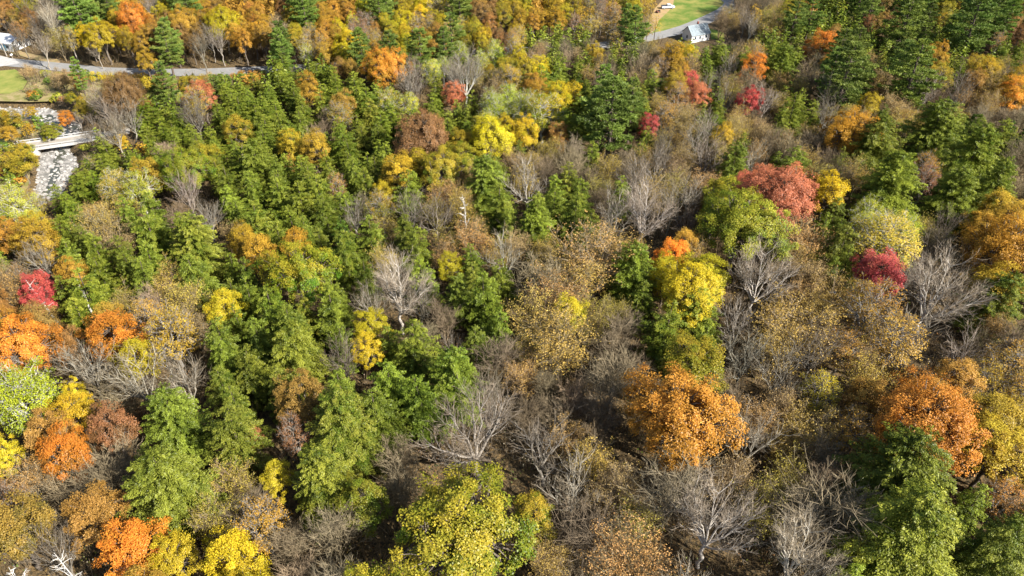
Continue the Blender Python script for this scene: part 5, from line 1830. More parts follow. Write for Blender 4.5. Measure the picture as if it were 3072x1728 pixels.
FAR = "t,-105,135,2.8,4 t,-143,218,4.0,6 T,-93,189,4.0,4 t,-114,140,3.0,4 T,-122,203,4.1,5 T,-118,201,3.9,5 t,-99,143,2.8,4 T,-95,195,3.7,5 t,-122,149,2.7,4 T,-121,200,3.4,5 t,-146,220,3.4,5 T,-124,207,3.5,4 T,-136,205,3.2,4 T,-94,197,2.7,4 t,-142,222,3.4,4 t,-158,225,3.2,4 T,-97,197,2.7,4 T,-93,193,2.6,4 t,-147,223,3.1,4 T,-119,197,2.7,4 T,-126,209,2.6,4 t,-156,226,2.6,4 t,-147,225,3.0,3 t,-161,228,2.7,3 t,-158,227,2.6,3 t,-160,230,2.3,3 t,-145,227,2.6,2 t,-163,231,2.4,2 T,80,258,2.5,2 T,75,257,2.5,2 T,74,255,2.4,2 t,-161,231,2.2,2 T,76,259,2.4,2 t,-147,229,2.6,2 T,77,257,2.3,2 T,79,260,2.3,2 t,-160,232,2.3,2 t,-163,234,2.2,2 t,-147,232,2.1,2 t,-149,231,1.9,2 t,-163,235,2.0,2 t,-149,230,1.8,2 t,-150,232,1.8,2 t,-165,236,1.8,2 t,-153,233,1.7,2 y,-21,256,4.9,12 O,-92,282,5.5,12 O,-76,301,5.8,13 A,14,268,5.2,12 O,-107,272,5.3,12 O,-61,275,5.1,12 O,-140,270,5.0,12 O,-64,290,5.7,12 O,-138,261,4.9,12 A,18,285,5.3,13 a,51,273,5.0,12 O,116,296,5.5,13 a,52,261,5.0,11 O,-75,289,5.3,13 O,113,276,5.2,12 A,-149,280,5.4,12 Y,-99,261,4.9,12 O,-65,283,5.3,12 O,-149,299,5.5,13 A,14,283,5.4,12 O,-68,280,5.4,12 a,58,301,5.8,12 A,-89,262,4.9,11 Y,-63,299,5.7,12 O,-149,287,5.3,12 a,26,267,4.8,12 Y,-62,295,5.3,13 a,39,286,5.3,12 A,-127,300,5.7,12 O,-101,275,4.9,12 a,89,263,4.8,12 O,-67,296,5.5,12 O,10,284,5.0,13 Y,-103,258,4.8,11 Y,-32,279,5.1,12 a,50,277,4.9,12 y,-27,288,5.3,12 O,-95,275,4.9,12 a,54,284,5.2,12 O,115,282,5.3,12 A,-124,296,5.4,12 A,18,290,5.4,12 a,25,272,5.0,12 a,91,274,5.1,11 A,14,297,5.6,12 O,-106,277,5.0,12 Y,-34,282,5.0,12 a,25,282,5.0,12 a,28,294,5.3,12 O,9,277,4.9,12 O,-90,272,5.0,11 A,-156,292,5.1,12 Y,-56,282,5.1,12 A,-121,285,5.0,12 a,29,270,4.9,11 a,54,292,5.0,12 a,51,282,4.8,12 y,-29,282,4.9,12 O,-82,211,4.5,8 y,-25,281,4.9,12 a,37,277,4.9,12 O,-71,291,5.2,12 O,10,272,4.9,11 a,27,288,5.0,12 A,13,287,4.8,12 a,40,281,5.0,11 O,10,290,4.9,12 O,-100,296,5.2,12 O,-96,288,4.9,12 a,45,296,5.1,12 A,-153,287,5.0,11 Y,-60,282,4.9,11 O,-63,287,4.9,12 O,-70,295,4.9,12 a,56,296,4.9,12 O,-109,282,4.8,11 Y,-33,287,4.9,11 A,-97,169,4.2,6 o,-135,212,4.4,7 O,117,300,5.0,11 O,-104,301,4.9,12 A,-96,150,3.7,5 O,-67,301,4.8,12 A,-93,168,4.0,6 A,-134,182,3.6,6 O,-81,216,3.9,7 o,-135,215,3.9,6 A,-114,214,3.6,6 R,-95,204,3.7,6 O,-108,210,3.7,6 O,-111,215,3.7,6 A,-112,211,3.3,5 O,-84,219,3.5,5 a,-95,217,3.2,6 O,-113,218,3.0,5 O,-82,220,2.8,5 a,-97,219,3.0,5 A,-116,218,2.8,5 o,-139,221,2.9,4 a,-100,220,2.6,4 O,-83,223,2.4,4 a,-96,222,2.5,4 O,-82,224,2.5,3 a,-99,222,2.1,3 O,-85,224,2.2,3 o,-141,224,2.0,3 a,-96,223,2.1,3 o,-138,223,2.0,3 o,-140,224,2.0,3 a,-101,223,2.0,3 Y,-136,223,1.9,3 O,-91,225,2.3,3 y,-132,224,2.3,2 A,-120,224,2.3,2 A,-125,224,2.2,2 o,-140,225,2.0,2 y,-130,224,2.0,2 Y,-134,224,1.7,3 O,-82,227,2.2,2 A,-128,224,1.8,2 O,-90,227,2.3,2 Y,-134,226,2.4,2 a,-98,226,2.0,2 a,-100,225,1.8,2 a,-102,227,2.4,2 y,-132,227,2.4,2 A,-122,228,2.4,2 A,-125,226,2.2,2 O,-117,228,2.3,2 a,-101,226,2.0,2 o,-143,227,1.9,2 O,-114,228,2.3,2 A,-122,225,1.7,2 O,-90,230,2.3,2 A,-123,226,2.1,2 o,-146,230,2.2,2 O,-115,227,2.1,2 O,-85,227,1.7,2 y,-130,226,1.9,2 o,-143,231,2.1,2 O,-84,229,2.1,2 A,-127,226,1.9,2 Y,-139,229,2.1,2 y,-135,229,2.1,2 O,-88,227,1.7,2 O,-85,231,2.1,2 A,-124,228,2.0,2 O,-90,229,2.0,2 O,-116,226,1.9,2 O,-86,228,1.9,2 y,-133,229,1.9,2 a,-100,229,1.9,2 A,-129,227,1.8,2 o,-144,229,1.8,2 A,-128,228,1.8,2 Y,-137,229,1.8,2 A,-120,226,1.7,2 A,-120,227,1.7,2 O,-118,226,1.7,2 O,-87,230,1.8,2 A,-130,229,1.7,2 a,-100,227,1.7,2 A,-125,227,1.7,2 y,-131,229,1.7,2 H,-35,197,6.0,11 H,-45,197,6.0,11 H,80,198,6.0,11 H,87,239,7.0,12 H,118,186,5.4,11 H,-96,185,5.9,10 H,-39,200,6.0,11 H,76,186,5.3,11 H,24,219,6.6,11 H,10,244,7.4,12 H,-104,155,5.2,9 H,126,215,6.3,11 H,23,224,6.5,11 H,-54,197,5.4,11 H,61,221,6.0,12 H,24,239,6.9,12 H,146,229,6.5,12 H,-59,218,6.0,12 H,2,196,5.7,10 H,-97,163,5.1,9 H,83,221,6.1,12 H,10,221,6.4,11 H,-43,215,5.8,12 H,-121,151,4.7,9 H,141,226,6.4,11 H,106,250,7.3,12 H,19,243,6.8,12 H,-27,182,5.3,10 H,-66,212,6.0,11 H,34,190,5.5,10 H,-56,200,5.5,11 H,60,197,5.6,10 H,-71,213,5.9,11 H,-11,223,6.3,11 H,162,251,7.0,12 H,-97,191,5.7,10 H,137,232,6.6,11 H,39,224,6.0,12 H,34,201,5.6,10 H,-69,203,5.4,11 H,139,216,6.1,11 H,-63,207,5.8,11 H,13,226,6.2,11 H,120,274,7.6,13 H,-71,199,5.5,11 H,-22,202,5.4,11 H,-11,229,6.1,12 H,117,234,6.5,11 H,-73,203,5.2,11 H,12,195,5.4,10 H,115,229,6.1,11 H,25,244,6.8,11 H,56,236,6.4,11 H,4,206,5.3,11 H,140,221,6.0,11 H,32,225,6.1,11 H,145,274,7.1,13 H,-76,196,5.2,10 H,174,236,6.2,11 H,121,251,6.4,12 H,143,242,6.2,12 H,129,221,5.9,11 H,124,227,6.1,11 H,33,209,5.6,10 H,38,233,6.1,11 H,59,232,5.8,12 H,122,268,7.3,12 H,93,229,5.8,11 H,34,213,5.3,11 H,35,222,5.5,11 H,114,243,6.1,12 H,141,246,6.1,12 H,116,224,5.7,11 H,116,254,6.5,12 H,23,250,6.6,11 H,-76,221,5.5,11 H,118,247,6.4,12 H,162,308,8.1,13 H,122,244,6.3,11 H,33,232,5.9,11 H,19,204,5.4,10 H,14,215,5.2,11 H,108,267,7.2,11 H,165,227,5.6,11 H,107,237,6.2,11 H,124,235,5.9,11 H,169,235,6.0,11 H,-109,172,4.9,9 H,166,231,5.6,11 H,15,247,6.1,12 H,89,244,5.9,12 H,-4,235,5.8,11 H,-47,208,5.2,10 H,37,207,5.3,10 H,-63,216,5.4,11 H,154,250,6.0,12 H,7,239,5.8,11 H,117,218,5.5,10 H,6,250,6.1,11 H,153,225,5.5,11 H,62,228,5.6,11 H,131,253,6.3,11 H,59,208,5.2,10 H,146,247,6.0,11 H,145,220,5.5,10 H,158,247,6.0,11 H,126,231,5.5,11 H,161,263,6.3,12 H,-64,221,5.5,10 H,135,216,5.4,10 H,166,266,6.2,12 H,11,249,5.8,11 H,112,261,6.2,11 H,14,231,5.2,11 H,152,282,6.5,12 H,120,228,5.5,10 H,-83,207,4.9,10 H,-15,226,5.5,10 H,94,238,5.6,11 H,99,246,5.5,12 H,121,239,5.7,11 H,41,235,5.3,11 H,123,262,6.3,11 H,-103,195,5.3,8 H,116,265,6.5,11 H,97,241,5.4,11 H,165,237,5.2,11 H,-34,226,5.3,10 H,116,240,5.4,11 H,163,255,5.7,12 H,16,252,5.9,11 H,-15,220,5.2,10 H,149,223,5.3,10 H,125,278,6.7,11 H,14,239,5.2,11 H,163,233,5.3,11 H,94,247,5.6,11 H,115,269,6.0,12 H,122,256,5.8,11 H,158,296,6.8,12 H,-103,183,4.8,8 H,35,236,5.3,11 H,126,252,5.5,11 H,140,253,5.8,11 H,118,260,5.6,11 H,161,303,6.8,12 H,-87,208,4.7,10 H,149,277,5.8,12 H,136,252,5.4,11 H,142,237,5.3,10 H,85,246,5.3,10 H,88,250,5.4,10 H,126,285,6.3,11 H,138,306,6.5,12 H,112,250,5.3,11 H,151,254,5.3,10 H,128,271,5.6,11 H,107,262,5.4,10 H,165,262,5.2,10 H,136,302,6.0,11 H,170,265,5.3,10 H,125,289,5.7,10 H,155,286,5.3,11 H,157,290,5.3,11 H,132,289,5.4,11 H,152,292,5.3,11 H,65,236,4.8,8 H,82,238,5.2,7 H,60,237,4.4,8 H,70,239,4.8,7 H,58,240,4.1,7 H,60,243,4.6,6 H,75,241,3.8,6 H,80,242,3.3,6 H,78,245,3.8,5 H,56,243,3.2,6 H,81,246,3.4,5 H,59,246,3.1,5 H,57,248,3.0,4 H,82,249,2.8,4 H,78,248,2.7,4 H,61,250,2.8,3 H,80,251,3.1,3 H,56,250,2.6,3 H,58,251,2.4,3 H,61,252,2.1,3 H,81,253,2.1,2 H,60,253,2.1,2 H,57,253,2.1,2"
MARGIN = "K,-41,309,6.5,13 N,-213,308,5.0,11 P,188,303,8.6,18 N,-8,320,5.1,12 H,142,317,6.1,11 M,-4,38,7.0,14 O,-113,328,5.8,12 H,46,32,8.2,15 O,153,192,8.4,15 T,-19,39,6.5,10 N,192,255,6.4,13 O,8,327,6.2,13 Y,-64,313,5.6,12 S,163,329,4.6,9 S,214,309,4.3,9 N,-81,55,8.6,14 S,222,314,4.0,8 P,-144,329,9.4,18 P,-26,315,8.1,17 N,-218,323,5.7,13 O,127,329,6.3,13 N,-17,302,5.5,13 N,-96,324,6.3,13 P,174,319,8.4,18 a,30,304,5.2,12 T,140,163,5.0,9 S,205,289,3.8,8 P,-84,302,9.6,19 P,154,321,8.2,18 S,220,316,3.6,8 H,-134,154,5.9,9 N,-231,320,5.8,13 N,204,273,5.1,11 P,-139,318,10.1,19 N,98,81,7.4,14 A,-162,313,5.7,13 K,-210,328,6.7,14 A,117,112,7.9,14 P,-52,314,9.7,19 N,-98,319,6.2,13 H,175,231,8.1,13 A,119,119,6.6,13 K,185,317,4.9,12 Y,-41,321,4.8,11 S,144,176,3.5,8 Y,-64,321,6.0,13 K,118,314,5.9,12 T,170,219,7.2,11 t,6,43,5.3,9 K,3,316,5.9,13 A,112,123,6.4,14 T,174,222,6.5,11 P,215,324,10.3,20 N,-224,314,5.7,13 W,-62,31,5.7,15 N,-211,286,5.7,12 A,-164,309,5.1,13 O,-74,313,6.8,13 R,-130,159,3.7,5 S,201,279,4.0,9 N,-227,325,6.4,13 N,-123,309,6.8,14 A,99,98,6.7,13 O,-105,323,5.6,12 K,2,306,5.6,13 K,-5,317,5.7,12 N,-220,311,5.8,12 a,59,326,5.0,12 N,-96,309,6.9,14 P,-179,320,8.8,19 H,166,319,6.4,12 T,135,149,5.0,9 K,-202,309,5.9,13 O,-69,319,6.4,13 P,168,302,8.4,18 L,-89,76,6.9,14 S,155,310,3.6,8 K,21,323,5.8,12 N,-235,328,5.0,12 H,59,37,7.2,14 K,-146,312,5.5,13 N,178,244,5.1,12 W,-72,31,5.2,14 K,-210,322,4.9,11 O,-117,122,6.5,12 P,-90,320,8.9,18 N,-214,282,5.8,12 S,208,287,3.7,8 L,-97,80,8.2,14 P,207,320,8.3,18 N,-223,302,5.1,12 P,-90,328,8.0,17 P,-26,328,9.5,19 M,-15,33,6.6,13 K,-146,163,4.7,6 T,99,90,5.9,10 P,-55,325,8.1,18 S,225,307,4.7,10 a,43,326,4.9,11 N,90,85,8.5,15 S,147,171,3.7,8 S,144,290,4.6,9 A,105,108,8.9,15 N,-220,296,7.0,14 B,128,152,7.8,13 T,114,318,4.9,10 W,-69,41,5.8,14 N,-109,101,6.3,13 N,-8,312,5.1,12 B,141,155,7.3,13 y,-31,316,6.5,14 N,-207,274,5.7,13 P,-171,318,10.2,20 L,-128,138,4.7,6 H,77,56,6.8,13 T,150,182,7.1,11 H,38,36,5.7,12 K,-141,167,4.7,6 K,-152,172,2.8,4 a,54,313,5.9,13 Y,-36,318,5.6,13 S,209,294,4.7,9 O,-107,316,6.7,14 A,-130,311,5.9,13 K,-148,321,5.1,12 a,59,322,4.8,12 K,-0,302,6.5,13 T,167,204,7.2,12 S,214,282,3.6,8 K,-205,316,4.9,12 P,-172,310,9.3,19 T,103,329,6.6,11 S,222,325,4.3,9 P,153,330,8.4,19 A,110,115,8.3,15 N,-94,315,6.5,14 P,-58,306,8.4,18 N,-100,98,7.9,14 O,122,301,5.9,13 N,-229,308,5.1,12 N,-15,309,6.5,13 O,125,323,6.4,13 S,201,265,4.7,10 A,16,325,5.0,12 H,144,326,6.6,12 t,-134,148,2.7,4 T,33,37,6.9,11 P,-181,311,10.1,20 N,-201,260,6.8,13 B,-194,326,8.9,14 N,200,261,5.2,13 O,-114,309,5.6,13 O,-156,316,6.5,13 N,-205,269,5.8,12 T,155,183,5.3,9 N,-216,289,5.8,13 K,22,327,5.0,12 P,146,313,8.1,18 o,-27,40,6.6,13 N,-17,327,6.3,13 A,-138,326,5.1,12 N,182,241,6.6,14 H,181,228,6.2,11 S,225,301,4.8,9 H,44,39,5.7,12 A,-92,88,6.4,12 P,-25,304,8.5,19 S,217,312,4.2,9 H,81,48,6.9,14 a,29,326,6.1,13 A,125,130,7.0,13 K,188,326,4.8,12 n,34,317,6.1,14 a,28,314,6.2,13 B,-186,305,6.3,13 B,-192,317,6.1,12 H,139,312,5.4,11 N,-219,328,5.6,12 T,115,330,4.8,9 H,-125,131,5.2,10 T,1,35,7.4,11 O,-104,308,4.8,11 a,43,304,6.3,13 A,132,139,7.0,13 H,169,322,5.3,11 K,176,301,5.8,13 W,-46,31,5.9,15 K,-141,310,5.4,12 A,89,62,7.2,14 A,112,105,8.4,14 O,-99,300,5.1,12 K,185,312,5.3,12 S,215,303,4.6,9 K,48,308,5.1,12 t,18,37,6.2,11 t,-132,142,3.6,5 O,123,316,6.0,13 P,191,313,8.1,18 S,195,268,4.2,9 O,129,319,5.7,13 M,-8,31,9.0,15 K,51,322,6.8,14 P,171,311,8.9,18 O,9,310,5.8,13 W,-64,39,5.9,14 P,137,327,10.5,20 P,195,320,8.2,17 O,-115,304,6.7,14 O,-77,322,5.6,13 B,-204,323,8.9,14 B,-155,327,8.1,14 K,25,316,4.9,12 B,-198,317,7.2,13 H,-110,117,6.0,13 Y,-63,326,5.0,11 K,1,321,5.7,12 P,-188,322,8.1,18 W,-53,31,5.9,15 y,-35,327,5.9,13 T,123,140,6.8,11 L,-89,67,9.0,15 S,150,175,3.9,8 K,-42,317,5.0,12 W,-73,48,5.1,13 N,-210,303,5.6,12 B,-152,312,9.0,14 K,-147,170,4.7,6 W,-75,41,5.2,14 A,86,72,6.5,14 Y,-76,62,6.6,12 W,-78,44,5.2,14 Y,-39,329,5.8,13 K,-214,325,4.9,11 A,-103,89,6.4,13 A,-98,87,7.9,14 N,-206,279,6.2,14 Y,-68,328,6.9,14 N,-19,306,4.9,12 K,-141,170,3.8,5 H,84,53,7.4,14 K,180,314,5.6,12 A,118,131,7.2,14 N,-194,269,5.8,12 O,-118,326,5.2,12 K,-140,305,5.2,12 H,73,45,8.3,15 t,-128,146,2.9,4 A,118,125,7.6,14 O,-118,313,5.5,13 K,-146,317,5.4,12 N,-123,317,5.7,12 S,218,290,3.8,8 P,-48,320,8.4,18 N,187,254,5.7,12 t,7,38,6.5,10 H,71,31,7.2,13 S,142,174,3.6,8 O,125,310,5.0,12 N,102,85,6.9,14 Y,-39,41,6.4,13 N,-213,317,6.0,12 S,160,312,4.0,8 T,106,94,6.1,10 W,-46,36,5.6,14 H,180,233,5.4,11 P,147,305,8.6,19 W,-54,39,5.5,14 A,-106,94,7.1,14 S,218,318,3.8,8 T,146,162,6.3,11 N,-123,303,6.7,14 O,-121,119,7.2,14 S,228,313,4.3,9 t,-118,140,3.6,5 K,52,330,6.8,14 O,-158,321,6.4,13 O,161,191,7.4,14 T,-24,34,5.8,10 S,224,329,4.5,9 H,167,325,5.9,12 N,-227,330,4.9,12 N,-199,276,6.4,13 Y,-34,30,6.3,12 Y,-64,304,6.2,13 S,217,295,3.6,8 S,217,300,4.2,9 T,98,317,6.4,10 H,187,233,6.7,12 O,13,309,5.7,13 T,107,319,5.7,11 N,188,246,6.5,13 A,156,199,6.7,14 T,139,170,5.3,9 T,127,144,7.4,11 P,182,330,8.9,18 N,-7,329,6.0,13 O,-68,314,5.1,12 K,182,303,4.9,12 K,-39,302,5.1,12 t,-123,145,3.6,5 W,-66,47,5.8,14 B,23,37,6.0,12 y,-27,322,6.2,13 T,32,30,6.6,11 K,-3,324,6.5,14 n,40,330,5.2,13 H,51,38,8.6,14 N,197,264,5.1,12 H,65,42,6.5,13 S,235,328,4.8,9 P,180,323,8.9,19 B,137,159,7.9,14 A,-133,328,6.5,13 a,58,308,5.8,13 B,-203,330,6.5,14 H,127,295,5.9,11 T,107,325,5.0,10 H,130,301,6.6,11 R,-139,161,3.6,6 O,-161,329,5.5,12 a,54,302,5.1,12 a,96,74,8.1,14 O,119,307,6.4,13 a,47,317,6.3,13 B,19,32,6.6,13 O,157,187,6.4,13 K,-43,327,6.6,13 N,-116,108,6.6,12 n,36,325,6.4,13 O,-124,328,6.1,13 O,9,319,5.7,12 S,213,313,4.5,9 K,119,323,6.8,14 N,-86,59,6.2,12 y,-32,309,5.4,13 T,167,212,5.1,10 T,145,181,4.9,10 S,221,298,3.8,8 N,-18,318,7.0,13 A,162,200,6.4,13 P,-133,305,8.9,18 O,13,303,6.5,14 N,-217,305,4.9,12 N,-207,288,5.1,12 S,159,322,4.0,8 S,211,284,3.9,8 B,26,32,7.4,13 S,212,298,3.6,8 N,-125,313,4.9,12 O,-110,321,5.2,13 H,-128,134,5.4,10 L,-88,84,6.9,13 R,-134,162,3.5,5 Y,-61,311,5.2,12 K,-45,306,6.9,13 N,-208,307,5.4,12 O,-121,126,7.1,13 N,210,276,5.9,13 a,28,318,4.9,11 S,204,308,3.9,8 A,81,62,6.7,13 A,-133,322,5.8,13 S,225,318,4.4,9 N,-127,320,6.1,13 S,232,312,3.7,8 O,-80,325,5.2,12 H,62,33,5.9,13 H,69,37,5.6,12 N,192,248,5.1,11 Y,-80,65,7.0,13 T,0,40,5.0,10 P,-88,312,9.2,19 P,202,327,8.0,18 K,179,309,6.0,13 A,103,101,6.4,13 H,-142,156,7.3,10 N,-72,54,6.5,13 T,108,314,5.8,11 H,42,35,5.8,13 t,-110,108,5.4,9 N,196,252,6.8,14 W,-76,51,5.3,14 O,-167,328,5.1,11 W,-73,36,5.1,13 n,38,312,5.9,13 P,199,307,8.4,18 T,180,223,5.3,9 t,-124,140,3.1,4 N,-100,313,6.6,13 t,-106,105,5.2,9 S,218,303,3.7,8 Y,-36,313,5.4,13 T,-19,33,4.9,9 A,-160,302,6.1,13 N,-232,315,5.4,12 S,240,330,4.0,8 A,16,316,6.0,13 N,-7,307,5.4,12 t,-125,149,4.1,5 T,143,166,5.3,10 W,-51,43,5.0,13 P,209,328,8.3,18 S,228,308,4.8,9 A,126,135,7.4,14 O,-71,309,6.7,13 P,-178,327,9.7,19 T,162,209,6.0,10 S,154,178,3.7,8 S,231,328,3.9,9 H,54,31,7.3,14 P,130,308,8.4,18 S,200,268,3.6,7 S,209,282,3.7,8 O,-121,322,6.7,13 A,-164,317,4.9,12 N,-101,329,6.7,13 N,181,246,4.9,11 T,94,92,7.0,11 K,-44,313,5.1,12 n,36,304,6.3,14 S,215,291,3.7,8 L,-81,71,6.2,13 S,160,328,4.6,9 N,193,262,6.6,14 K,54,319,5.0,12 H,72,51,6.7,14 T,112,322,6.8,11 N,-222,319,5.3,13 N,-95,300,5.3,13 Y,-67,323,4.8,11 P,148,319,8.4,18 t,-103,109,6.0,10 S,232,325,4.3,9 T,172,208,5.3,9 T,14,34,6.7,10 W,-80,49,5.5,14 N,-11,316,6.5,14 a,31,321,6.3,13 N,-216,301,4.9,12 N,-212,294,5.7,12 S,229,316,3.6,8 K,-48,330,6.2,14 H,136,318,6.6,12 t,-134,146,2.8,4 S,230,321,4.7,9 O,-74,325,6.2,13 t,-135,142,3.7,5 S,226,322,4.1,8 S,154,316,3.9,8 L,-121,137,4.8,6 t,-118,113,4.8,9 N,-20,310,5.2,12 K,193,327,5.5,13 S,214,288,4.4,9 H,171,226,5.4,10 n,40,320,5.1,12 O,-108,326,4.9,12 K,21,318,4.9,11 O,14,320,6.4,13 S,206,284,4.5,9 T,-23,42,5.8,9 S,221,319,3.6,8 O,-80,316,5.2,12 t,-121,144,3.1,4 M,-12,40,6.6,13 S,159,316,4.2,8 H,134,313,5.2,10 a,60,313,5.9,13 A,-130,318,4.9,12 O,-73,304,5.2,12 A,-40,33,8.1,15 K,-141,173,3.6,6 y,-31,302,5.3,12 W,-71,45,5.3,14 a,89,79,6.5,13 N,-236,322,4.9,12 K,115,305,5.2,12 H,55,42,5.7,12 R,-142,162,3.5,6 N,198,257,5.2,12 t,-137,146,2.9,4 S,162,324,4.1,8 t,-126,141,2.8,4 A,19,308,5.5,12 N,-12,324,6.1,13 T,12,39,6.8,12 S,236,323,4.4,9 T,7,31,6.4,10 H,174,329,5.7,12 O,-108,309,6.1,13 H,147,330,7.7,13 S,204,268,3.6,7 T,2,44,4.8,9 Y,-31,34,6.8,13 N,-225,309,5.7,13 T,175,217,5.4,10 W,-61,35,5.7,14 L,-132,138,4.0,6 S,207,280,4.4,8 H,-129,154,4.9,8 S,216,285,4.0,9 t,-137,149,3.5,5 O,-156,305,5.8,13 T,103,314,6.7,10 W,-59,39,5.7,14 N,190,241,6.4,13 W,-68,34,5.4,14 a,34,329,5.0,13 O,-111,301,5.9,13 N,-195,274,5.4,12 S,211,292,3.6,8 S,219,309,4.8,9 K,23,306,6.3,14 P,-58,318,8.7,18 O,-158,311,5.4,12 K,-133,166,4.5,6 H,74,37,5.9,13 O,-115,320,5.6,12 L,-94,73,6.9,13 S,213,295,3.5,8 K,0,310,5.8,12 H,-121,132,5.4,10 K,-136,168,4.6,6 A,-171,326,5.5,13 O,-162,325,5.2,13 O,-113,316,5.9,12 N,-212,278,5.7,13 K,-4,313,5.4,12 S,214,316,3.6,8 S,223,304,4.5,9 K,1,329,5.2,12 N,-209,298,5.2,13 S,228,325,3.7,8 H,-137,158,4.8,9 N,-200,281,7.0,14 S,152,308,4.8,10 K,111,300,5.2,13 T,100,323,6.3,11 N,187,260,5.7,12 O,-101,304,5.1,13 H,-115,128,7.8,14 S,228,329,3.6,8 a,32,310,6.6,13 A,124,123,7.5,14 S,219,329,3.6,8 Y,-35,304,5.9,12 N,-200,267,5.7,13 S,143,171,3.7,8 N,-204,264,4.9,12 A,18,328,5.1,13 S,160,319,3.6,8 K,5,323,5.5,13 P,202,316,9.2,19 t,-131,149,3.2,4 t,-129,142,3.0,4 K,-201,303,5.7,12 T,149,167,6.2,10 O,-81,321,5.6,13 S,225,311,3.6,8 T,110,310,4.8,9 S,206,311,4.6,9 K,-147,173,3.4,5 N,-91,303,4.9,11 K,52,306,4.9,12 A,135,144,7.1,13 a,46,324,5.0,12 W,-57,33,5.8,15 N,-220,316,4.9,11 N,196,273,6.3,13 A,93,69,6.2,13 B,-188,310,6.7,13 O,-107,305,5.9,13 T,173,213,7.2,11 O,-83,329,6.9,13 A,-166,322,5.7,13 S,203,282,3.9,9 A,-96,93,6.7,13 T,103,320,4.8,10 a,41,309,4.9,12 K,26,302,4.8,12 S,200,271,3.6,7 S,151,172,4.2,9 K,-150,330,4.9,12 N,-210,313,5.6,13 K,46,301,5.2,12 H,-140,152,4.8,9 T,146,185,4.8,10 S,201,301,4.6,9 O,-77,328,4.9,12 N,-241,328,5.9,13 K,-196,300,5.4,13 N,182,254,5.1,11 S,147,177,3.9,8 a,84,77,6.5,14 H,169,329,5.2,10 S,234,316,4.5,9 a,47,329,6.6,13 K,26,322,5.7,13 O,8,305,6.3,13 S,205,277,4.8,9 T,110,328,6.3,10 a,57,316,5.0,12 K,-137,165,3.5,5 N,-15,314,5.6,13 S,207,270,4.4,9 N,-232,325,4.9,12 A,-162,306,5.2,12 S,153,174,3.7,8 N,-223,324,5.1,12 N,-228,317,4.9,12 S,157,313,3.7,8 K,189,318,4.9,12 T,99,312,5.7,10 S,153,313,3.8,8 S,220,293,3.8,8 S,207,315,3.9,8 O,11,314,5.0,12 O,-115,117,6.7,14 N,-226,304,6.4,14 S,226,315,3.9,9 K,-138,171,3.6,6 N,-215,312,5.0,12 K,121,329,6.0,13 A,119,136,6.3,13 S,234,320,3.8,8 T,167,223,5.8,10 y,-32,321,5.4,12 T,35,41,4.8,9 P,-185,329,8.2,18 N,-213,298,5.5,12 S,215,297,4.3,9 P,-60,330,8.2,18 T,113,313,5.5,9 K,-149,168,4.1,6 N,-129,326,4.9,12 K,-6,303,5.8,13 T,131,158,5.1,9 P,-171,304,8.2,18 O,131,325,6.2,13 a,42,314,5.7,12 K,21,314,5.7,13 K,5,313,5.2,13 K,26,330,6.0,13 S,221,306,3.6,8 K,49,312,5.2,13 N,-223,330,6.4,13 T,159,204,6.2,10 S,238,325,3.6,8 N,96,86,6.9,13 O,-67,307,5.0,11 L,-125,137,3.8,6 t,-131,146,3.9,5 K,-145,324,5.1,12 T,165,215,4.8,9 N,-20,323,5.3,13 P,193,307,8.2,18 A,-127,307,5.4,12 N,-204,284,5.9,13 B,133,154,6.0,12 S,227,304,4.5,9 O,13,328,5.0,12 N,-214,321,5.5,13 K,23,311,5.0,12 t,-99,105,5.3,9 K,188,330,5.1,11 H,67,48,6.1,14 H,167,314,5.2,11 Y,-39,325,4.8,12 A,109,98,6.2,13 K,-144,173,3.6,5 t,-128,149,2.9,4 t,-121,141,2.8,4 Y,-57,296,5.4,12 t,-123,143,2.7,4 N,-102,320,5.1,12 K,-3,307,5.3,12 A,-134,315,5.0,12 Y,-34,38,6.4,13 H,-113,112,6.1,14 N,-201,272,4.8,12 T,104,89,5.5,9 N,185,250,5.2,12 H,78,41,6.4,13 H,37,30,5.9,12 H,180,237,5.3,11 R,-145,160,4.3,6"
RELS = ['to the right of', 'up and right of', 'straight beyond', 'up and left of', 'to the left of', 'down and left of', 'in front of', 'down and right of']
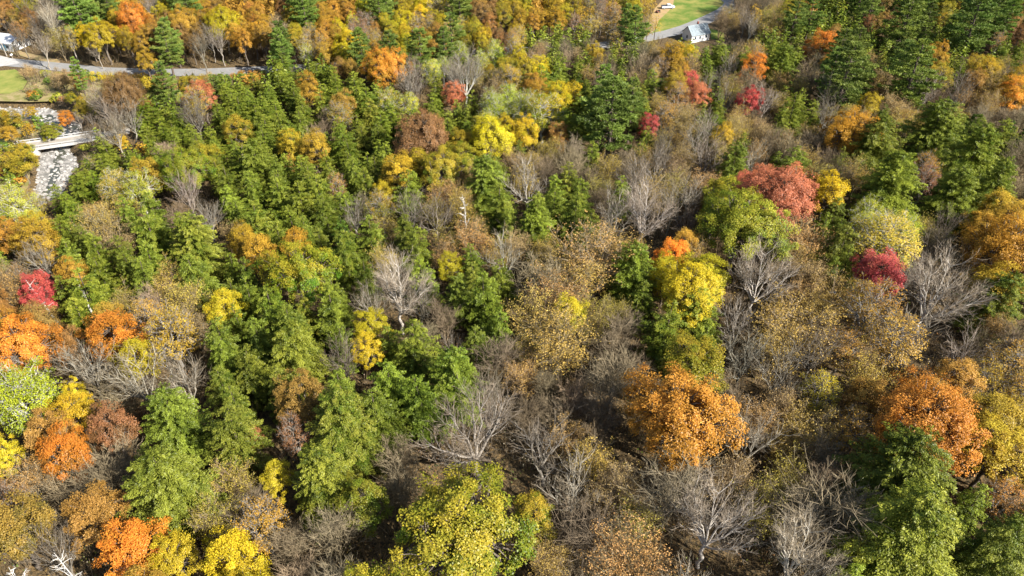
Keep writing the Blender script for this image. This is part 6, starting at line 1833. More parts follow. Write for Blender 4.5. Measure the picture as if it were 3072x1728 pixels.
LANDMARKS = ['huge yellow-green oak', 'large pale-limbed bare tree', 'broad bare grey tree', 'fan-shaped bare tree', 'large golden-orange maple', 'olive-gold maple', 'big orange maple', 'broad bright green hemlock', 'shaded corner hemlock', 'tall light green hemlock', 'wide feathery hemlock', 'large light green hemlock', 'bright cone-shaped hemlock', 'full green hemlock', 'pointed green hemlock', 'dense dark green hemlock', 'tall lit hemlock', 'tall hemlock behind the snag', 'broad light green hemlock', 'wide hemlock beside crimson maple', 'broad soft green hemlock', 'narrow sunlit hemlock', 'large dark hemlock', 'largest dark hemlock', 'lone cone hemlock', 'two-toned cone hemlock', 'giant white pine', 'spreading left white pine', 'right white pine', 'lone pine by the road', 'big upper left pine', 'roadside thin pine', 'pale bare fan tree', 'forked bare tree in shade', 'red-tipped bare tree', 'white dead snag', 'wide tangled bare tree', 'wide bare grey tree', 'white-trunked bare tree', 'silvery bare tree', 'sprawling bare tree', 'bushy tan-orange tree', 'vivid crimson maple', 'thin orange-gold maple', 'left crimson maple', 'wide red-orange maple', 'lemon yellow maple', 'large yellow-green oak', 'airy lime birch', 'copper-orange maple', 'bright golden maple', 'tall golden edge maple', 'lime-yellow birch', 'forked white birch trunk', 'low orange-rust tree', 'bright orange maple', 'bottom yellow maple', 'corner white-limbed birch', 'golden left-edge maple', 'orange-yellow maple', 'tan thinning maple', 'small lemon maple', 'broad olive-gold oak', 'golden-orange top', 'small yellow maple', 'pale yellow maple', 'pale lime edge tree', 'round rust-brown oak', 'golden oak', 'yellow-orange round maple', 'yellow-green aspen', 'small scarlet maple', 'rose red maple', 'dusky pink maple', 'coral-orange maple', 'tawny orange maple', 'amber maple', 'orange-gold edge maple', 'yellow maple among conifers', 'golden-orange round maple', 'golden maple by the house', 'left yellow-green maple', 'low rust-red tree', 'small coral maple', 'bright yellow roadside tree', 'orange crown by thin pine', 'yellow-orange top tree', 'rust-red top tree', 'orange riverside tree', 'amber island tree', 'green slope tree', 'pale gold tree by bridge', 'pale bare roadside tree', 'white roadside house', 'white building at upper left', 'concrete bridge', 'grey road at upper left', 'green lawn at the top']
ORD = ['', 'second', 'third', 'fourth', 'fifth', 'sixth', 'seventh', 'eighth', 'ninth', 'tenth', 'eleventh', 'twelfth', 'thirteenth', 'fourteenth', 'fifteenth', 'sixteenth', 'seventeenth', 'eighteenth', 'nineteenth', 'twentieth', 'twenty-first', 'twenty-second', 'twenty-third', 'twenty-fourth', 'twenty-fifth', 'twenty-sixth', 'twenty-seventh', 'twenty-eighth', 'twenty-ninth', 'thirtieth']
LOOK = {'g': 'leafy green', 'u': 'yellow-green', 'v': 'orange-leaved', 'H': 'soft green', 'S': 'small dark green', 'P': 'layered blue-green', 'B': 'bare pale grey', 'T': 'bare brown twiggy', 't': 'thin tan-leaved', 'W': 'dead white', 'Y': 'bright yellow', 'A': 'golden amber', 'O': 'orange', 'R': 'red-orange', 'C': 'crimson red', 'N': 'rust brown', 'K': 'olive green', 'G': 'yellow-green', 'L': 'pale lime', 'M': 'yellow-green mottled', 'y': 'thinly leaved yellow', 'a': 'thinly leaved amber', 'o': 'thinly leaved orange', 'n': 'thinly leaved rust', 'k': 'thinly leaved olive'}
WORD = {'shrub': 'shrub', 'hemlock_tree': 'hemlock', 'spruce_tree': 'spruce', 'white_pine': 'white pine', 'bare_tree': 'tree', 'scrub_tree': 'scrub tree', 'dead_tree': 'snag', 'birch_tree': 'birch', 'oak_tree': 'oak', 'maple_tree': 'maple'}
POLYS = {"rough": [[-174.1, 213.9], [-161.8, 214.4], [-156.5, 218.2], [-158.2, 224.2], [-163.2, 231.7], [-167.2, 235.9], [-156.4, 234.7], [-137.8, 231.1], [-124.0, 230.0], [-122.2, 220.3], [-128.3, 210.3], [-134.3, 208.8], [-140.4, 209.5], [-149.3, 208.8], [-171.9, 210.3]], "island": [[-160.3, 191.3], [-148.9, 191.7], [-143.8, 193.1], [-136.3, 191.7], [-132.5, 188.0], [-130.6, 184.4], [-134.0, 181.9], [-142.8, 181.1], [-153.8, 180.6]], "slope": [[-152.5, 178.6], [-140.6, 177.0], [-133.2, 177.0], [-129.6, 172.7], [-125.9, 165.3], [-121.9, 156.7], [-120.4, 148.6], [-134.1, 148.6]], "road": [[-192.03, 249.15], [-177.66, 246.64], [-169.59, 244.72], [-161.77, 243.12], [-151.34, 240.61], [-138.82, 237.66], [-121.68, 236.2], [-105.3, 236.49], [-88.08, 238.28], [-77.19, 239.76], [-62.05, 242.21], [-40.03, 248.49], [-12.13, 255.12], [7.18, 259.26], [29.15, 261.65], [37.42, 264.32], [43.47, 266.63], [50.78, 271.31], [58.34, 275.72], [65.52, 281.38], [71.82, 287.59], [78.63, 294.99], [84.46, 301.78], [88.17, 307.62], [90.02, 312.08], [89.32, 316.22], [86.42, 320.62], [91.98, 324.18], [95.48, 318.58], [96.58, 311.32], [94.03, 304.58], [89.74, 297.82], [83.57, 290.61], [76.58, 283.01], [69.88, 276.42], [62.06, 270.28], [54.22, 265.69], [46.53, 260.77], [39.58, 258.08], [30.25, 255.15], [8.22, 252.74], [-10.67, 248.68], [-38.37, 242.11], [-60.55, 235.79], [-76.21, 233.24], [-87.32, 231.72], [-104.9, 229.91], [-121.92, 229.6], [-139.78, 231.14], [-152.86, 234.19], [-163.23, 236.68], [-171.01, 238.28], [-178.94, 240.16], [-193.17, 242.65]], "dirt_road": [[-153.85, 183.88], [-140.93, 180.62], [-136.04, 180.85], [-131.7, 181.24], [-131.3, 176.76], [-135.76, 176.35], [-141.67, 176.18], [-154.95, 179.52]], "dirt_road2": [[-122.49, 185.09], [-118.64, 187.02], [-114.58, 188.74], [-110.58, 190.44], [-109.02, 186.76], [-113.02, 185.06], [-116.96, 183.38], [-120.71, 181.51]], "lawn": [[52.8, 272.7], [54.7, 281.4], [55.6, 290.0], [59.7, 303.0], [65.9, 312.7], [67.9, 324.3], [100.1, 324.3], [91.2, 307.1], [84.6, 298.3], [78.2, 291.3], [72.2, 285.7], [65.6, 279.7], [59.4, 275.0]], "sand": [[52.2, 271.6], [54.7, 288.8], [59.5, 304.3], [66.0, 318.4], [71.4, 324.3], [67.4, 307.1], [63.3, 297.7], [58.6, 288.8], [55.1, 276.7]], "yard": [[76.4, 278.5], [80.7, 273.3], [79.8, 267.7], [74.4, 265.5]], "lawn_left": [[-186.9, 234.7], [-173.3, 234.7], [-168.9, 235.9], [-164.3, 231.7], [-158.9, 225.1], [-156.8, 218.7], [-159.2, 215.5], [-173.8, 213.4]], "verge": [[-195.6, 254.9], [-184.5, 254.4], [-176.9, 250.4], [-165.5, 244.1], [-156.4, 241.2], [-158.3, 245.0], [-171.9, 250.9], [-182.4, 257.0], [-201.9, 265.5]], "apron": [[-194.8, 249.6], [-181.4, 248.9], [-174.1, 245.3], [-170.3, 241.5], [-173.6, 239.3], [-178.1, 237.1], [-185.2, 233.8]], "bed": [[-175.9, 211.9], [-160.7, 210.9], [-150.7, 209.9], [-143.0, 210.1], [-138.4, 206.1], [-131.8, 202.0], [-126.6, 196.7], [-123.9, 191.1], [-124.8, 186.8], [-121.7, 179.5], [-118.6, 177.0], [-115.5, 170.8], [-114.8, 165.4], [-113.4, 160.1], [-112.2, 153.5], [-114.8, 147.3], [-119.7, 147.3], [-124.1, 160.1], [-129.1, 170.8], [-132.7, 178.6], [-131.6, 183.0], [-132.5, 188.5], [-136.5, 194.4], [-142.0, 197.4], [-149.3, 197.8], [-152.5, 196.4], [-166.1, 196.0]], "water1": [[-170.7, 203.5], [-156.6, 203.7], [-153.9, 202.5], [-148.9, 200.8], [-144.8, 202.5], [-141.6, 204.2], [-138.4, 202.0], [-139.0, 199.7], [-134.1, 197.4], [-128.4, 195.5], [-125.3, 191.5], [-128.8, 191.1], [-131.8, 192.8], [-135.2, 193.7], [-139.8, 198.7], [-147.3, 197.8], [-153.5, 198.3], [-166.9, 197.4]], "water2": [[-135.3, 192.0], [-131.8, 192.8], [-127.7, 191.5], [-126.6, 187.2], [-126.2, 182.6], [-123.0, 176.6], [-122.1, 170.8], [-119.7, 167.2], [-118.1, 160.1], [-116.4, 151.9], [-118.9, 153.5], [-119.8, 160.1], [-122.6, 167.2], [-124.5, 170.8], [-126.0, 176.6], [-128.5, 181.6], [-129.7, 186.8]]}

# ------------------------------------------------------------------ terrain
def inpoly(x, y, poly):
    c = np.zeros(np.shape(x), bool); n = len(poly); j = n - 1
    for i in range(n):
        xi, yi = poly[i]; xj, yj = poly[j]
        if yi != yj: c ^= ((yi > y) != (yj > y)) & (x < (xj - xi) * (y - yi) / (yj - yi) + xi)
        j = i
    return c
def dist_poly(x, y, poly):
    d = np.full(np.shape(x), 1e9); n = len(poly)
    for i in range(n):
        ax, ay = poly[i]; bx_, by = poly[(i + 1) % n]; vx, vy = bx_ - ax, by - ay; L = vx * vx + vy * vy + 1e-9
        t = np.clip(((x - ax) * vx + (y - ay) * vy) / L, 0, 1); d = np.minimum(d, np.hypot(x - ax - t * vx, y - ay - t * vy))
    return d
def height(x, y):
    x = np.asarray(x, float); y = np.asarray(y, float)
    fade = np.clip((165 - y) / 40, 0, 1) * np.clip((x + 120 + np.clip(150 - y, 0, 60)) / 30, 0, 1)
    h = (np.sin(x * .045 + 1) * np.cos(y * .05) * .9 + np.sin(x * .11 + y * .07) * .45) * fade
    far = np.clip((np.hypot(x, y - 150) - 420) / 500, 0, 1)
    h = h + far * far * 60
    d = dist_poly(x, y, POLYS['bed']); ins = inpoly(x, y, POLYS['bed'])
    ch = np.where(ins, np.minimum(1, d / 2.5 + .35), np.clip(.35 - d / 2.5, 0, 1))
    return h - 2.25 * ch
def link(o, parent=None):
    COLL.objects.link(o)
    if parent is not None: o.parent = parent
    return o
def grid_mesh(name, xs, ys, material):
    X, Y = np.meshgrid(xs, ys); Z = height(X, Y); nx, ny = len(xs), len(ys)
    v = np.stack([X, Y, Z], -1).reshape(-1, 3); i = np.arange(nx * ny).reshape(ny, nx)
    f = np.stack([i[:-1, :-1], i[:-1, 1:], i[1:, 1:], i[1:, :-1]], -1).reshape(-1, 4)
    g = Geo(); g.v = [v]; g.f = [f]; g.tone = [np.full(len(f), .5)]; return g.mesh(name, material, True)
def axis(lo, a, b, hi, fine, coarse): return np.unique(np.concatenate([np.linspace(lo, a, coarse), np.arange(a, b, fine), np.linspace(b, hi, coarse)]))
M_GROUND = mat('forest_floor', (.05, .038, .02), .95, (2.2, (.2, .13, .055), .42, .62), bump=.5)
o = bpy.data.objects.new('ground', grid_mesh('ground', np.unique(np.concatenate([axis(-1500, -230, 230, 1500, 2.5, 22), np.arange(-225, -95, .8)])), np.unique(np.concatenate([axis(-1200, 10, 340, 1800, 2.5, 22), np.arange(148, 226, .8)])), M_GROUND)); link(o); o['kind'] = 'structure'

def sheet(name, poly, z, material, kind='structure'):
    me = bpy.data.meshes.new(name); import bmesh
    bm = bmesh.new(); vs = [bm.verts.new((p[0], p[1], z)) for p in poly]; f = bm.faces.new(vs)
    if f.normal.z < 0: f.normal_flip()
    bmesh.ops.triangulate(bm, faces=[f]); bm.to_mesh(me); bm.free(); me.materials.append(material)
    o = bpy.data.objects.new(name, me); link(o); o['kind'] = kind; return o
M_ROAD = mat('asphalt', (.30, .29, .28), .85, (.5, (.22, .22, .21), .35, .7))
M_GRASS = mat('grass', (.10, .17, .02), .9, (.13, (.27, .25, .06), .42, .6), bump=.3)
M_GRASSL = mat('grass_dry', (.17, .21, .035), .9, (.25, (.30, .28, .07), .38, .66), bump=.2)
M_ROUGH = mat('rough_grass', (.2, .19, .05), .95, (.5, (.34, .26, .13), .4, .62), bump=.3)
M_SAND = mat('bare_sandy_soil', (.42, .27, .14), .95, (.4, (.30, .25, .09), .4, .7))
M_VERGE = mat('verge', (.36, .25, .13), .95, (.5, (.24, .22, .08), .4, .7))
M_GRAVEL = mat('river_gravel', (.34, .32, .29), .95, (.5, (.15, .145, .13), .40, .62), bump=.6)
M_CONC = mat('concrete', (.5, .48, .45), .85, (.8, (.36, .35, .33), .4, .7))
M_WATER = mat('river_water', (.05, .058, .045), .2, (.4, (.09, .09, .065), .4, .6), spec=.5)
M_DIRT = mat('packed_gravel', (.40, .36, .31), .95, (.8, (.28, .25, .2), .4, .7))
sheet('rough_grass', POLYS['rough'], .014, M_ROUGH)
sheet('island_grass', POLYS['island'], .014, M_ROUGH)
sheet('slope_grass', POLYS['slope'], .014, M_ROUGH)
sheet('grass_verge', POLYS['verge'], .020, M_VERGE)
sheet('lawn', POLYS['lawn'], .024, M_GRASS)
sheet('sandy_path', POLYS['sand'], .030, M_SAND)
sheet('back_yard_lawn', POLYS['yard'], .020, M_GRASS)
sheet('meadow', POLYS['lawn_left'], .026, M_GRASSL)
sheet('road', POLYS['road'], .045, M_ROAD)
sheet('driveway_apron', POLYS['apron'], .052, M_CONC)
sheet('gravel_path', POLYS['dirt_road'], .040, M_DIRT)
sheet('gravel_track', POLYS['dirt_road2'], .040, M_DIRT)
sheet('river_bed', POLYS['bed'], -2.05, M_GRAVEL)
sheet('water', POLYS['water1'], -1.97, M_WATER)
sheet('stream_water', POLYS['water2'], -1.965, M_WATER)

# tree placing ------------------------------------------------------
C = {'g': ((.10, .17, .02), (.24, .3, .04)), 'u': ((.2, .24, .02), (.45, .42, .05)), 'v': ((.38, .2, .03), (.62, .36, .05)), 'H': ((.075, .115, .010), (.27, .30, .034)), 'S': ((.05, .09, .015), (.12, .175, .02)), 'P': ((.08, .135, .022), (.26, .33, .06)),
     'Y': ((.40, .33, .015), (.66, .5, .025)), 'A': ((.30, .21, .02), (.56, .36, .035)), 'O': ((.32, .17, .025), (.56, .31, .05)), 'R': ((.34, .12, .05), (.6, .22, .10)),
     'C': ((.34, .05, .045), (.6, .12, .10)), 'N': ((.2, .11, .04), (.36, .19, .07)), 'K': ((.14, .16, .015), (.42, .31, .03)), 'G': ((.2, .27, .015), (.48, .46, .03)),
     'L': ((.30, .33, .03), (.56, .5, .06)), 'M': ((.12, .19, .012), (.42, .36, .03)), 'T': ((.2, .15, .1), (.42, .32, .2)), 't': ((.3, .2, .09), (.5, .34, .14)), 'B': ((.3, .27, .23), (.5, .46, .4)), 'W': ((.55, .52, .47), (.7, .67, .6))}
for a, b in zip('yaonk', 'YAONK'): C[a] = C[b]
def protos(fn, n): return [fn() for _ in range(n)]
P = {}
P['H'] = protos(lambda: make_hemlock(drop=rng.uniform(.12, .3)), 5)
P['XH'] = [make_hemlock(13.5, 16, 640, .2, 38, .29)]
P['S'] = [make_hemlock(5, 11, 230, .2, 34, .3) for _ in range(2)]
P['P'] = protos(make_pine, 4)
P['D'] = protos(lambda: make_broad(), 6)
P['X'] = [make_broad(16., 17., 260, 270, .225), make_broad(14., 16., 210, 250, .22)]
P['D2'] = protos(lambda: make_broad(8, 14, 90, 230, .19, .3, .3, 14), 4)
P['L'] = protos(lambda: make_broad(9, 14.5, 105, 230, .19, .55, .3, 10), 2)
P['B'] = protos(lambda: make_bare(8, 14, 1.2, .55, clear=rng.uniform(.26, .42)), 6)
P['XB'] = [make_bare(14, 16, 1.9, 1.2, clear=.34)]
P['T'] = protos(lambda: make_bare(6.2, 11, 1.6, .4, clear=.12), 5)
P['t'] = protos(lambda: make_bare(6.2, 11, 1.45, .4, leaves=2.2, clear=.12), 4)
P['W'] = [make_snag()]
P['U'] = [make_broad(4, 3, 26, 70, .26, 1, .1) for _ in range(3)]
def family(k, w, seen=0):
    if k in 'H': return 'XH' if w > 10 else 'H'
    if k in 'guv': return 'U'
    if k == 'T' and random.random() < .4: return 't'
    if k == 'B': return 'XB' if w > 11.5 else 'B'
    if k in 'SPTtW': return k
    if k in 'LG': return 'L'
    if k in 'yaonk': return 'D2'
    return 'X' if w > 10.5 else 'D'
MESH = {}
def meshes(fam, i):
    if (fam, i) not in MESH:
        p = P[fam][i]
        needle = fam in ('H', 'XH', 'S', 'P'); bare = fam in ('B', 'XB', 'T', 't', 'W')
        lv = p[4].mesh('leaves', LEAF) if len(p) > 4 and p[4] else None
        MESH[(fam, i)] = (p[0].mesh('trunk', BARK, True), p[1].mesh('crown', NEEDLE if needle else (BARK if bare else LEAF)), lv)
    return MESH[(fam, i)]
NAMES = {'g': 'shrub', 'u': 'shrub', 'v': 'shrub', 'H': 'hemlock_tree', 'S': 'spruce_tree', 'P': 'white_pine', 'B': 'bare_tree', 'T': 'scrub_tree', 't': 'scrub_tree', 'W': 'dead_tree', 'L': 'birch_tree', 'G': 'birch_tree',
         'M': 'oak_tree', 'K': 'oak_tree', 'N': 'oak_tree', 'k': 'oak_tree', 'n': 'oak_tree'}
CAT = {'shrub': 'shrub', 'hemlock_tree': 'hemlock', 'spruce_tree': 'spruce', 'white_pine': 'pine tree', 'bare_tree': 'bare tree', 'scrub_tree': 'scrub tree', 'dead_tree': 'dead tree', 'birch_tree': 'birch', 'oak_tree': 'oak', 'maple_tree': 'maple'}
GRP = {'shrub': 'leafy shrubs near the river and road', 'hemlock_tree': 'hemlocks in the mixed autumn forest', 'spruce_tree': 'small spruces among the trees', 'white_pine': 'white pines rising over the forest', 'bare_tree': 'bare grey trees in the forest',
       'scrub_tree': 'twiggy scrub trees between the larger trees', 'dead_tree': 'dead white trees', 'birch_tree': 'birches with pale trunks', 'oak_tree': 'oaks in autumn leaf', 'maple_tree': 'maples in autumn colour'}
def jit(c, hv=.12, vv=.16):
    v = 1 + random.gauss(0, vv); v = max(.65, min(1.4, v)); return tuple(max(.004, x * v * (1 + random.gauss(0, hv))) for x in c)
def place_tree(k, x, y, w, T, label, auto):
    fam = family(k, w); i = random.randrange(len(P[fam])); p = P[fam][i]; tm, cm, lv = meshes(fam, i)
    name = NAMES.get(k, 'maple_tree')
    root = bpy.data.objects.new(name, None); root.empty_display_size = .5
    root.location = (x, y, float(height(x, y)) - .05); root.rotation_euler = (random.gauss(0, .03), random.gauss(0, .03), random.random() * 6.283)
    root.scale = (w / p[2], w / p[2], T / p[3])
    root['label'] = label; root['category'] = CAT[name]; root['group'] = GRP[name]; link(root)
    tr = bpy.data.objects.new('trunk', tm); link(tr, root)
    cr = bpy.data.objects.new('crown', cm); link(cr, root)
    base, tip = C[k]
    hv = .05 if k in 'HSP' else .08
    s = random.getstate()
    if k == 'O' and not auto: base, tip = (.42, .165, .02), (.76, .27, .04)
    if k == 'A' and w > 10: base, tip = (.40, .2, .02), (.7, .33, .04)
    base = jit(base, hv); tip = jit(tip, hv)
    if k in 'HSPYAORCNKGMyaonk':
        if k in 'YAOKNyaok' and auto:
            o_ = C[random.choice({'Y': 'AGK', 'A': 'YOKN', 'O': 'ANA', 'K': 'AYM', 'N': 'OAK'}[k.upper()])]; f = random.random() * .55
            base = tuple(a * (1 - f) + b * f for a, b in zip(base, o_[0])); tip = tuple(a * (1 - f) + b * f for a, b in zip(tip, o_[1]))
    if k == 'B':
        c = jit((.31, .275, .22) if fam == 'B' else (.48, .44, .37), .02, .2); tr.color = (*c, 1); cr.color = (*[v * q for v, q in zip(c, (.62, .56, .48))], 1)
    elif k == 'W': tr.color = cr.color = (.6, .57, .52, 1)
    elif k in 'Tt':
        c = jit((.25, .195, .12), .03, .2); tr.color = (*[v * 1.15 for v in c], 1); cr.color = (*c, 1)
    else:
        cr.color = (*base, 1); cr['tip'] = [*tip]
        tr.color = ((.5, .48, .42, 1) if k in 'LG' else (.13, .10, .08, 1) if k in 'HSP' else (.3, .27, .23, 1) if k in 'yaonk' else (.17, .14, .11, 1))
    if lv is not None:
        lo = bpy.data.objects.new('leaves', lv); link(lo, root)
        a = random.choice([(.42, .29, .07), (.45, .33, .06), (.36, .25, .1), (.34, .28, .05), (.42, .25, .08)]); lo.color = (*jit(a, .05), 1); lo['tip'] = [v * 1.3 for v in a]
    return root
for ln in TREES.strip().splitlines():
    a, label = ln.split('|'); k, x, y, w, T = a.split()
    auto = label[-1].isdigit()
    if auto:
        i, rl, lm = map(int, label.split()); pre = '' if i < 0 else 'nearest ' if i == 0 else ORD[min(i, 29)] + ' '
        label = f"{pre}{LOOK[k]} {WORD[NAMES.get(k, 'maple_tree')]} {RELS[rl]} the {LANDMARKS[lm]}"
    place_tree(k, float(x), float(y), float(w), float(T), label, auto)

# masses: the smallest hemlocks, and the forest going on beyond the picture
def mass(name, data, nmax, label, cat):
    g = Geo(); cols = []; tips = []; tg = Geo()
    for it in data.split():
        k, x, y, w, T = it.split(','); x, y, w, T = float(x), float(y), float(w), float(T)
        p = random.choice(P[family(k, min(w, 10))]); q = np.concatenate(p[1].v).reshape(-1, 4, 3); t = np.concatenate(p[1].tone) if len(p[1].f) == len(p[1].v) else np.full(len(q), .5)
        if k == 'W': continue
        n = min(len(q), nmax); idx = rng.choice(len(q), n, replace=False); s_ = q[idx]; c = s_.mean(1, keepdims=True); s_ = c + (s_ - c) * (len(q) / n) ** .42
        a = rng.random() * 6.3; sc = np.array([w / p[2], w / p[2], T / p[3]]); s_ = s_ * sc
        s_ = np.stack([s_[..., 0] * math.cos(a) - s_[..., 1] * math.sin(a) + x, s_[..., 0] * math.sin(a) + s_[..., 1] * math.cos(a) + y, s_[..., 2] + float(height(x, y))], -1)
        g.quads(s_, t[idx] if len(t) == len(q) else .5)
        b, tp = C[k]; b, tp = jit(b, .05), jit(tp, .05)
        cols.append(np.tile([*b, 1], (n, 1))); tips.append(np.tile([*tp, 1], (n, 1)))
        g.tube([(x, y, float(height(x, y))), (x, y, float(height(x, y)) + T * .9)], [.2, .04], 4); cols.append(np.tile([.15, .12, .09, 1], (4, 1))); tips.append(np.tile([.15, .12, .09, 1], (4, 1)))
    g.extra = {'col': np.concatenate(cols), 'tip': np.concatenate(tips)}
    o = bpy.data.objects.new(name, g.mesh(name, MASS)); link(o); o['kind'] = 'stuff'; o['label'] = label; o['category'] = cat
mass('distant_hemlocks', FAR, 700, 'smallest hemlocks filling the gaps in the far stand', 'hemlocks')
mass('outer_woods', MARGIN, 260, 'mixed autumn woods going on around the forest', 'woods')

# undergrowth
def undergrowth():
    g = Geo(); cols = []; n = 7800
    Y = 28 + 310 * rng.random(n) ** .95; hw = (Y * .788 + 52) * .73; X = rng.uniform(-1, 1, n) * hw
    bad = np.zeros(n, bool)
    for k in ('road', 'lawn', 'lawn_left', 'apron', 'bed', 'yard', 'dirt_road', 'dirt_road2', 'sand'): bad |= inpoly(X, Y, POLYS[k]) | (dist_poly(X, Y, POLYS[k]) < 1.2)
    bad |= (np.abs(X - 68) < 13) & (np.abs(Y - 266) < 12)
    X, Y = X[~bad], Y[~bad]; Z = height(X, Y)
    pal = .8 * np.array([(.24, .17, .1), (.3, .22, .13), (.34, .22, .07), (.4, .27, .06), (.16, .18, .035), (.28, .15, .06), (.36, .32, .24), (.12, .17, .03)])
    for x, y, z in zip(X, Y, Z):
        m = 14; r = rng.uniform(.9, 2.4); h = rng.uniform(1.4, 4.6); az = rng.random(m) * 6.3; rr = rng.random(m)
        p0 = np.stack([x + np.cos(az) * rr * r * .3, y + np.sin(az) * rr * r * .3, np.full(m, z)], 1)
        p1 = np.stack([x + np.cos(az) * rr * r, y + np.sin(az) * rr * r, z + h * rng.uniform(.5, 1, m)], 1)
        g.quads(ribbons(p0, p1, .09, .03), .5)
        l = 20; a2 = rng.random(l) * 6.3; q = rng.random(l) ** .5
        c = np.stack([x + np.cos(a2) * q * r, y + np.sin(a2) * q * r, z + h * rng.uniform(.2, 1, l)], 1); nr = rdir(l) + np.array([0, 0, .8])
        g.quads(leafquads(c, np.cross(nr, rdir(l)), nr, rng.uniform(.15, .36, l), rng.uniform(.12, .26, l)), rng.random())
        cc = pal[rng.integers(len(pal))]; cols.append(np.tile([.2, .155, .1, 1], (m, 1))); cols.append(np.tile([*cc, 1], (l, 1)))
    c = np.concatenate(cols); g.extra = {'col': c, 'tip': c * np.array([1.5, 1.4, 1.2, 1])}
    o = bpy.data.objects.new('undergrowth', g.mesh('undergrowth', MASS)); link(o); o['kind'] = 'stuff'; o['label'] = 'brown twiggy undergrowth and fallen leaves under the trees'; o['category'] = 'undergrowth'
undergrowth()

# ------------------------------------------------------------------ small builders
import bmesh
def bmobj(name, fn, material, parent=None, bevel=0):
    bm = bmesh.new(); fn(bm)
    if bevel: bmesh.ops.bevel(bm, geom=bm.edges[:], offset=bevel, segments=1, affect='EDGES')
    me = bpy.data.meshes.new(name); bm.normal_update(); bm.to_mesh(me); bm.free(); me.materials.append(material)
    o = bpy.data.objects.new(name, me); link(o, parent); return o
def box(bm, x0, x1, y0, y1, z0, z1):
    v = [bm.verts.new(p) for p in ((x0, y0, z0), (x1, y0, z0), (x1, y1, z0), (x0, y1, z0), (x0, y0, z1), (x1, y0, z1), (x1, y1, z1), (x0, y1, z1))]
    for f in ((3, 2, 1, 0), (4, 5, 6, 7), (0, 1, 5, 4), (1, 2, 6, 5), (2, 3, 7, 6), (3, 0, 4, 7)): bm.faces.new([v[i] for i in f])
def boxobj(name, b, material, parent=None, bevel=0): return bmobj(name, lambda bm: box(bm, *b), material, parent, bevel)
def prism(bm, prof, y0, y1):
    a = [bm.verts.new((x, y0, z)) for x, z in prof]; b = [bm.verts.new((x, y1, z)) for x, z in prof]; n = len(prof)
    bm.faces.new(a); bm.faces.new(b[::-1])
    for i in range(n): bm.faces.new([a[i], b[i], b[(i + 1) % n], a[(i + 1) % n]])
    bmesh.ops.recalc_face_normals(bm, faces=bm.faces[:])
def cyl(bm, c, r, h, axis='Z', seg=12):
    from mathutils import Matrix
    m = Matrix.Translation(c) @ {'Z': Matrix.Identity(4), 'X': Matrix.Rotation(R(90), 4, 'Y'), 'Y': Matrix.Rotation(R(90), 4, 'X')}[axis]
    bmesh.ops.create_cone(bm, cap_ends=True, segments=seg, radius1=r, radius2=r, depth=h, matrix=m)
def thing(name, label, cat, loc, rz=0, group=None):
    o = bpy.data.objects.new(name, None); link(o); o.location = loc; o.rotation_euler = (0, 0, rz); o['label'] = label; o['category'] = cat
    if group: o['group'] = group
    return o
M_WHITE = mat('white_clapboard', (.78, .77, .74), .7); M_ROOF = mat('grey_metal_roof', (.2, .245, .27), .5, (.6, (.27, .32, .34), .4, .65))
M_WROOF = mat('white_metal_roof', (.78, .78, .78), .5); M_GLASS = mat('window_glass', (.03, .05, .07), .1, spec=.6); M_TEAL = mat('teal_door_panel', (.15, .42, .55), .4)
M_DARK = mat('black_rubber', (.02, .02, .022), .8); M_WPAINT = mat('white_car_paint', (.75, .75, .76), .3); M_DPAINT = mat('dark_cover', (.06, .06, .075), .6)
M_WOOD = mat('weathered_wood', (.36, .32, .27), .9, (3, (.26, .23, .2), .4, .7)); M_RED = mat('brick_red', (.3, .1, .07), .9); M_TRIM = mat('grey_trim', (.4, .4, .4), .7)

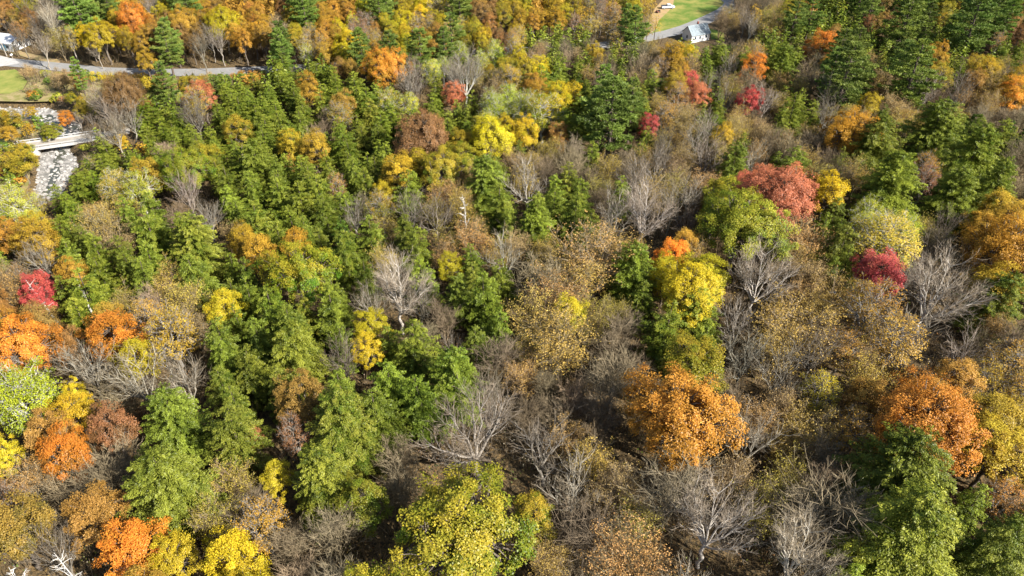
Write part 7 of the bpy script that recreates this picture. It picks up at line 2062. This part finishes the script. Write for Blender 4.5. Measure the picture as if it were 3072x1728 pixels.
# white house beside the road: long side faces the camera
def house():
    t = thing('house', 'white house with grey metal gable roof beside the road', 'house', (66.0, 261.8, 0), math.atan2(3.1, 6.6)); t.scale = (.93, .8, .92)
    L, D, Hw, Hr = 8.6, 7.2, 3.0, 2.8
    boxobj('wall', (0, L, 0, D, 0, Hw), M_WHITE, t)
    def gable(x0, x1):
        def f(bm):
            for x in (x0,):
                a = [bm.verts.new(p) for p in ((x0, 0, Hw), (x0, D, Hw), (x0, D / 2, Hw + Hr - .05), (x1, 0, Hw), (x1, D, Hw), (x1, D / 2, Hw + Hr - .05))]
                for q in ((0, 2, 1), (3, 4, 5), (0, 3, 5, 2), (1, 2, 5, 4), (0, 1, 4, 3)): bm.faces.new([a[i] for i in q])
                bmesh.ops.recalc_face_normals(bm, faces=bm.faces[:])
        return f
    bmobj('gable', gable(0, .2), M_WHITE, t); bmobj('gable', gable(L - .2, L), M_WHITE, t)
    def slope(sg):
        def f(bm):
            y0, y1 = (-.45, D / 2) if sg < 0 else (D + .45, D / 2); k = Hr / (D / 2); z0 = Hw - .45 * k; z1 = Hw + Hr
            for x0, x1, dz in [(-.35, L + .35, 0)]:
                p = [(x0, y0, z0), (x1, y0, z0), (x1, y1, z1), (x0, y1, z1)]; a = [bm.verts.new(q) for q in p]; b = [bm.verts.new((q[0], q[1], q[2] + .14)) for q in p]
                bm.faces.new(a); bm.faces.new(b)
                for i in range(4): bm.faces.new([a[i], a[(i + 1) % 4], b[(i + 1) % 4], b[i]])
                bmesh.ops.recalc_face_normals(bm, faces=bm.faces[:])
        return f
    rf = bmobj('roof', slope(-1), M_ROOF, t); bmobj('roof', slope(1), M_ROOF, t)
    def seams(bm):
        k = Hr / (D / 2)
        for i in range(9):
            x = -.3 + i * (L + .6) / 8
            p = [(x - .03, -.46, Hw - .46 * k + .14), (x + .03, -.46, Hw - .46 * k + .14), (x + .03, D / 2, Hw + Hr + .14), (x - .03, D / 2, Hw + Hr + .14)]
            a = [bm.verts.new(q) for q in p]; b = [bm.verts.new((q[0], q[1], q[2] + .07)) for q in p]; bm.faces.new(b)
            for i2 in range(4): bm.faces.new([a[i2], a[(i2 + 1) % 4], b[(i2 + 1) % 4], b[i2]])
    bmobj('seam', seams, M_TRIM, rf)
    boxobj('chimney', (4.6, 5.2, 3.9, 4.5, Hw + 1.5, Hw + Hr + 1.0), M_RED, t)
    for x in (1.4, 3.6, 6.6):
        w = boxobj('window', (x, x + .9, -.05, .02, 1.1, 2.3), M_TRIM, t); boxobj('pane', (x + .08, x + .82, -.07, -.052, 1.18, 2.22), M_GLASS, w)
    d = boxobj('door', (5.2, 6.1, -.05, .02, .1, 2.2), M_TRIM, t); boxobj('handle', (5.9, 5.97, -.1, -.052, 1.0, 1.1), M_DARK, d)
    w = boxobj('window', (-.05, .02, 3, 4, 1.1, 2.3), M_TRIM, t); boxobj('pane', (-.07, -.052, 3.08, 3.92, 1.18, 2.22), M_GLASS, w)
house()
def garage():
    t = thing('garage', 'long low white building with teal doors at the upper left edge', 'building', (-178.6, 252.6, 0), math.atan2(-.27, .96))
    L, D, Hw = 18., 8., 2.9   # runs to -x
    boxobj('wall', (-L, 0, 0, D, 0, Hw), M_WHITE, t)
    def roof(bm):
        p = [(-L - .3, -.5, Hw - .05), (.4, -.5, Hw - .05), (.4, D / 2, Hw + 1.3), (-L - .3, D / 2, Hw + 1.3), (-L - .3, D + .5, Hw - .05), (.4, D + .5, Hw - .05)]
        a = [bm.verts.new(q) for q in p]; b = [bm.verts.new((q[0], q[1], q[2] + .18)) for q in p]
        for q in ((0, 1, 2, 3), (3, 2, 5, 4)): bm.faces.new([a[i] for i in q]); bm.faces.new([b[i] for i in q][::-1])
        for i, j in ((0, 1), (1, 2), (2, 5), (5, 4), (4, 3), (3, 0)): bm.faces.new([a[i], a[j], b[j], b[i]])
        bmesh.ops.recalc_face_normals(bm, faces=bm.faces[:])
    bmobj('roof', roof, M_WROOF, t)
    def gable(bm):
        a = [bm.verts.new(p) for p in ((-.2, 0, Hw), (-.2, D, Hw), (-.2, D / 2, Hw + 1.25), (0, 0, Hw), (0, D, Hw), (0, D / 2, Hw + 1.25))]
        for q in ((0, 1, 2), (3, 5, 4), (0, 3, 4, 1), (0, 2, 5, 3), (1, 4, 5, 2)): bm.faces.new([a[i] for i in q])
        bmesh.ops.recalc_face_normals(bm, faces=bm.faces[:])
    bmobj('gable', gable, M_WHITE, t)
    for i in range(5):
        x = -4.6 - i * 2.7
        d = boxobj('door', (x - .1, x + 2.1, -.06, .02, .1, 2.5), M_WHITE, t)
        for j in range(2): boxobj('panel', (x + .05 + j * .98, x + .95 + j * .98, -.09, -.062, .2, 2.4), M_TEAL, d)
    w = boxobj('window', (-2.6, -1.2, -.06, .02, 1.1, 2.2), M_TRIM, t); boxobj('pane', (-2.5, -1.3, -.09, -.062, 1.18, 2.12), M_GLASS, w)
    w = boxobj('window', (-.02, .05, 3.2, 4.6, 1.1, 2.2), M_TRIM, t); boxobj('pane', (.052, .08, 3.3, 4.5, 1.18, 2.12), M_GLASS, w)
garage()
def bridge():
    ax, ay, bx_, by = -131.5, 176.6, -119.6, 181.0
    a = math.atan2(by - ay, bx_ - ax); L = math.hypot(bx_ - ax, by - ay)
    t = thing('bridge', 'small flat concrete bridge over the rocky stream', 'bridge', (ax, ay, 0), a)
    boxobj('deck', (-4.5, L + 4.0, 0, 5.2, -.25, .16), M_CONC, t)
    boxobj('roadway', (-4.6, L + 4.1, .45, 4.75, .165, .19), M_DIRT, t)
    boxobj('kerb', (-4.4, L + 3.9, .02, .38, .162, .45), M_CONC, t); boxobj('kerb', (-4.4, L + 3.9, 4.82, 5.18, .162, .45), M_CONC, t)
    boxobj('abutment', (-1.6, 1.2, .1, 5.1, -2.6, -.252), M_CONC, t); boxobj('abutment', (L - 1.0, L + 2.0, .1, 5.1, -2.6, -.252), M_CONC, t)
    def wing(x0, x1, flip):
        def f(bm):
            z = (-.3, -1.8); p = [(x0, .1), (x0 + (.4 if not flip else -.4), .1), (x1, -3.2), (x1 - (.4 if not flip else -.4), -3.2)]
            a = [bm.verts.new((q[0], q[1], -2.6)) for q in p]; zz = [z[0], z[0], z[1], z[1]]; b = [bm.verts.new((q[0], q[1], k)) for q, k in zip(p, zz)]
            bm.faces.new(a); bm.faces.new(b)
            for i in range(4): bm.faces.new([a[i], a[(i + 1) % 4], b[(i + 1) % 4], b[i]])
            bmesh.ops.recalc_face_normals(bm, faces=bm.faces[:])
        return f
    bmobj('wing_wall', wing(.6, -1.6, False), M_CONC, t); bmobj('wing_wall', wing(L - .4, L + 1.4, True), M_CONC, t)
    for y in (.2, 5.0):
        r = bmobj('guard_rail', lambda bm: box(bm, -4.2, L + 3.6, y - .04, y + .04, .85, 1.1), M_TRIM, t)
        for i in range(8): x = -4 + i * (L + 7.4) / 7; boxobj('post', (x - .06, x + .06, y - .15, y - .045, .452, 1.0), M_TRIM, r)
bridge()
def pickup():
    t = thing('pickup_truck', 'white pickup truck with dark bed cover parked beside the lawn', 'pickup truck', (64.6, 303.5, .03), R(6))
    def body(bm):
        prism(bm, [(-2.7, .45), (2.7, .45), (2.75, 1.0), (1.6, 1.15), (1.0, 1.75), (-.4, 1.78), (-.55, 1.2), (-2.7, 1.2)], -.95, .95)
    boxobj('bed_cover', (-2.65, -.6, -.9, .9, 1.203, 1.3), M_DPAINT, t)
    bmobj('body', body, M_WPAINT, t, .04)
    def ws(bm):
        a = [bm.verts.new(p) for p in ((1.6, -.8, 1.19), (1.6, .8, 1.19), (1.06, .75, 1.73), (1.06, -.75, 1.73))]; bm.faces.new(a)
    bmobj('windscreen', ws, M_GLASS, t)
    for s in (-1, 1):
        y = .955 * s; boxobj('side_window', (-.35, .95, min(y, y + .02 * s), max(y, y + .02 * s), 1.25, 1.62), M_GLASS, t)
        for x in (-1.7, 1.7):
            w = bmobj('wheel', lambda bm: cyl(bm, (x, .86 * s, .38), .38, .24, 'Y', 16), M_DARK, t); bmobj('rim', lambda bm: cyl(bm, (x, .99 * s, .38), .22, .03, 'Y', 12), M_TRIM, w)
        boxobj('headlight', (2.72, 2.78, .55 * s - .18, .55 * s + .18, .72, .9), M_TRIM, t)
pickup()
def mower():
    t = thing('riding_mower', 'small dark riding mower standing on sandy soil left of the pickup', 'mower', (59.6, 298.0, .03), R(30))
    boxobj('body', (.1, 1.0, -.35, .35, .4, .95), M_DARK, t, .06); boxobj('seat', (-.6, -.15, -.25, .25, .7, .8), M_DPAINT, t); boxobj('backrest', (-.7, -.6, -.25, .25, .8, 1.15), M_DPAINT, t)
    boxobj('cutting_deck', (-.8, .3, -.5, .5, .2, .38), M_RED, t, .04); boxobj('fender', (-.75, 0, -.45, .45, .55, .68), M_RED, t)
    for s in (-1, 1):
        bmobj('wheel', lambda bm: cyl(bm, (-.55, .52 * s, .3), .3, .2, 'Y'), M_DARK, t); bmobj('wheel', lambda bm: cyl(bm, (.8, .42 * s, .2), .2, .14, 'Y'), M_DARK, t)
mower()
def shed():
    t = thing('garden_shed', 'tiny white shed among bare twigs right of the white house', 'shed', (94.0, 280.2, 0), R(20))
    boxobj('wall', (-1.3, 1.3, -1, 1, 0, 1.9), M_WHITE, t); bmobj('roof', lambda bm: prism(bm, [(-1.45, 1.9), (1.45, 1.9), (0, 2.7)], -1.15, 1.15), M_WROOF, t)
    d = boxobj('door', (-.4, .4, -1.05, -1.002, .05, 1.7), M_TRIM, t); boxobj('handle', (.25, .3, -1.09, -1.052, .85, .95), M_DARK, d)
shed()
def pole(x, y, h, label, r, material, arm=True):
    t = thing('utility_pole', label, 'pole', (x, y, 0), R(8))
    def f(bm): bmesh.ops.create_cone(bm, cap_ends=True, segments=10, radius1=r, radius2=r * .7, depth=h, matrix=__import__('mathutils').Matrix.Translation((0, 0, h / 2)))
    bmobj('shaft', f, material, t)
    if arm:
        boxobj('crossarm', (-1.1, 1.1, r * .9, r * .9 + .12, h - .9, h - .75), material, t)
        for q in (-1, 0.45, 1): bmobj('insulator', lambda bm: cyl(bm, (q, r * .9 + .06, h - .68), .05, .14, 'Z', 8), M_TRIM, t)
pole(-178.5, 248.2, 9.0, 'pale utility pole in front of the long white building', .17, M_WOOD)
t = thing('mailbox', 'white round-topped mailbox on a post by the road', 'mailbox', (-175.2, 246.0, 0)); boxobj('post', (-.06, .06, -.06, .06, 0, 1.2), M_WOOD, t)
bmobj('box', lambda bm: prism(bm, [(-.25, 1.2), (.25, 1.2), (.25, 1.5), (.12, 1.65), (-.12, 1.65), (-.25, 1.5)], -.4, .4), M_WPAINT, t)
t = thing('flagless_pole', 'thin white pole at the near corner of the green lawn', 'pole', (53.5, 274.0, 0)); bmobj('shaft', lambda bm: cyl(bm, (0, 0, 2.1), .09, 4.2, 'Z', 8), M_WPAINT, t); bmobj('cap', lambda bm: cyl(bm, (0, 0, 4.26), .14, .1, 'Z', 8), M_TRIM, t)
t.name = 'white_pole'

# river stones
def stone_mesh(seed):
    r_ = np.random.default_rng(seed); bm = bmesh.new(); bmesh.ops.create_icosphere(bm, subdivisions=1, radius=.5)
    for v in bm.verts: v.co *= float(r_.uniform(.7, 1.2)); v.co.z *= .6
    me = bpy.data.meshes.new('boulder'); bm.to_mesh(me); bm.free(); me.materials.append(M_STONE); return me
M_STONE = mat('river_stone', (.40, .38, .35), .9, (.25, (.2, .19, .18), .4, .7))
SM = [stone_mesh(i) for i in range(5)]
bed = POLYS['bed']; xs = [p[0] for p in bed]; ys = [p[1] for p in bed]
pts = []
while len(pts) < 1500:
    x = random.uniform(max(min(xs), -230), max(xs)); y = random.uniform(min(ys), max(ys))
    if inpoly(np.array(x), np.array(y), bed): pts.append((x, y))
big = []
for x, y in pts[:400]:
    if -190 < x and any(inpoly(np.array(x), np.array(y), POLYS[k]) or dist_poly(np.array(x), np.array(y), POLYS[k]) < 2 for k in ('water1', 'water2')) and len(big) < 34 and not (-133 < x < -117 and 175 < y < 188):
        if all(math.hypot(x - a, y - b) > 2.5 for a, b in big): big.append((x, y))
for x, y in big:
    o = bpy.data.objects.new('boulder', random.choice(SM)); link(o); s = random.uniform(1.1, 2.0); o.location = (x, y, -1.9); o.scale = (s, s * random.uniform(.7, 1), s * .9); o.rotation_euler = (0, 0, random.random() * 6)
    o['label'] = 'pale grey boulder lying in the shallow stream'; o['category'] = 'boulder'; o['group'] = 'boulders in the stream'
g = Geo(); bmv = [np.array([v.co[:] for v in m.vertices]) for m in SM]; bmf = [np.array([[*p.vertices, p.vertices[-1]] for p in m.polygons]) for m in SM]
vs, fs, n = [], [], 0
for x, y in pts[400:]:
    i = random.randrange(5); s = random.uniform(.3, 1.0) ** 1.5 * 1.3; a = random.random() * 6; v = bmv[i] * s; v = np.stack([v[:, 0] * math.cos(a) - v[:, 1] * math.sin(a) + x, v[:, 0] * math.sin(a) + v[:, 1] * math.cos(a) + y, v[:, 2] - 1.98], 1)
    vs.append(v); fs.append(bmf[i][:, :3] + n); n += len(v)
me = bpy.data.meshes.new('river_stones'); me.from_pydata(np.concatenate(vs).tolist(), [], np.concatenate(fs).tolist()); me.materials.append(M_STONE)
o = bpy.data.objects.new('river_stones', me); link(o); o['kind'] = 'stuff'; o['label'] = 'pale loose stones covering the stream bed'; o['category'] = 'stones'
# fallen trunks lying under the tan maple
for (x, y, a, L, lab) in ((-80, 96, 140, 13, 'long white fallen trunk lying below the orange-yellow maple'), (-75, 97.5, 128, 9, 'shorter pale fallen trunk right of the long fallen trunk')):
    t = thing('fallen_tree', lab, 'fallen tree', (x, y, float(height(x, y)) + 7), R(a)); g = Geo(); g.tube([(0, 0, -5), (L * .5, .2, .6), (L, 0, 4)], [.22, .18, .08], 7)
    oo = bpy.data.objects.new('trunk', g.mesh('trunk', BARK, True)); link(oo, t); oo.color = (.6, .57, .5, 1)
    g = Geo()
    for k in range(9): s = rng.uniform(.4, 1); p = np.array([L * s, 0, 4 * s]); g.tube([p, p + rdir(1)[0] * 1.4 + np.array([.8, 0, .3])], [.06, .02], 4)
    oo = bpy.data.objects.new('branch', g.mesh('branch', BARK)); link(oo, t); oo.color = (.5, .47, .42, 1)
bpy.context.view_layer.update()
print('tris', sum(len(m.polygons) * 2 for m in bpy.data.meshes))
